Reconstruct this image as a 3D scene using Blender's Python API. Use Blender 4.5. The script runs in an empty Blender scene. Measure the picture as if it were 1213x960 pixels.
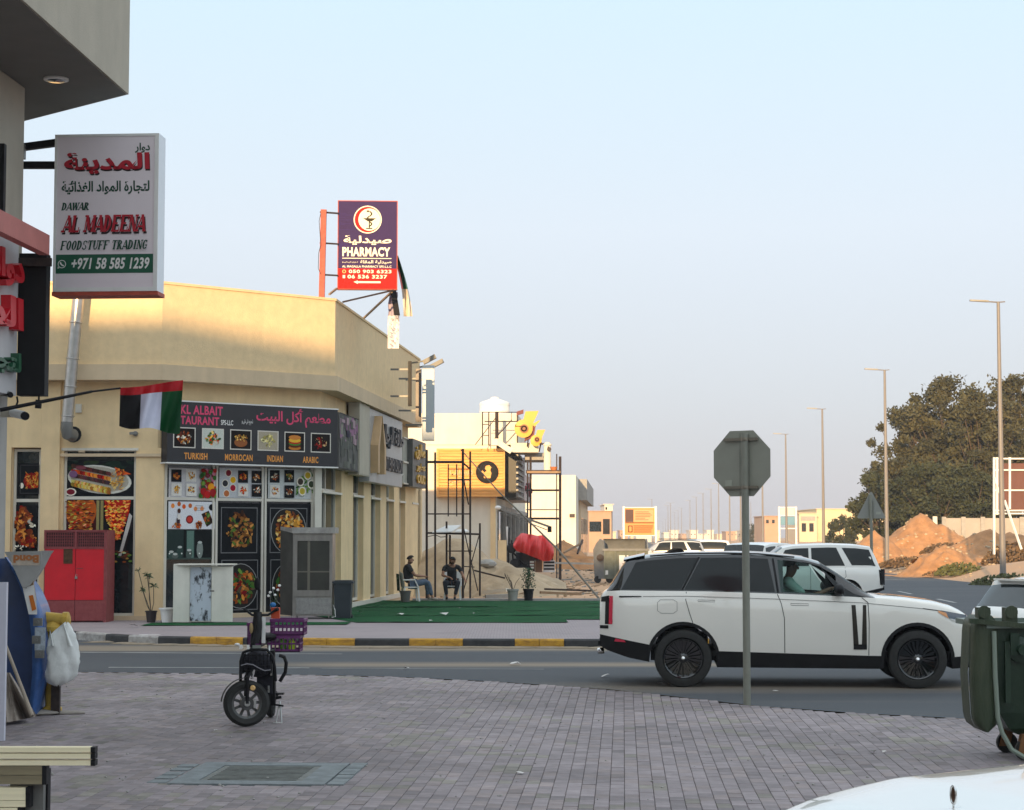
import bpy,math,random,unicodedata
from mathutils import Vector as V,Matrix
R=math.radians
random.seed(7)
sc=bpy.context.scene
COL=sc.collection
# ------------------------------------------------------------------ camera
F,CX,CY,H,HORIZON=2250.0,606.5,480.0,2.07,636.0  # focal length in pixels of the 1213x960 photograph
PITCH=math.atan((HORIZON-CY)/F)
cam=bpy.data.cameras.new('camera')
cam.sensor_width=36.0
cam.lens=F/1213.0*36.0
cam.clip_start,cam.clip_end=0.3,9000
cob=bpy.data.objects.new('camera',cam)
cob.location=(0,0,H)
cob.rotation_euler=(R(90)+PITCH,0,0)
COL.objects.link(cob)
sc.camera=cob
# ------------------------------------------------------------------ light
SUN_EL,SUN_AZ=8.4,190.0  # azimuth measured clockwise from the view direction (+Y): behind the camera, a little to the left
sdir=V((math.sin(R(SUN_AZ))*math.cos(R(SUN_EL)),math.cos(R(SUN_AZ))*math.cos(R(SUN_EL)),math.sin(R(SUN_EL))))
sun=bpy.data.lights.new('sun','SUN')
sun.energy=4.3
sun.angle=R(0.4)
sun.color=(1.0,0.66,0.33)
so=bpy.data.objects.new('sun',sun)
so.rotation_euler=sdir.to_track_quat('Z','Y').to_euler()
COL.objects.link(so)
w=bpy.data.worlds.new('World')
sc.world=w
w.use_nodes=True
nt=w.node_tree
nt.nodes.clear()
out=nt.nodes.new('ShaderNodeOutputWorld')
bg=nt.nodes.new('ShaderNodeBackground')
sky=nt.nodes.new('ShaderNodeTexSky')
sky.sky_type='NISHITA'
sky.sun_disc=False
sky.sun_elevation=R(SUN_EL)
sky.sun_rotation=R(SUN_AZ)
sky.air_density,sky.dust_density,sky.ozone_density=1.0,1.2,2.0
tc=nt.nodes.new('ShaderNodeTexCoord')
sx=nt.nodes.new('ShaderNodeSeparateXYZ')
ramp=nt.nodes.new('ShaderNodeValToRGB')  # pale dusty air, the same all round: lavender low down, cyan higher up
nt.links.new(tc.outputs['Generated'],sx.inputs[0])
nt.links.new(sx.outputs['Z'],ramp.inputs[0])
cr=ramp.color_ramp
cr.elements[0].position=0.0
cr.elements[0].color=(0.44,0.44,0.50,1)
cr.elements[1].position=1.0
cr.elements[1].color=(0.87,0.91,0.94,1)
for p,c in ((0.05,(0.45,0.452,0.515,1)),(0.10,(0.505,0.515,0.57,1)),(0.16,(0.555,0.585,0.64,1)),(0.23,(0.535,0.615,0.675,1)),(0.30,(0.51,0.64,0.715,1)),(0.55,(0.76,0.86,0.92,1))):
    e=cr.elements.new(p)
    e.color=c
sc10=nt.nodes.new('ShaderNodeVectorMath')
sc10.operation='SCALE'
sc10.inputs['Scale'].default_value=10.0*0.86
nt.links.new(ramp.outputs[0],sc10.inputs[0])
add=nt.nodes.new('ShaderNodeVectorMath')
add.operation='MULTIPLY_ADD'
add.inputs[1].default_value=(0.25,0.25,0.25)
nt.links.new(sky.outputs[0],add.inputs[0])
nt.links.new(sc10.outputs[0],add.inputs[2])
nt.links.new(add.outputs[0],bg.inputs['Color'])
bg.inputs['Strength'].default_value=0.09
nt.links.new(bg.outputs[0],out.inputs[0])
sc.view_settings.view_transform='Standard'
sc.view_settings.look='None'
sc.view_settings.exposure=0.72
sc.view_settings.gamma=1.0
sc.view_settings.use_curve_mapping=False
sc.cycles.max_bounces=6
sc.cycles.transparent_max_bounces=12

# ------------------------------------------------------------------ helpers
def ray(px,py):
    u,v=(px-CX)/F,(CY-py)/F
    cp,sp=math.cos(PITCH),math.sin(PITCH)
    return V((u,cp-v*sp,sp+v*cp))
def P(px,py,d):  # the point of the world at distance d (along Y) seen at that place of the photograph
    r=ray(px,py)
    return V((0,0,H))+r*(d/r.y)
def G(px,py,z=0.0):  # the point of level z
    r=ray(px,py)
    return V((0,0,H))+r*((z-H)/r.z)
def lin(r,g,b):
    f= lambda c:(c/255.0/12.92) if c<=10 else ((c/255.0+0.055)/1.055)**2.4
    return (f(r),f(g),f(b))
def lerp(a,b,t): return a+(b-a)*t
def pl(pts,x):  # piecewise linear
    if x<=pts[0][0]: return pts[0][1]
    for (a,b),(c,d) in zip(pts,pts[1:]):
        if x<=c: return b+(d-b)*(x-a)/(c-a)
    return pts[-1][1]
def ps(pts,x):  # the same, smoothed
    return 0.25*pl(pts,x-0.05)+0.5*pl(pts,x)+0.25*pl(pts,x+0.05)

class MB:
    def __init__(s):
        s.v,s.f,s.m,s.c,s.s=[],[],[],[],[]
    def add(s,vs,fs,mi=0,col=None,smooth=False):
        b=len(s.v)
        s.v+=[tuple(v) for v in vs]
        s.f+=[tuple(i+b for i in f) for f in fs]
        n=len(fs)
        s.m+=[mi]*n;s.c+=[col]*n;s.s+=[smooth]*n
        return s
    def obb(s,c,a,b,d,mi=0,col=None):
        c,a,b,d=V(c),V(a),V(b),V(d)
        if a.cross(b).dot(d)<0:d=-d
        vs=[c+a*i+b*j+d*k for k in (-1,1) for j in (-1,1) for i in (-1,1)]
        return s.add(vs,[(0,2,3,1),(4,5,7,6),(0,1,5,4),(2,6,7,3),(0,4,6,2),(1,3,7,5)],mi,col)
    def box(s,x0,x1,y0,y1,z0,z1,mi=0,col=None):
        return s.obb(((x0+x1)/2,(y0+y1)/2,(z0+z1)/2),(abs(x1-x0)/2,0,0),(0,abs(y1-y0)/2,0),(0,0,abs(z1-z0)/2),mi,col)
    def beam(s,a,b,w,h,up=(0,0,1),mi=0,col=None):
        a,b=V(a),V(b)
        d=(b-a)
        u=V(up)
        if abs(d.normalized().dot(u))>0.98:u=V((0,1,0))
        r=d.cross(u).normalized()*(w/2)
        t=r.cross(d).normalized()*(h/2)
        return s.obb((a+b)/2,d/2,r,t,mi,col)
    def tube(s,pts,r,n=8,mi=0,col=None,cap=True):
        pts=[V(p) for p in pts]
        rs=r if isinstance(r,(list,tuple)) else [r]*len(pts)
        vs,fs=[],[]
        ref=None
        for i,p in enumerate(pts):
            d=(pts[min(i+1,len(pts)-1)]-pts[max(i-1,0)]).normalized()
            if ref is None:ref=V((0,0,1)) if abs(d.z)<0.9 else V((1,0,0))
            x=ref.cross(d)
            if x.length<1e-4:x=d.orthogonal()
            x.normalize()
            y=d.cross(x);ref=y
            for k in range(n):
                a=2*math.pi*k/n
                vs.append(p+(x*math.cos(a)+y*math.sin(a))*rs[i])
        for i in range(len(pts)-1):
            for k in range(n):
                k2=(k+1)%n
                fs.append((i*n+k,i*n+k2,(i+1)*n+k2,(i+1)*n+k))
        s.add(vs,fs,mi,col,True)
        if cap:
            b=len(s.v)-len(vs)
            for base,rev in ((0,True),((len(pts)-1)*n,False)):
                idx=[b+base+k for k in range(n)]
                if rev:idx.reverse()
                s.f.append(tuple(idx));s.m.append(mi);s.c.append(col);s.s.append(False)
        return s
    def lathe(s,c,axis,prof,n=20,mi=0,col=None,smooth=True,sx=1.0,cap=True):  # prof: (radius, height along axis)
        c,ax=V(c),V(axis).normalized()
        x=ax.orthogonal().normalized();y=ax.cross(x)
        vs=[c+ax*h+(x*math.cos(2*math.pi*k/n)*sx+y*math.sin(2*math.pi*k/n))*r for r,h in prof for k in range(n)]
        fs=[(i*n+k,i*n+(k+1)%n,(i+1)*n+(k+1)%n,(i+1)*n+k) for i in range(len(prof)-1) for k in range(n)]
        if cap and prof[0]!=prof[-1]:fs.append(tuple(reversed(range(n))));fs.append(tuple((len(prof)-1)*n+k for k in range(n)))
        return s.add(vs,fs,mi,col,smooth)
    def ell(s,c,rx,ry,rz,n=12,m=8,mi=0,col=None,jit=0.0):
        c=V(c)
        vs=[c+V((0,0,-rz))]
        for j in range(1,m):
            t=math.pi*j/m-math.pi/2
            for k in range(n):
                a=2*math.pi*k/n
                q=1+random.uniform(-jit,jit)
                vs.append(c+V((rx*math.cos(t)*math.cos(a)*q,ry*math.cos(t)*math.sin(a)*q,rz*math.sin(t)*q)))
        vs.append(c+V((0,0,rz)))
        fs=[(0,1+(k+1)%n,1+k) for k in range(n)]
        for j in range(m-2):
            for k in range(n):
                a,b=1+j*n+k,1+j*n+(k+1)%n
                fs.append((a,b,b+n,a+n))
        t=1+(m-2)*n
        fs+=[(t+k,t+(k+1)%n,len(vs)-1) for k in range(n)]
        return s.add(vs,fs,mi,col,True)
    def prism(s,poly,ext,mi=0,col=None,smooth=False):  # poly: 3D outline, ext: vector; both ends closed
        poly=[V(p) for p in poly];e=V(ext);n=len(poly)
        nrm=V((0,0,0))
        for i in range(n):nrm+=poly[i].cross(poly[(i+1)%n])
        if nrm.dot(e)>0:poly.reverse()
        vs=poly+[p+e for p in poly]
        fs=[tuple(range(n)),tuple(n+i for i in reversed(range(n)))]
        fs+=[(i,n+i,n+(i+1)%n,(i+1)%n) for i in range(n)]
        return s.add(vs,fs,mi,col,smooth)
    def grid(s,fn,nu,nv,mi=0,col=None,smooth=True):
        vs=[fn(i/nu,j/nv) for j in range(nv+1) for i in range(nu+1)]
        fs=[(j*(nu+1)+i,j*(nu+1)+i+1,(j+1)*(nu+1)+i+1,(j+1)*(nu+1)+i) for j in range(nv) for i in range(nu)]
        return s.add(vs,fs,mi,col,smooth)
    def mesh(s,name,mats,off=V((0,0,0)),sharp=None):
        me=bpy.data.meshes.new(name)
        me.from_pydata([(a-off[0],b-off[1],c-off[2]) for a,b,c in s.v],[],s.f)
        for m in (mats if isinstance(mats,(list,tuple)) else [mats]):me.materials.append(m)
        me.polygons.foreach_set('material_index',s.m)
        me.polygons.foreach_set('use_smooth',s.s)
        if any(c is not None for c in s.c):
            at=me.color_attributes.new('Col','FLOAT_COLOR','CORNER')
            buf=[]
            for f,c in zip(s.f,s.c):
                c=c or (0.5,0.5,0.5)
                buf+=[c[0],c[1],c[2],1.0]*len(f)
            at.data.foreach_set('color',buf)
        me.validate()
        me.update()
        if sharp:me.set_sharp_from_angle(angle=R(sharp))
        return me
    def build(s,name,mats,parent=None,loc=None,local=False,sharp=35):
        if parent is not None and not local:
            o_=parent
            off=V((0,0,0))
            while o_ is not None:
                off+=o_.location;o_=o_.parent
        elif loc is not None:off=V(loc)
        else:off=V((0,0,0))
        if parent is None and loc is None and not local and s.v:
            xs=[v[0] for v in s.v];ys=[v[1] for v in s.v]
            off=V(((min(xs)+max(xs))/2,(min(ys)+max(ys))/2,min(v[2] for v in s.v)))
        o=bpy.data.objects.new(name,s.mesh(name,mats,off,sharp))
        COL.objects.link(o)
        if parent is not None:o.parent=parent
        elif not local:o.location=off
        return o

def tag(o,label=None,cat=None,group=None,kind=None):
    if label:o['label']=label
    if cat:o['category']=cat
    if group:o['group']=group
    if kind:o['kind']=kind
    return o
def thing(name,loc,label,cat,group=None,rz=0.0):
    o=bpy.data.objects.new(name,None)
    o.empty_display_size=0.2
    COL.objects.link(o)
    o.location=loc
    o.rotation_euler=(0,0,rz)
    return tag(o,label,cat,group)
def kids(o): return [c for c in bpy.data.objects if c.parent==o]
def dup(root,loc,label,rz=None,scale=None):
    tree={}
    for o in bpy.data.objects:
        if o.parent:tree.setdefault(o.parent,[]).append(o)
    def rec(o,par):
        c=o.copy();COL.objects.link(c)
        if par:c.parent=par
        for ch in tree.get(o,[]):rec(ch,c)
        return c
    r=rec(root,None)
    r.location=loc
    if rz is not None:r.rotation_euler=(0,0,rz)
    if scale:r.scale=(scale,)*3
    r['label']=label
    return r

# ------------------------------------------------------------------ materials
def mat(name,col,rough=0.7,metal=0.0,var=0.0,vs=3.0,bump=0.0,bs=20.0,col2=None,spec=0.5,coat=0.0,stretch=None,streak=0.0):
    m=bpy.data.materials.new(name)
    m.use_nodes=True
    n=m.node_tree
    b=n.nodes['Principled BSDF']
    b.inputs['Roughness'].default_value=rough
    b.inputs['Metallic'].default_value=metal
    b.inputs['Specular IOR Level'].default_value=spec
    b.inputs['Coat Weight'].default_value=coat
    b.inputs['Coat Roughness'].default_value=0.03
    b.inputs['Base Color'].default_value=(*col,1)
    t=n.nodes.new('ShaderNodeTexCoord')
    mp=n.nodes.new('ShaderNodeMapping')
    if stretch:mp.inputs['Scale'].default_value=stretch
    n.links.new(t.outputs['Object'],mp.inputs[0])
    if var or col2:
        no=n.nodes.new('ShaderNodeTexNoise')
        no.inputs['Scale'].default_value=vs
        no.inputs['Detail'].default_value=6
        no.inputs['Roughness'].default_value=0.65
        n.links.new(mp.outputs[0],no.inputs[0])
        r=n.nodes.new('ShaderNodeValToRGB')
        r.color_ramp.elements[0].position=0.32
        r.color_ramp.elements[1].position=0.68
        c2=col2 or tuple(c*(1+var) for c in col)
        c1=col if col2 else tuple(c*(1-var) for c in col)
        r.color_ramp.elements[0].color=(*c1,1)
        r.color_ramp.elements[1].color=(*c2,1)
        n.links.new(no.outputs['Fac'],r.inputs[0])
        last=r.outputs[0]
        if streak:
            m2=n.nodes.new('ShaderNodeMapping');m2.inputs['Scale'].default_value=(2.3,2.3,0.22)
            n.links.new(t.outputs['Object'],m2.inputs[0])
            n2=n.nodes.new('ShaderNodeTexNoise');n2.inputs['Scale'].default_value=1.5;n2.inputs['Detail'].default_value=5
            n.links.new(m2.outputs[0],n2.inputs[0])
            mr=n.nodes.new('ShaderNodeMapRange');mr.inputs[1].default_value=0.35;mr.inputs[2].default_value=0.7
            mr.inputs[3].default_value=1.0;mr.inputs[4].default_value=1.0-streak
            n.links.new(n2.outputs['Fac'],mr.inputs[0])
            mm=n.nodes.new('ShaderNodeMix');mm.data_type='RGBA';mm.blend_type='MULTIPLY';mm.inputs[0].default_value=1
            n.links.new(last,mm.inputs[6]);n.links.new(mr.outputs[0],mm.inputs[7])
            last=mm.outputs[2]
        n.links.new(last,b.inputs['Base Color'])
    if bump:
        nb=n.nodes.new('ShaderNodeTexNoise')
        nb.inputs['Scale'].default_value=bs
        nb.inputs['Detail'].default_value=5
        n.links.new(mp.outputs[0],nb.inputs[0])
        bu=n.nodes.new('ShaderNodeBump')
        bu.inputs['Strength'].default_value=bump
        bu.inputs['Distance'].default_value=0.02
        n.links.new(nb.outputs['Fac'],bu.inputs['Height'])
        n.links.new(bu.outputs[0],b.inputs['Normal'])
    return m
def attr_mat(name,rough=0.5,grain=0.12,gs=60.0,bump=0.0):
    m=mat(name,(1,1,1),rough)
    n=m.node_tree;b=n.nodes['Principled BSDF']
    a=n.nodes.new('ShaderNodeAttribute');a.attribute_name='Col'
    no=n.nodes.new('ShaderNodeTexNoise');no.inputs['Scale'].default_value=gs;no.inputs['Detail'].default_value=4
    t=n.nodes.new('ShaderNodeTexCoord');n.links.new(t.outputs['Object'],no.inputs[0])
    mr=n.nodes.new('ShaderNodeMapRange')
    mr.inputs[1].default_value=0.3;mr.inputs[2].default_value=0.7
    mr.inputs[3].default_value=1-grain;mr.inputs[4].default_value=1+grain
    n.links.new(no.outputs['Fac'],mr.inputs[0])
    x=n.nodes.new('ShaderNodeVectorMath');x.operation='SCALE'
    n.links.new(a.outputs['Color'],x.inputs[0]);n.links.new(mr.outputs[0],x.inputs['Scale'])
    n.links.new(x.outputs[0],b.inputs['Base Color'])
    if bump:
        bu=n.nodes.new('ShaderNodeBump');bu.inputs['Strength'].default_value=bump;bu.inputs['Distance'].default_value=0.01
        n.links.new(no.outputs['Fac'],bu.inputs['Height']);n.links.new(bu.outputs[0],b.inputs['Normal'])
    return m
def see_through(name,tint,op,rough=0.02):
    m=bpy.data.materials.new(name);m.use_nodes=True
    n=m.node_tree;b=n.nodes['Principled BSDF']
    b.inputs['Base Color'].default_value=(*tint,1);b.inputs['Roughness'].default_value=rough
    tr=n.nodes.new('ShaderNodeBsdfTransparent');tr.inputs[0].default_value=(0.72,0.85,0.82,1)
    mx=n.nodes.new('ShaderNodeMixShader')
    fr=n.nodes.new('ShaderNodeFresnel');fr.inputs[0].default_value=1.5
    ad=n.nodes.new('ShaderNodeMath');ad.operation='ADD';ad.inputs[1].default_value=op;ad.use_clamp=True
    n.links.new(fr.outputs[0],ad.inputs[0]);n.links.new(ad.outputs[0],mx.inputs[0])
    n.links.new(tr.outputs[0],mx.inputs[1]);n.links.new(b.outputs[0],mx.inputs[2])
    n.links.new(mx.outputs[0],n.nodes['Material Output'].inputs[0])
    return m
M={}
M['cream']=mat('cream_render',(0.82,0.62,0.355),0.85,var=0.07,vs=2.0,bump=0.25,bs=60,streak=0.10)
M['parapet']=mat('parapet_render',(0.78,0.59,0.34),0.85,var=0.07,vs=5.0,bump=0.5,bs=40,streak=0.05)
M['cornice']=mat('cornice_render',(0.64,0.50,0.33),0.85,var=0.05,vs=3,streak=0.10)
M['beige']=mat('beige_render',(0.46,0.42,0.34),0.85,var=0.06,vs=2,bump=0.2,bs=50,streak=0.08)
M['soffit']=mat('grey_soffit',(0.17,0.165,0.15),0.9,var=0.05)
M['white_render']=mat('white_render',(0.72,0.69,0.60),0.85,var=0.06,vs=1.0,streak=0.08)
M['frame']=mat('white_frame_paint',(0.66,0.63,0.55),0.45,var=0.05)
M['glass']=mat('dark_window_glass',(0.012,0.018,0.02),0.04,var=0.3,spec=0.6)
M['black']=mat('black_paint',(0.010,0.010,0.012),0.5,var=0.15,spec=0.25)
M['blackgloss']=mat('black_gloss',(0.006,0.007,0.009),0.06,coat=1.0)
M['blackmatte']=mat('black_plastic',(0.013,0.013,0.014),0.7,var=0.2,spec=0.25)
M['steel']=mat('galvanised_steel',(0.48,0.48,0.47),0.35,metal=0.8,var=0.12,vs=8)
M['stainless']=mat('stainless_steel',(0.36,0.35,0.33),0.32,metal=0.85,var=0.2,vs=6,stretch=(1,1,0.3))
M['chrome']=mat('chrome',(0.7,0.7,0.7),0.08,metal=1.0)
M['print']=attr_mat('printed_vinyl',0.7,0.18,70)
M['print'].node_tree.nodes['Principled BSDF'].inputs['Specular IOR Level'].default_value=0.15
M['flat']=attr_mat('painted_colour',0.5,0.05,10)
M['red']=mat('red_gloss_paint',(0.60,0.010,0.022),0.35,var=0.10,vs=2)
M['redworn']=mat('worn_red_paint',(0.20,0.03,0.035),0.6,var=0.25,vs=8,col2=(0.28,0.06,0.06))
M['rustred']=mat('red_oxide_paint',(0.42,0.07,0.04),0.6,var=0.2,vs=10)
M['iron']=mat('rusty_iron',(0.035,0.022,0.018),0.6,var=0.4,vs=12)
M['pole']=mat('lamp_pole_paint',(0.20,0.188,0.182),0.5,var=0.05)
M['sand']=mat('orange_sand',(0.40,0.20,0.085),0.95,var=0.25,vs=1.6,bump=0.8,bs=9)
M['sand2']=mat('grey_brown_sand',(0.42,0.32,0.21),0.95,var=0.2,vs=1.5,bump=0.8,bs=9)
M['turf']=mat('artificial_turf',(0.014,0.082,0.030),0.95,spec=.1,var=0.25,vs=0.9,bump=0.6,bs=120)
M['concrete']=mat('concrete',(0.34,0.33,0.31),0.9,var=0.15,vs=4,bump=0.4,bs=30)
M['wood']=mat('weathered_wood',(0.30,0.20,0.12),0.8,var=0.25,vs=6,stretch=(1,1,8))
M['white']=mat('white_paint',(0.74,0.74,0.72),0.4,var=0.03)
M['whiteplastic']=mat('white_plastic',(0.78,0.78,0.76),0.45,var=0.05)
M['bark']=mat('bark',(0.10,0.075,0.055),0.9,var=0.3,vs=8)
M['tyre']=mat('tyre_rubber',(0.022,0.022,0.021),0.75,var=0.2,vs=20)
M['signback']=mat('sign_back_metal',(0.24,0.245,0.205),0.5,metal=0.2,var=0.10,vs=4)
M['carwhite']=mat('white_car_paint',(0.84,0.83,0.79),0.2,coat=1.0)
M['carsilver']=mat('silver_car_paint',(0.42,0.44,0.46),0.3,metal=0.4,coat=0.8)
M['skin']=mat('skin',(0.30,0.15,0.09),0.6)
M['hair']=mat('black_hair',(0.012,0.010,0.009),0.7,var=0.3,vs=40,bump=0.5,bs=80)
M['shirt']=mat('black_tshirt',(0.02,0.02,0.022),0.9,var=0.2,vs=10,bump=0.5,bs=25)
M['jeans']=mat('blue_jeans',(0.09,0.13,0.19),0.9,var=0.25,vs=14)
M['darktrousers']=mat('dark_trousers',(0.018,0.022,0.032),0.9,var=0.2,vs=14)
M['redlamp']=mat('red_lamp_lens',(0.65,0.02,0.06),0.15,coat=1)
M['lens']=mat('headlamp_lens',(0.07,0.08,0.10),0.08,metal=0.5,coat=1)
M['amber']=mat('amber_lens',(0.75,0.30,0.08),0.2,coat=1)
M['clear']=see_through('clear_glass',(0.02,0.03,0.03),0.10)
M['steelgrey']=mat('grey_metal',(0.20,0.20,0.19),0.5,metal=0.4,var=0.1)

# ------------------------------------------------------------------ flat panels, print and lettering
class Fr:  # a panel: origin (lower left), unit right, unit up; n points at the viewer
    def __init__(s,o,u,v=(0,0,1)):
        s.o,s.u,s.v=V(o),V(u).normalized(),V(v).normalized()
        s.n=s.u.cross(s.v).normalized()
    def p(s,a,b,off=0.0): return s.o+s.u*a+s.v*b+s.n*off
    def slab(s,mb,a0,b0,a1,b1,o0,o1,mi=0,col=None):
        return mb.obb(s.p((a0+a1)/2,(b0+b1)/2,(o0+o1)/2),s.u*(abs(a1-a0)/2),s.v*(abs(b1-b0)/2),s.n*(abs(o1-o0)/2),mi,col)
FORMS={}
for cp in range(0xFE80,0xFEFD):
    d=unicodedata.decomposition(chr(cp)).split()
    if len(d)==2 and d[0][0]=='<':FORMS[(chr(int(d[1],16)),d[0][1:-1])]=chr(cp)
def arabic(s):
    res=[]
    for i,ch in enumerate(s):
        dual= lambda c:(c,'initial') in FORMS
        anyf= lambda c:(c,'final') in FORMS
        prev=i>0 and dual(s[i-1]) and anyf(ch)
        nxt=i+1<len(s) and dual(ch) and anyf(s[i+1])
        form='medial' if prev and nxt else 'final' if prev else 'initial' if nxt else 'isolated'
        res.append(FORMS.get((ch,form),ch))
    return ''.join(reversed(res))
TXT={}
def glyphs(body,bold=0.0,spacing=1.0):
    key=(body,bold,spacing)
    if key in TXT: return TXT[key]
    cu=bpy.data.curves.new('t','FONT')
    cu.body=body;cu.offset=bold;cu.resolution_u=3;cu.space_character=spacing
    ob=bpy.data.objects.new('t',cu);COL.objects.link(ob)
    dg=bpy.context.evaluated_depsgraph_get()
    me=ob.evaluated_get(dg).to_mesh()
    vs=[(v.co.x,v.co.y) for v in me.vertices]
    fs=[tuple(p.vertices) for p in me.polygons]
    x0,x1=min(v[0] for v in vs),max(v[0] for v in vs)
    y0,y1=min(v[1] for v in vs),max(v[1] for v in vs)
    vs=[((x-x0)/(x1-x0),(y-y0)/(y1-y0)) for x,y in vs]
    ob.evaluated_get(dg).to_mesh_clear()
    bpy.data.objects.remove(ob);bpy.data.curves.remove(cu)
    TXT[key]=(vs,fs)
    return TXT[key]
SERIF={  # slab-serif capitals drawn as strokes: vertical stems are thick, bars thin; coordinates in a unit box
 'A':('n0,0,.5,1','k1,0,.5,1','b.22,.3,.78,.3','s0','s1'),'L':('k.2,0,.2,1','b.2,0,.95,0','v.95,0,.3','s.2','S.2'),
 'M':('n.1,0,.1,1','k.15,1,.5,.1','n.5,.1,.85,1','k.88,0,.88,1','s.1','s.88','S.1','S.88'),
 'D':('k.2,0,.2,1','c','s.2','S.2'),'E':('k.2,0,.2,1','b.2,0,.95,0','b.2,1,.95,1','b.2,.5,.7,.5','v.95,0,.3','v.95,.7,1','s.2','S.2'),
 'N':('n.12,0,.12,1','k.15,1,.85,0','n.9,0,.9,1','s.12','S.12','S.9'),'W':('k.08,1,.3,0','n.3,0,.5,.9','k.5,.9,.72,0','n.72,0,.95,1','S.08','S.95','S.5'),
 'R':('k.2,0,.2,1','r','k.45,.5,.85,0','s.2','s.9','S.2'),'F':('k.2,0,.2,1','b.2,1,.95,1','b.2,.5,.7,.5','v.95,.7,1','s.2','S.2'),
 'O':('o',),'T':('k.5,0,.5,1','b.05,1,.95,1','v.05,.7,1','v.95,.7,1','s.5'),'I':('k.5,0,.5,1','s.5','S.5'),
 'U':('k.2,.3,.2,1','u','n.85,.3,.85,1','S.2','S.85'),'S':('z','v.85,.68,.95','v.12,.05,.32'),'G':('g','b.5,.42,.98,.42','v.85,.05,.42','v.82,.7,.95')}
def serif_text(body):
    T,N_,HB=0.34,0.14,0.11
    vs,fs=[],[]
    x=0.0
    def quad(a,b,wd,ox):
        (x0,y0),(x1,y1)=a,b
        k=len(vs)
        vs.extend([(ox+x0-wd/2,y0),(ox+x0+wd/2,y0),(ox+x1+wd/2,y1),(ox+x1-wd/2,y1)])
        fs.append((k,k+1,k+2,k+3))
    def rect(x0,y0,x1,y1,ox):
        k=len(vs)
        vs.extend([(ox+x0,y0),(ox+x1,y0),(ox+x1,y1),(ox+x0,y1)]);fs.append((k,k+1,k+2,k+3))
    def arc(cx,cy,rx,ry,a0,a1,ox,n=12,tx=T,ty=HB):
        k=len(vs)
        for i in range(n+1):
            a=R(lerp(a0,a1,i/n));c,s_=math.cos(a),math.sin(a)
            vs.append((ox+cx+rx*c,cy+ry*s_));vs.append((ox+cx+(rx-tx)*c,cy+(ry-ty)*s_))
        for i in range(n):fs.append((k+2*i,k+2*i+2,k+2*i+3,k+2*i+1))
    for ch in body:
        if ch==' ':x+=0.55;continue
        wd={'I':0.55,'M':1.25,'W':1.3}.get(ch,0.95)
        ox=x;sc_=wd/0.95
        for st in SERIF[ch]:
            t=st[0];q=[float(z) for z in st[1:].split(',')] if st[1:] else []
            if t in 'kn':quad((q[0]*sc_,q[1]),(q[2]*sc_,q[3]),T if t=='k' else N_,ox)
            elif t=='b':y=min(max(q[1],HB/2),1-HB/2);rect(q[0]*sc_,y-HB/2,q[2]*sc_,y+HB/2,ox)
            elif t=='v':rect(q[0]*sc_-0.05,q[1],q[0]*sc_+0.05,q[2],ox)
            elif t=='s':rect(q[0]*sc_-0.22,0,q[0]*sc_+0.22,HB,ox)
            elif t=='S':rect(q[0]*sc_-0.22,1-HB,q[0]*sc_+0.22,1,ox)
            elif t=='c':arc(0.3,0.5,0.65,0.5,-90,90,ox)
            elif t=='r':arc(0.35,0.74,0.5,0.26,-90,90,ox)
            elif t=='o':arc(0.5,0.5,0.48,0.5,0,360,ox,20)
            elif t=='u':arc(0.525,0.32,0.4,0.32,180,360,ox,10,0.2)
            elif t=='g':arc(0.5,0.5,0.48,0.5,40,320,ox,16)
            elif t=='z':arc(0.47,0.74,0.38,0.26,20,250,ox,10,0.2);arc(0.47,0.26,0.4,0.26,-160,80,ox,10,0.2)
        x+=wd+0.16
    mx=max(v[0] for v in vs);mn=min(v[0] for v in vs)
    return [((a-mn)/(mx-mn),b) for a,b in vs],fs
def text(mb,fr,body,a0,b0,a1,b1,off=0.004,mi=0,col=None,bold=0.0,shear=0.0,ext=0.0,serif=False,spacing=1.0):
    vs,fs=serif_text(body) if serif else glyphs(body,bold,spacing)
    W_,H_=a1-a0,b1-b0
    q=[(a0+(x*(1-shear)+y*shear)*W_,b0+y*H_) for x,y in vs]
    if ext:
        n=len(q)
        ed={}
        for f in fs:
            for i in range(len(f)):
                e=(f[i],f[(i+1)%len(f)])
                if (e[1],e[0]) in ed:ed.pop((e[1],e[0]))
                else:ed[e]=1
        allv=[fr.p(a,b,off+ext) for a,b in q]+[fr.p(a,b,off) for a,b in q]
        mb.add(allv,list(fs)+[(b,a,a+n,b+n) for a,b in ed],mi,col)
    elif serif:
        for k,f in enumerate(fs):mb.add([fr.p(*q[i],off+0.00015*k) for i in f],[tuple(range(len(f)))],mi,col)
    else:mb.add([fr.p(a,b,off) for a,b in q],fs,mi,col)
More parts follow.
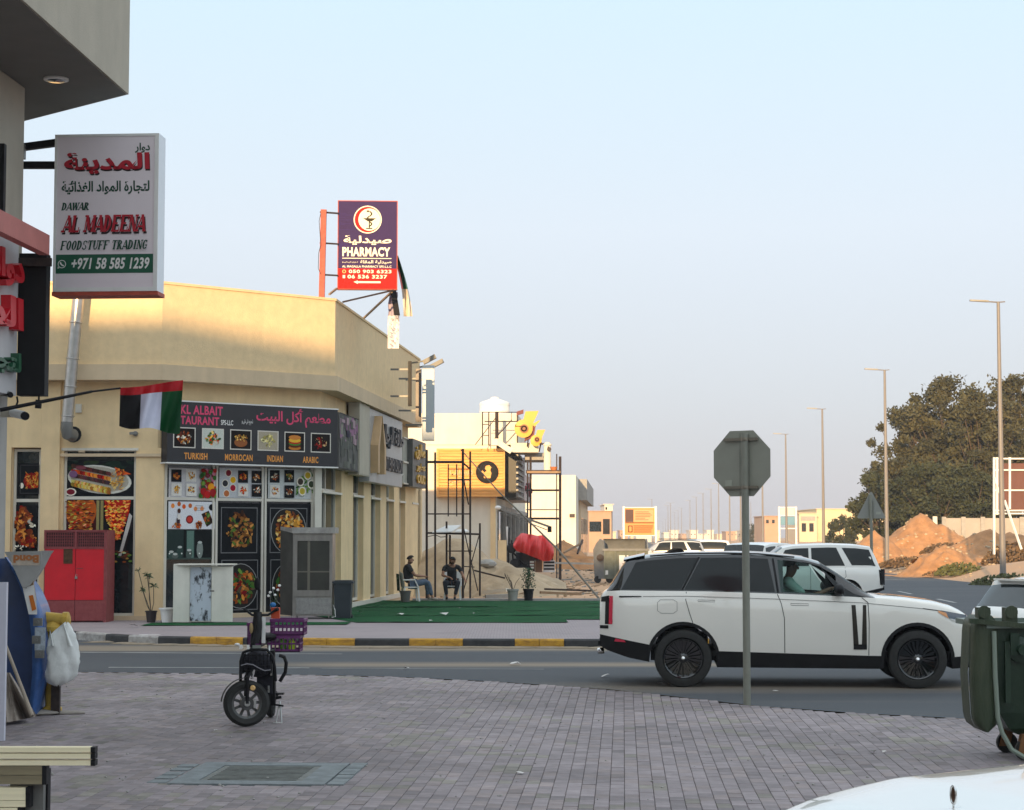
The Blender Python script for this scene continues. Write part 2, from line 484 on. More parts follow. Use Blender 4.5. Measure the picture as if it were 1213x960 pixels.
class Pr:  # flat print: coloured shapes laid one above the other, a fraction of a millimetre apart
    def __init__(s,fr,off=0.003,step=0.0003):s.fr,s.mb,s.off,s.st=fr,MB(),off,step
    def poly(s,pts,col):
        s.mb.add([s.fr.p(a,b,s.off) for a,b in pts],[tuple(range(len(pts)))],0,col);s.off+=s.st
    def rect(s,a0,b0,a1,b1,col):s.poly([(a0,b0),(a1,b0),(a1,b1),(a0,b1)],col)
    def ring(s,a0,b0,a1,b1,t,col):
        for r in ((a0,b0,a1,b0+t),(a0,b1-t,a1,b1),(a0,b0+t,a0+t,b1-t),(a1-t,b0+t,a1,b1-t)):
            s.mb.add([s.fr.p(r[0],r[1],s.off),s.fr.p(r[2],r[1],s.off),s.fr.p(r[2],r[3],s.off),s.fr.p(r[0],r[3],s.off)],[(0,1,2,3)],0,col)
        s.off+=s.st
    def disc(s,a,b,ra,rb,col,n=14,rot=0.0,jit=0.0,lim=None):
        c,d=math.cos(rot),math.sin(rot)
        pts=[]
        for k in range(n):
            t=2*math.pi*k/n;q=1+random.uniform(-jit,jit)
            x,y=ra*math.cos(t)*q,rb*math.sin(t)*q
            x,y=a+x*c-y*d,b+x*d+y*c
            if lim:x,y=min(max(x,lim[0]),lim[2]),min(max(y,lim[1]),lim[3])
            pts.append((x,y))
        s.poly(pts,col)
    def text(s,body,a0,b0,a1,b1,col,**k):text(s.mb,s.fr,body,a0,b0,a1,b1,s.off,0,col,**k);s.off+=s.st*(8 if k.get('serif') else 1)
    def food(s,a,b,ra,rb,pal,n=40,sz=0.2,plate=None,lim=None,el=0.6):
        if plate:s.disc(a,b,ra*1.18,rb*1.18,plate,lim=lim);s.disc(a,b,ra*1.08,rb*1.08,tuple(c*0.6 for c in plate),lim=lim)
        for i in range(n):
            t,r=random.uniform(0,6.283),math.sqrt(random.random())*0.85
            k=random.choice(pal);q=random.uniform(0.55,1.35)
            z=sz*random.uniform(0.6,1.3)*min(ra,rb)
            s.disc(a+ra*r*math.cos(t),b+rb*r*math.sin(t),z,z*el,tuple(min(1,c*q) for c in k),7,random.uniform(0,3),0.25,lim)
    def build(s,name,parent=None,**k): return s.mb.build(name,k.pop('m',M['print']),parent,sharp=None,**k)

# ------------------------------------------------------------------ ground, roads, pavement
def sheet(name,poly,z,m,step=None):
    mb=MB();mb.add([(x,y,z) for x,y in poly],[tuple(range(len(poly)))])
    o=mb.build(name,m,loc=(0,0,0));tag(o,kind='structure');return o
def dir_road(y,x36=4.9): return x36+(y-36)*0.057
def right_edge(y): return pl([(40,44),(50,31),(60,24.5),(68,21.8),(76,20.6),(110,21.4),(200,26.0),(2500,157)],y)
def hash2(i,j):
    n=(i*374761393+j*668265263)&0xffffffff
    n=((n^(n>>13))*1274126177)&0xffffffff
    return (n&0xffff)/65535.0
def vnoise(x,y):
    i,j=math.floor(x),math.floor(y);a,b=x-i,y-j
    a,b=a*a*(3-2*a),b*b*(3-2*b)
    return lerp(lerp(hash2(i,j),hash2(i+1,j),a),lerp(hash2(i,j+1),hash2(i+1,j+1),a),b)
def fbm(x,y): return vnoise(x,y)*0.5+vnoise(x*2.1+9,y*2.1)*0.3+vnoise(x*4.3,y*4.3+5)*0.2
m_ground=mat('desert_ground',(0.50,0.31,0.18),0.95,var=0.16,vs=0.12,bump=0.7,bs=5)
m_asphalt=mat('asphalt',(0.045,0.052,0.062),0.85,var=0.0,col2=(0.066,0.074,0.084),vs=0.35,bump=0.4,bs=90,stretch=(0.35,1,1))
n_=m_asphalt.node_tree  # wind-blown sand lies on the asphalt in long streaks
b_=n_.nodes['Principled BSDF']
lk=b_.inputs['Base Color'].links[0].from_socket
t_=n_.nodes.new('ShaderNodeTexCoord');sp=n_.nodes.new('ShaderNodeSeparateXYZ');n_.links.new(t_.outputs['Object'],sp.inputs[0])
mp_=n_.nodes.new('ShaderNodeMapping');mp_.inputs['Scale'].default_value=(0.10,0.9,1);n_.links.new(t_.outputs['Object'],mp_.inputs[0])
no_=n_.nodes.new('ShaderNodeTexNoise');no_.inputs['Scale'].default_value=1.0;no_.inputs['Detail'].default_value=7;n_.links.new(mp_.outputs[0],no_.inputs[0])
def mathn(op,a,b,clamp=False):
    x=n_.nodes.new('ShaderNodeMath');x.operation=op;x.use_clamp=clamp
    for i,q in enumerate((a,b)):
        if isinstance(q,(int,float)):x.inputs[i].default_value=q
        elif q is not None:n_.links.new(q,x.inputs[i])
    return x.outputs[0]
yy=sp.outputs['Y']
def band(c,wd,xa=None,xb=None):
    d=mathn('ABSOLUTE',mathn('SUBTRACT',yy,c),None)
    v=mathn('SUBTRACT',1.0,mathn('DIVIDE',d,wd),True)
    if xa is not None:
        v=mathn('MULTIPLY',v,mathn('MULTIPLY',mathn('SUBTRACT',sp.outputs['X'],xa),0.5,True))
        v=mathn('MULTIPLY',v,mathn('MULTIPLY',mathn('SUBTRACT',xb,sp.outputs['X']),0.5,True))
    return v
dust=mathn('ADD',mathn('MULTIPLY',band(35.6,1.25),1.5),mathn('MULTIPLY',band(31.0,0.9,-4.8,5.0),1.1))
dust=mathn('ADD',dust,mathn('MULTIPLY',band(26.3,1.2,-0.5,14.0),0.8))
dust=mathn('ADD',dust,mathn('MULTIPLY',mathn('SUBTRACT',no_.outputs['Fac'],0.5),0.9),False)
dust=mathn('MULTIPLY',mathn('SUBTRACT',dust,0.12),1.2,True)
mxn=n_.nodes.new('ShaderNodeMix');mxn.data_type='RGBA'
n_.links.new(dust,mxn.inputs[0]);n_.links.new(lk,mxn.inputs[6]);mxn.inputs[7].default_value=(0.22,0.18,0.135,1)
n_.links.new(mxn.outputs[2],b_.inputs['Base Color'])

# terrain: flat near by, a low sand bank on the right of the road, level out to the horizon
def terr(x,y):
    e=right_edge(y)
    z=-0.06
    if y>45:
        t=min(max((x-e)/5.0,0),1);t=t*t*(3-2*t)
        z+=t*(0.85+0.5*min(max((x-e-5)/20,0),1)+(fbm(x*0.22,y*0.22)-0.5)*0.7+(fbm(x*.8,y*.8)-.5)*.25)
    if y>57 and x<5:  # rough building lot beyond the turf
        t=min((y-57)/3.0,1)
        z+=t*(0.10+(fbm(x*0.5,y*0.4)-0.5)*0.28)
    return z
mb=MB()
xs=[-900,-300,-120,-70,-45]+[-32+i*1.2 for i in range(80)]+[66,76,90,120,200,400,900]
ys=[-80,-30,0,15,30,40,46]+[50+i*1.5 for i in range(70)]+[157,166,178,195,220,260,320,420,600,1000,1800,3000,4500]
vs=[(x,y,terr(x,y) if (abs(x)<200 and y<600) else (0.8 if x>right_edge(y)+5 and y<3000 else -0.06)) for y in ys for x in xs]
nx=len(xs)
mb.add(vs,[(j*nx+i,j*nx+i+1,(j+1)*nx+i+1,(j+1)*nx+i) for j in range(len(ys)-1) for i in range(nx-1)],smooth=True)
tag(mb.build('sand_ground',m_ground,loc=(0,0,0),sharp=None),kind='structure')

EDGE=[(-60,30.6),(-14,29.75),(-6.7,29.35),(-4.3,29.0),(-1.85,28.4),(-0.2,27.4),(1.3,26.05),(2.2,24.75),(3.05,23.45),(4.1,22.5),(5.2,21.85),(7.0,21.3),(14,20.6),(60,19)]
road=[(x,y) for x,y in EDGE]+[(60,45),(44,45),(31,52)]+[(right_edge(y),y) for y in (60,68,76,95,110,150,200,400,900,2500)]+[(dir_road(2500),2500)]+[(dir_road(y),y) for y in (900,400,200,100,60,40)]+[(5.05,38.2),(4.7,36.6),(4.0,35.9),(1.66,35.62),(-2.95,35.85),(-5.1,36.2),(-6.8,36.7),(-8.8,38.5),(-10.5,40.2),(-60,41)]
# the road as strips (a concave outline over long distances), split at the cross road's far side
mb=MB()
def kerb_y(x): return pl([(-60,46),(-12,41.4),(-10.5,40.2),(-8.8,38.5),(-8.0,37.6),(-7.45,37.1),(-6.8,36.7),(-5.1,36.2),(-2.95,35.85),(1.66,35.62),(4.0,35.9),(4.7,36.6),(5.05,38.2),(5.1,41),(5.3,46)],x)
def edge_y(x): return pl(EDGE,x)
xs=[-60,-30,-14,-12,-10.5,-8.8,-8,-7.45,-6.8,-5.9,-5.1,-4.3,-2.95,-1.85,-1,-0.2,0.5,1.3,1.66,2.2,3.05,4,4.1,4.4,4.7,4.9,5.05,5.2,6,7,9,14,24,40,60]
vs=[]
for x in xs:vs+=[(x,edge_y(x),0),(x,min(kerb_y(x),46),0)]
mb.add(vs,[(2*i,2*i+2,2*i+3,2*i+1) for i in range(len(xs)-1)])
ys=[46,50,55,60,64,68,72,76,85,95,110,150,200,300,500,900,2500]
vs=[((dir_road(46)),46,0),(60,46,0)]
for y in ys[1:]:vs+=[(dir_road(y),y,0),(right_edge(y),y,0)]
mb.add(vs,[(2*i,2*i+1,2*i+3,2*i+2) for i in range(len(ys)-1)])
tag(mb.build('asphalt_road',m_asphalt,loc=(0,0,0),sharp=None),kind='structure')
# worn painted lines, a sheet a few millimetres above the asphalt
m_line=mat('worn_road_paint',(0.13,0.135,0.14),0.8,col2=(0.55,0.55,0.53),vs=3.0,stretch=(0.5,3,1))
mb=MB()
for x0,x1,y0,y1,wd in ((-8.6,-4.8,34.3,33.9,0.12),(-4.8,-3.0,33.9,33.75,0.07),(-6.4,-3.2,30.3,30.15,0.10),(-3.0,0.5,30.1,29.9,0.05),(7,19,92,92,0.3)):
    mb.add([(x0,y0,0.004),(x1,y1,0.004),(x1,y1+wd,0.004),(x0,y0+wd,0.004)],[(0,1,2,3)])
for k in range(16):
    y=60+k*9
    x=dir_road(y)+7.6
    mb.add([(x,y,0.004),(x+0.14,y,0.004),(x+0.36,y+3.5,0.004),(x+0.22,y+3.5,0.004)],[(0,1,2,3)])
tag(mb.build('road_marking',m_line,loc=(0,0,0),sharp=None),kind='structure')

# near pavement: bedding sheet, and every block paver as real geometry on it
m_bed=mat('paver_bedding',(0.18,0.155,0.155),0.95,var=0.3,vs=5)
m_paver=attr_mat('block_paver',0.75,0.16,7,bump=0.5)
bed=[]
for x,y in EDGE:bed.append((x,y,-0.02))
mb=MB()
exs=[e[0] for e in EDGE]
vs=[]
for x,y in EDGE:vs+=[(x,-30,-0.022),(x,y,-0.022)]
mb.add(vs,[(2*i,2*i+2,2*i+3,2*i+1) for i in range(len(EDGE)-1)])
pave=mb.build('pavement',m_bed,loc=(0,0,0),sharp=None);tag(pave,kind='structure')
PW,PL_,GAP=0.118,0.236,0.0035
ROT=math.atan(0.0585)
ux,uy=V((math.cos(ROT),-math.sin(ROT),0)),V((math.sin(ROT),math.cos(ROT),0))  # blocks lie lengthwise along the main road
cover_lo,cover_hi=(-3.02,15.95),(-1.45,17.75)
def in_cover(p): return MHX0<(p-MHO).dot(ux)<MHX1 and MHY0<(p-MHO).dot(uy)<MHY1
MHO=V((-2.9,16.0,0));MHX0,MHX1,MHY0,MHY1=0.0,1.36,0.0,1.55
def paver_col(p):
    t=fbm(p.x*0.9+40,p.y*0.5+3)
    q=random.uniform(0.84,1.12)*(0.68+0.62*t)
    c=(0.238,0.204,0.214) if random.random()<0.8 else (0.250,0.208,0.208)
    if random.random()<0.03:q*=0.75
    st=fbm(p.x*0.35+7,p.y*0.6+70)
    if st>0.60:q*=0.80
    if fbm(p.x*1.7+90,p.y*2.6+11)>.68:c=(0.225,0.205,0.18)
    return tuple(k*q for k in c)
def paver_verts(w_,l_,z,bev=0.004):
    a,b=w_/2,l_/2
    return [(-a,-b,-0.04),(a,-b,-0.04),(a,b,-0.04),(-a,b,-0.04),(-a,-b,z-bev),(a,-b,z-bev),(a,b,z-bev),(-a,b,z-bev),
            (-a+bev,-b+bev,z),(a-bev,-b+bev,z),(a-bev,b-bev,z),(-a+bev,b-bev,z)]
PF=[(0,1,5,4),(1,2,6,5),(2,3,7,6),(3,0,4,7),(4,5,9,8),(5,6,10,9),(6,7,11,10),(7,4,8,11),(8,9,10,11)]
cells=[]
for i in range(-130,175):
    for j in range(0,75):
        c=ux*((i+0.5)*PW)+uy*(13.2+(j+(0.5 if i%2 else 0))*PL_)
        if c.y<13.6 or c.y>edge_y(c.x)-0.15 or abs(c.x)>0.33*c.y+2.2:continue
        if in_cover(c):continue
        cells.append(c)
vis= lambda c:-0.272*c.y<c.x<0.272*c.y and c.y>14.35
cells.sort(key=lambda c:(not vis(c),c.y))
single,rest=cells[:300],cells[300:]
shades=[(paver_col(V((k*1.3,14.6,0)))) for k in range(10)]
pm=[]
for sh in shades:
    mb=MB();mb.add(paver_verts(PW-GAP,PL_-GAP,0.008),PF,0,sh);pm.append(mb.mesh('paver',m_paver))
for c in single:
    o=bpy.data.objects.new('paver',random.choice(pm));COL.objects.link(o)
    o.location=(c.x,c.y,random.uniform(-0.002,0.002));o.rotation_euler=(R(random.uniform(-.6,.6)),R(random.uniform(-.8,.8)),-ROT+R(random.uniform(-.8,.8)))
    o.parent=pave
mb=MB()
pv=paver_verts(PW-GAP,PL_-GAP,0.008)
for c in rest:
    tx,ty,dz=random.uniform(-0.013,0.013),random.uniform(-0.009,0.009),random.uniform(-0.002,0.002)
    mb.add([(c.x+ux.x*a+uy.x*b,c.y+ux.y*a+uy.y*b,z+dz+a*tx+b*ty) for a,b,z in pv],PF,0,paver_col(c))
tag(mb.build('block_paving',m_paver,parent=pave,sharp=None),kind='stuff')
# manhole frame and cover let into the pavers
t=thing('manhole_cover',MHO,'square iron manhole cover in a blue-grey concrete surround set into the block paving','manhole cover')
def mp2(a,b,z=0.0): return MHO+ux*a+uy*b+V((0,0,z))
m_sur=mat('blue_grey_concrete',(0.19,0.215,0.225),0.85,var=0.22,vs=6,bump=0.5,bs=40)
mb=MB()
e0,e1,f0,f1=0.02,1.34,0.02,1.53
for a0,a1,b0,b1 in ((e0,e1,f0,.24),(e0,e1,1.30,f1),(e0,.24,.24,1.30),(1.12,e1,.24,1.30)):
    mb.obb(mp2((a0+a1)/2,(b0+b1)/2,0),ux*((a1-a0)/2),uy*((b1-b0)/2),V((0,0,0.019)))
mb.build('concrete_surround',m_sur,t)
mb=MB();mb.obb(mp2(.68,.77,-.004),ux*.435,uy*.525,V((0,0,0.018)))
for k in range(11):
    mb.obb(mp2(.68,.32+k*.09,.016),ux*.38,uy*.018,V((0,0,0.003)))
mb.build('iron_cover',mat('cast_iron',(0.13,0.14,0.13),0.6,var=0.35,vs=9,metal=0.2),t)
mb=MB()
for k in range(7):mb.obb(mp2(1.43,.14+k*.22,.0),ux*.07,uy*.1,V((0,0,0.014+random.uniform(0,.008))))
for k in range(5):mb.obb(mp2(-.09,.2+k*.27,.0),ux*.08,uy*.1,V((0,0,0.013+random.uniform(0,.006))))
tag(mb.build('broken_edge_block',m_sur,t),kind='stuff')

# far pavement: slab with kerb stones, turf, and the strip of plinth
m_walk=mat('far_block_paving',(0.30,0.265,0.275),0.85,col2=(0.37,0.32,0.33),vs=0.7,bump=0.3,bs=30)
n_=m_walk.node_tree;b_=n_.nodes['Principled BSDF'];lk=b_.inputs['Base Color'].links[0].from_socket
br=n_.nodes.new('ShaderNodeTexBrick');t_=n_.nodes.new('ShaderNodeTexCoord');n_.links.new(t_.outputs['Object'],br.inputs[0])
br.inputs['Scale'].default_value=4.2;br.inputs['Mortar Size'].default_value=0.03
br.inputs['Color1'].default_value=(1.06,1.02,1.02,1);br.inputs['Color2'].default_value=(0.86,0.86,0.88,1);br.inputs['Mortar'].default_value=(0.5,0.5,0.5,1)
mm=n_.nodes.new('ShaderNodeMix');mm.data_type='RGBA';mm.blend_type='MULTIPLY';mm.inputs[0].default_value=0.8
n_.links.new(lk,mm.inputs[6]);n_.links.new(br.outputs[0],mm.inputs[7]);n_.links.new(mm.outputs[2],b_.inputs['Base Color'])
KZ=0.15
mb=MB()
xs=[-40,-20,-12,-10.5,-8.8,-8,-7.45,-6.8,-5.1,-2.95,0,1.66,3,4.0,4.55,4.85]
for a,b in zip(xs,xs[1:]):
    ya,yb=kerb_y(a)+0.15,kerb_y(b)+0.15
    mb.add([(a,ya,KZ),(b,yb,KZ),(b,57.6,KZ),(a,57.6,KZ)],[(0,1,2,3)])
mb.add([(4.85,kerb_y(4.85)+.15,KZ),(5.6,57.6,KZ),(4.85,57.6,KZ)],[(0,1,2)])
mb.add([(-40,57.6,KZ),(5.6,57.6,KZ),(5.6,57.6,-0.1),(-40,57.6,-0.1)],[(0,1,2,3)])
walk=mb.build('far_pavement',m_walk,loc=(0,0,0),sharp=None);tag(walk,kind='structure')
kerb=bpy.data.objects.new('kerb',None);COL.objects.link(kerb);kerb.location=(0,36,0);tag(kerb,kind='structure')
kp=[V((x,kerb_y(x),0)) for x in (-12,-10.5,-8.8,-8.0,-7.45,-6.8,-6.15,-5.1,-4.02)]+[V((x,kerb_y(x),0)) for x in (-2.95,-1.93,-0.92,0.05,0.97,1.75,2.75,3.7)]+[V((4.35,36.2,0)),V((4.8,36.95,0)),V((5.05,38.2,0)),V((5.1,39.2,0)),V((5.15,40.2,0)),V((5.2,41.2,0))]
kk=[0,1,0,1,2,0,3,0,3,0,3,0,3,0,3,0,3,0,3,0,3,0]
kk=['k','k','w','k','w','k','y','k','y','k','y','k','y','k','k','y','k','y','k','y','k','y']
kcol={'k':mat('kerb_black_paint',(0.022,0.022,0.026),0.7,col2=(0.05,0.05,0.052),vs=5,bump=.3),
        'w':mat('kerb_worn_white_paint',(0.52,0.50,0.48),0.8,col2=(0.22,0.20,0.19),vs=7,bump=.3),
        'y':mat('kerb_yellow_paint',(0.66,0.36,0.03),0.75,col2=(0.30,0.15,0.03),vs=6,bump=.3,stretch=(1,1,3))}
for n0,(a,b,k) in enumerate(zip(kp,kp[1:],kk)):
    mb=MB()
    d=(b-a);L=d.length;d.normalize();nn=V((-d.y,d.x,0))
    parts=2 if k=='y' else 1
    prof=[(0,-0.05),(0,0.135),(0.022,0.162),(0.15,0.164),(0.15,-0.05)]
    for q in range(parts):
        s0=a+d*(L*q/parts+0.004);s1=d*(L/parts-0.008)
        mb.prism([s0+nn*u+V((0,0,v)) for u,v in prof],s1)
    mb.build('kerb_stone',kcol[k],kerb)
# turf laid in strips with raised seams
mb=MB()
def p3(t,off=0.0): return V((-4.38+.0825*t-0.45+off,46.8+.997*t,0))
def turf_sheet(poly,z):
    mb.add([(x,y,z) for x,y in poly],[tuple(range(len(poly)))])
tx0= lambda y:-4.75+(y-47)*0.0825
strips=[(42.6,46.3,1.25),(46.36,49.0,6.0),(49.06,51.7,5.2),(51.76,54.4,5.3),(54.46,57.1,5.3)]
for k,(y0,y1,xr) in enumerate(strips):
    z=KZ+0.012+0.008*(k%2)
    xl0,xl1=(max(tx0(y0),-3.75) if y0<46 else tx0(y0)),tx0(y1)
    xl0=-3.45 if k==0 else xl0
    n=16
    mb.grid(lambda u,v:(lerp(lerp(xl0,xl1,v),xr,u),lerp(y0,y1,v)+0.05*math.sin(u*13+k),z+0.006*math.sin(u*40+v*9)+(0.012*max(0,math.sin(u*7+k*2)) if v in (0,1) else 0)),n,3)
mb.grid(lambda u,v:(lerp(1.25,5.0,u),lerp(44.2,46.3,v),KZ+0.015),6,2)
mb.grid(lambda u,v:(lerp(-8.0,-3.6,u),lerp(41.1,42.4,v)+u*0.5,KZ+0.015+0.006*math.sin(u*20)),10,2)
tag(mb.build('artificial_turf',M['turf'],loc=(0,0,0),sharp=None),kind='structure')
mb=MB()
for k in range(26):
    x=-8+k*.48+random.uniform(-.1,.1);y=kerb_y(x);w_=random.uniform(.12,.3)
    mb.ell((x,y-w_*.3,.0),random.uniform(.3,.6),w_,.035,12,4,jit=.15)
tag(mb.build('sand_drift',mat('drifted_sand',(.27,.22,.16),.95,var=.15,bump=.4),loc=(0,0,0),sharp=None),kind='stuff')
# litter on the ground
tissue=MB()
spots=[(616,917,0.012,0.05),(782,811,0.01,0.07),(717,802,0.01,0.09),(918,820,0.01,0.06),(474,729,.18,.12),(525,729,.18,.14),(562,727,.18,.05),(481,721,.18,.06),(159,743,.16,.12),(610,788,.01,.12),(1034,892,.01,.06),(426,726,.18,.07),(180,761,.01,.3),(347,764,.01,.1),(482,793,.01,.07),(545,721,.18,.05),(510,736,.16,.06),(255,866,.01,.03),(1047,892,.01,.04)]
for px,py,z,s_ in spots:
    g=G(px,py,z)
    n=6
    pts=[(g.x+s_*math.cos(k*1.05)*random.uniform(.5,1),g.y+s_*.8*math.sin(k*1.05)*random.uniform(.5,1),z+0.004+random.uniform(0,.5)*s_) for k in range(n)]
    tissue.add(pts+[(g.x,g.y,z+s_*.45)],[(k,(k+1)%n,n) for k in range(n)])
tag(tissue.build('litter',mat('paper_litter',(0.62,0.60,0.58),0.9),loc=(0,0,0),sharp=None),kind='stuff')
tissue=MB()
for k in range(260):
    y=random.uniform(15,28);x=random.uniform(-0.27,0.27)*y
    if y>edge_y(x)-.3:continue
    s_=random.uniform(.006,.018)
    tissue.ell((x,y,.012),s_,s_,s_*.6,5,3)
tag(tissue.build('pebbles',M['concrete'],loc=(0,0,0),sharp=None),kind='stuff')

# building on the street behind the camera: it shades the whole foreground
t=thing('rear_apartment_building',(0,-60,0),'long flat roofed apartment building standing behind the viewer across the forecourt','building')
BH=22.62
mb=MB();mb.box(-95,95,-76,-60,-0.05,BH-0.9);mb.build('wall',M['white_render'],t)
mb=MB();mb.box(-95.2,95.2,-76.2,-59.8,BH-0.9,BH);mb.build('parapet',M['parapet'],t)
wm,fm=MB(),MB()
for fl in range(6):
    for k in range(-26,27):
        x=k*3.5;z0=0.9+fl*3.4
        if fl==0:z0=0.3
        wm.box(x-.8,x+.8,-59.985,-59.93,z0,z0+(2.4 if fl==0 else 1.5))
        fm.box(x-.9,x-.8,-59.99,-59.85,z0-.1,z0+1.6);fm.box(x+.8,x+.9,-59.99,-59.85,z0-.1,z0+1.6)
        fm.box(x-.9,x+.9,-59.995,-59.75,z0-.2,z0-.1)
wm.build('window',M['glass'],t);fm.build('window_frame',M['frame'],t)

# ------------------------------------------------------------------ corner restaurant building
ZB=0.15
A1,A2,A3=V((-8.07,43.6,0)),V((-4.38,46.8,0)),V((-3.06,62.8,0))
A0=V((-30,43.6,0));A4=V((-2.2,73.2,0));A4=A3
bld=thing('corner_shop_building',(-12,48,ZB),'cream single storey corner shop building with a tall plain parapet above its restaurant shopfront','building')
def foot(off):  # outline moved outwards by off
    pts=[A0,A1,A2,A3]
    d=[(pts[i+1]-pts[i]).normalized() for i in range(3)]
    nr=[V((q.y,-q.x,0)) for q in d]
    r=[pts[0]+nr[0]*off]
    for i in (1,2):
        b=(nr[i-1]+nr[i]).normalized();r.append(pts[i]+b*(off/b.dot(nr[i])))
    r.append(pts[3]+nr[2]*off)
    return r+[V((A3.x-9,A3.y+.6,0)),V((-30,63,0))]
def ringwall(mb,off,z0,z1):mb.prism([V((p.x,p.y,z0)) for p in foot(off)],(0,0,z1-z0))
ZC0,ZC1,ZP=5.67,6.03,7.96
mb=MB();ringwall(mb,0.0,ZC1,ZP-0.06);mb.build('parapet',M['parapet'],bld)
mb=MB();ringwall(mb,0.03,ZP-0.06,ZP);mb.build('parapet_coping',M['parapet'],bld)
mb=MB();ringwall(mb,0.07,ZC0,ZC1);mb.build('cornice',M['cornice'],bld)
SET=-0.38
mb=MB();ringwall(mb,SET,4.12,ZC0);mb.build('upper_wall',M['cream'],bld)
mb=MB();ringwall(mb,SET-1.6,ZB-.1,4.12);mb.build('interior_wall',M['black'],bld)
mb=MB();ringwall(mb,SET+.02,ZB-.1,ZB+.1);mb.build('plinth',M['cornice'],bld)
Bf=foot(SET)
# frames along the three faces of the set-back wall
face1=Fr(V((Bf[0].x,Bf[0].y,0)),(1,0,0))
d2=(Bf[2]-Bf[1]).normalized();face2=Fr(Bf[1],d2);L2=(Bf[2]-Bf[1]).length
d3=(Bf[3]-Bf[2]).normalized();face3=Fr(Bf[2],d3);L3=(Bf[3]-Bf[2]).length
def a_of(face,px,py=640.0,off=0.0):  # distance along a wall face of the vertical line seen at px
    r=ray(px,py);o=face.o+face.n*off
    # r*t = o + u*a (horizontal)
    den=r.x*face.u.y-r.y*face.u.x
    t_=(o.x*face.u.y-o.y*face.u.x)/den
    p=r*t_
    return (p-o).dot(face.u)
def z_of(face,px,py,off=0.0):
    r=ray(px,py);o=face.o+face.n*off
    den=r.x*face.u.y-r.y*face.u.x
    t_=(o.x*face.u.y-o.y*face.u.x)/den
    return H+r.z*t_
# --- face 1: pilasters and openings. x in picture: windows 15-50 and 72-163
def pier(face,a0,a1,z0,z1,parent=bld,m='cream',depth=1.6,name='pilaster'):
    mb=MB();face.slab(mb,a0,z0,a1,z1,-depth,0.0);return mb.build(name,M[m],parent)
def f1(px): return a_of(face1,px)
w1=[(f1(14),f1(47)),(f1(74),f1(160))]
pier(face1,0,w1[0][0],ZB-.1,4.12);pier(face1,w1[0][1],w1[1][0],ZB-.1,4.12);pier(face1,w1[1][1],a_of(face1,193),ZB-.1,4.12)
for px0,px1 in ((48,70),(-120,13)):
    mb=MB();face1.slab(mb,f1(px0),ZB,f1(px1),5.66,0.003,.10)
    mb.build('pilaster',M['cream'],bld)
mb=MB();face1.slab(mb,f1(13)+.002,4.13,f1(48)-.002,5.66,0.003,.10);mb.build('wall_panel',M['cream'],bld)
mb=MB();face1.slab(mb,f1(70),3.92,f1(190),3.99,0,.06);mb.build('string_course',M['cornice'],bld)
def window(face,a0,a1,z0,z1,bars=(),vbars=(),rec=-0.12,m='glass',fw=0.06,parent=bld,sill=False):
    fr_=MB()
    for q in ((a0,z0,a0+fw,z1),(a1-fw,z0,a1,z1),(a0+fw,z1-fw,a1-fw,z1),(a0+fw,z0,a1-fw,z0+fw)):
        face.slab(fr_,*q,rec-.05,rec+.04)
    for z in bars:face.slab(fr_,a0+fw,z-fw*.6,a1-fw,z+fw*.6,rec-.045,rec+.035)
    for a in vbars:face.slab(fr_,a-fw*.5,z0+fw,a+fw*.5,z1-fw,rec-.047,rec+.033)
    f_=fr_.build('window_frame',M['frame'],parent)
    zs=[z0]+list(bars)+[z1]
    for i in range(len(zs)-1):
        mb=MB();face.slab(mb,a0+fw,zs[i]+.02,a1-fw,zs[i+1]-.02,rec-.03,rec-.01)
        mb.build('window_pane',M[m] if isinstance(m,str) else m,f_)
    return f_
zz= lambda py,px=120:z_of(face1,px,py)
window(face1,w1[1][0],w1[1][1],ZB+.1,4.1,bars=(zz(590),))
window(face1,w1[0][0],w1[0][1],ZB+.1,4.1,bars=(zz(593),))
mb=MB();face1.slab(mb,w1[1][0]-.05,4.06,w1[1][1]+.05,4.12,-.1,.03);mb.build('window_head',M['frame'],bld)
BRN=[lin(150,70,25),lin(190,95,35),lin(110,45,20),lin(215,140,60),lin(90,40,22)]
GOLD=[lin(225,175,80),lin(200,140,50),lin(235,200,120),lin(170,110,40)]
REDF=[lin(190,35,20),lin(220,90,30),lin(140,20,15),lin(235,140,60)]
GRN=[lin(60,110,40),lin(40,80,30),lin(110,150,60)]
WHT=[lin(235,230,215),lin(215,205,180)]
DK=lin(22,24,28)
def poster(face,px0,px1,py0,py1,paint,off=-0.09,bgc=DK,name='food_poster',lab=None,a01=None,z01=None,parent=bld):
    a0,a1=a01 or (a_of(face,px0,off=off),a_of(face,px1,off=off))
    z0,z1=z01 or (z_of(face,(px0+px1)/2,py1,off),z_of(face,(px0+px1)/2,py0,off))
    sub=Fr(face.p(a0,z0,off),face.u)
    pr=Pr(sub,0.0)
    W_,H_=a1-a0,z1-z0
    pr.rect(0,0,W_,H_,bgc)
    paint(pr,W_,H_)
    o=pr.build(name,parent)
    if lab:o['label']=lab
    return o
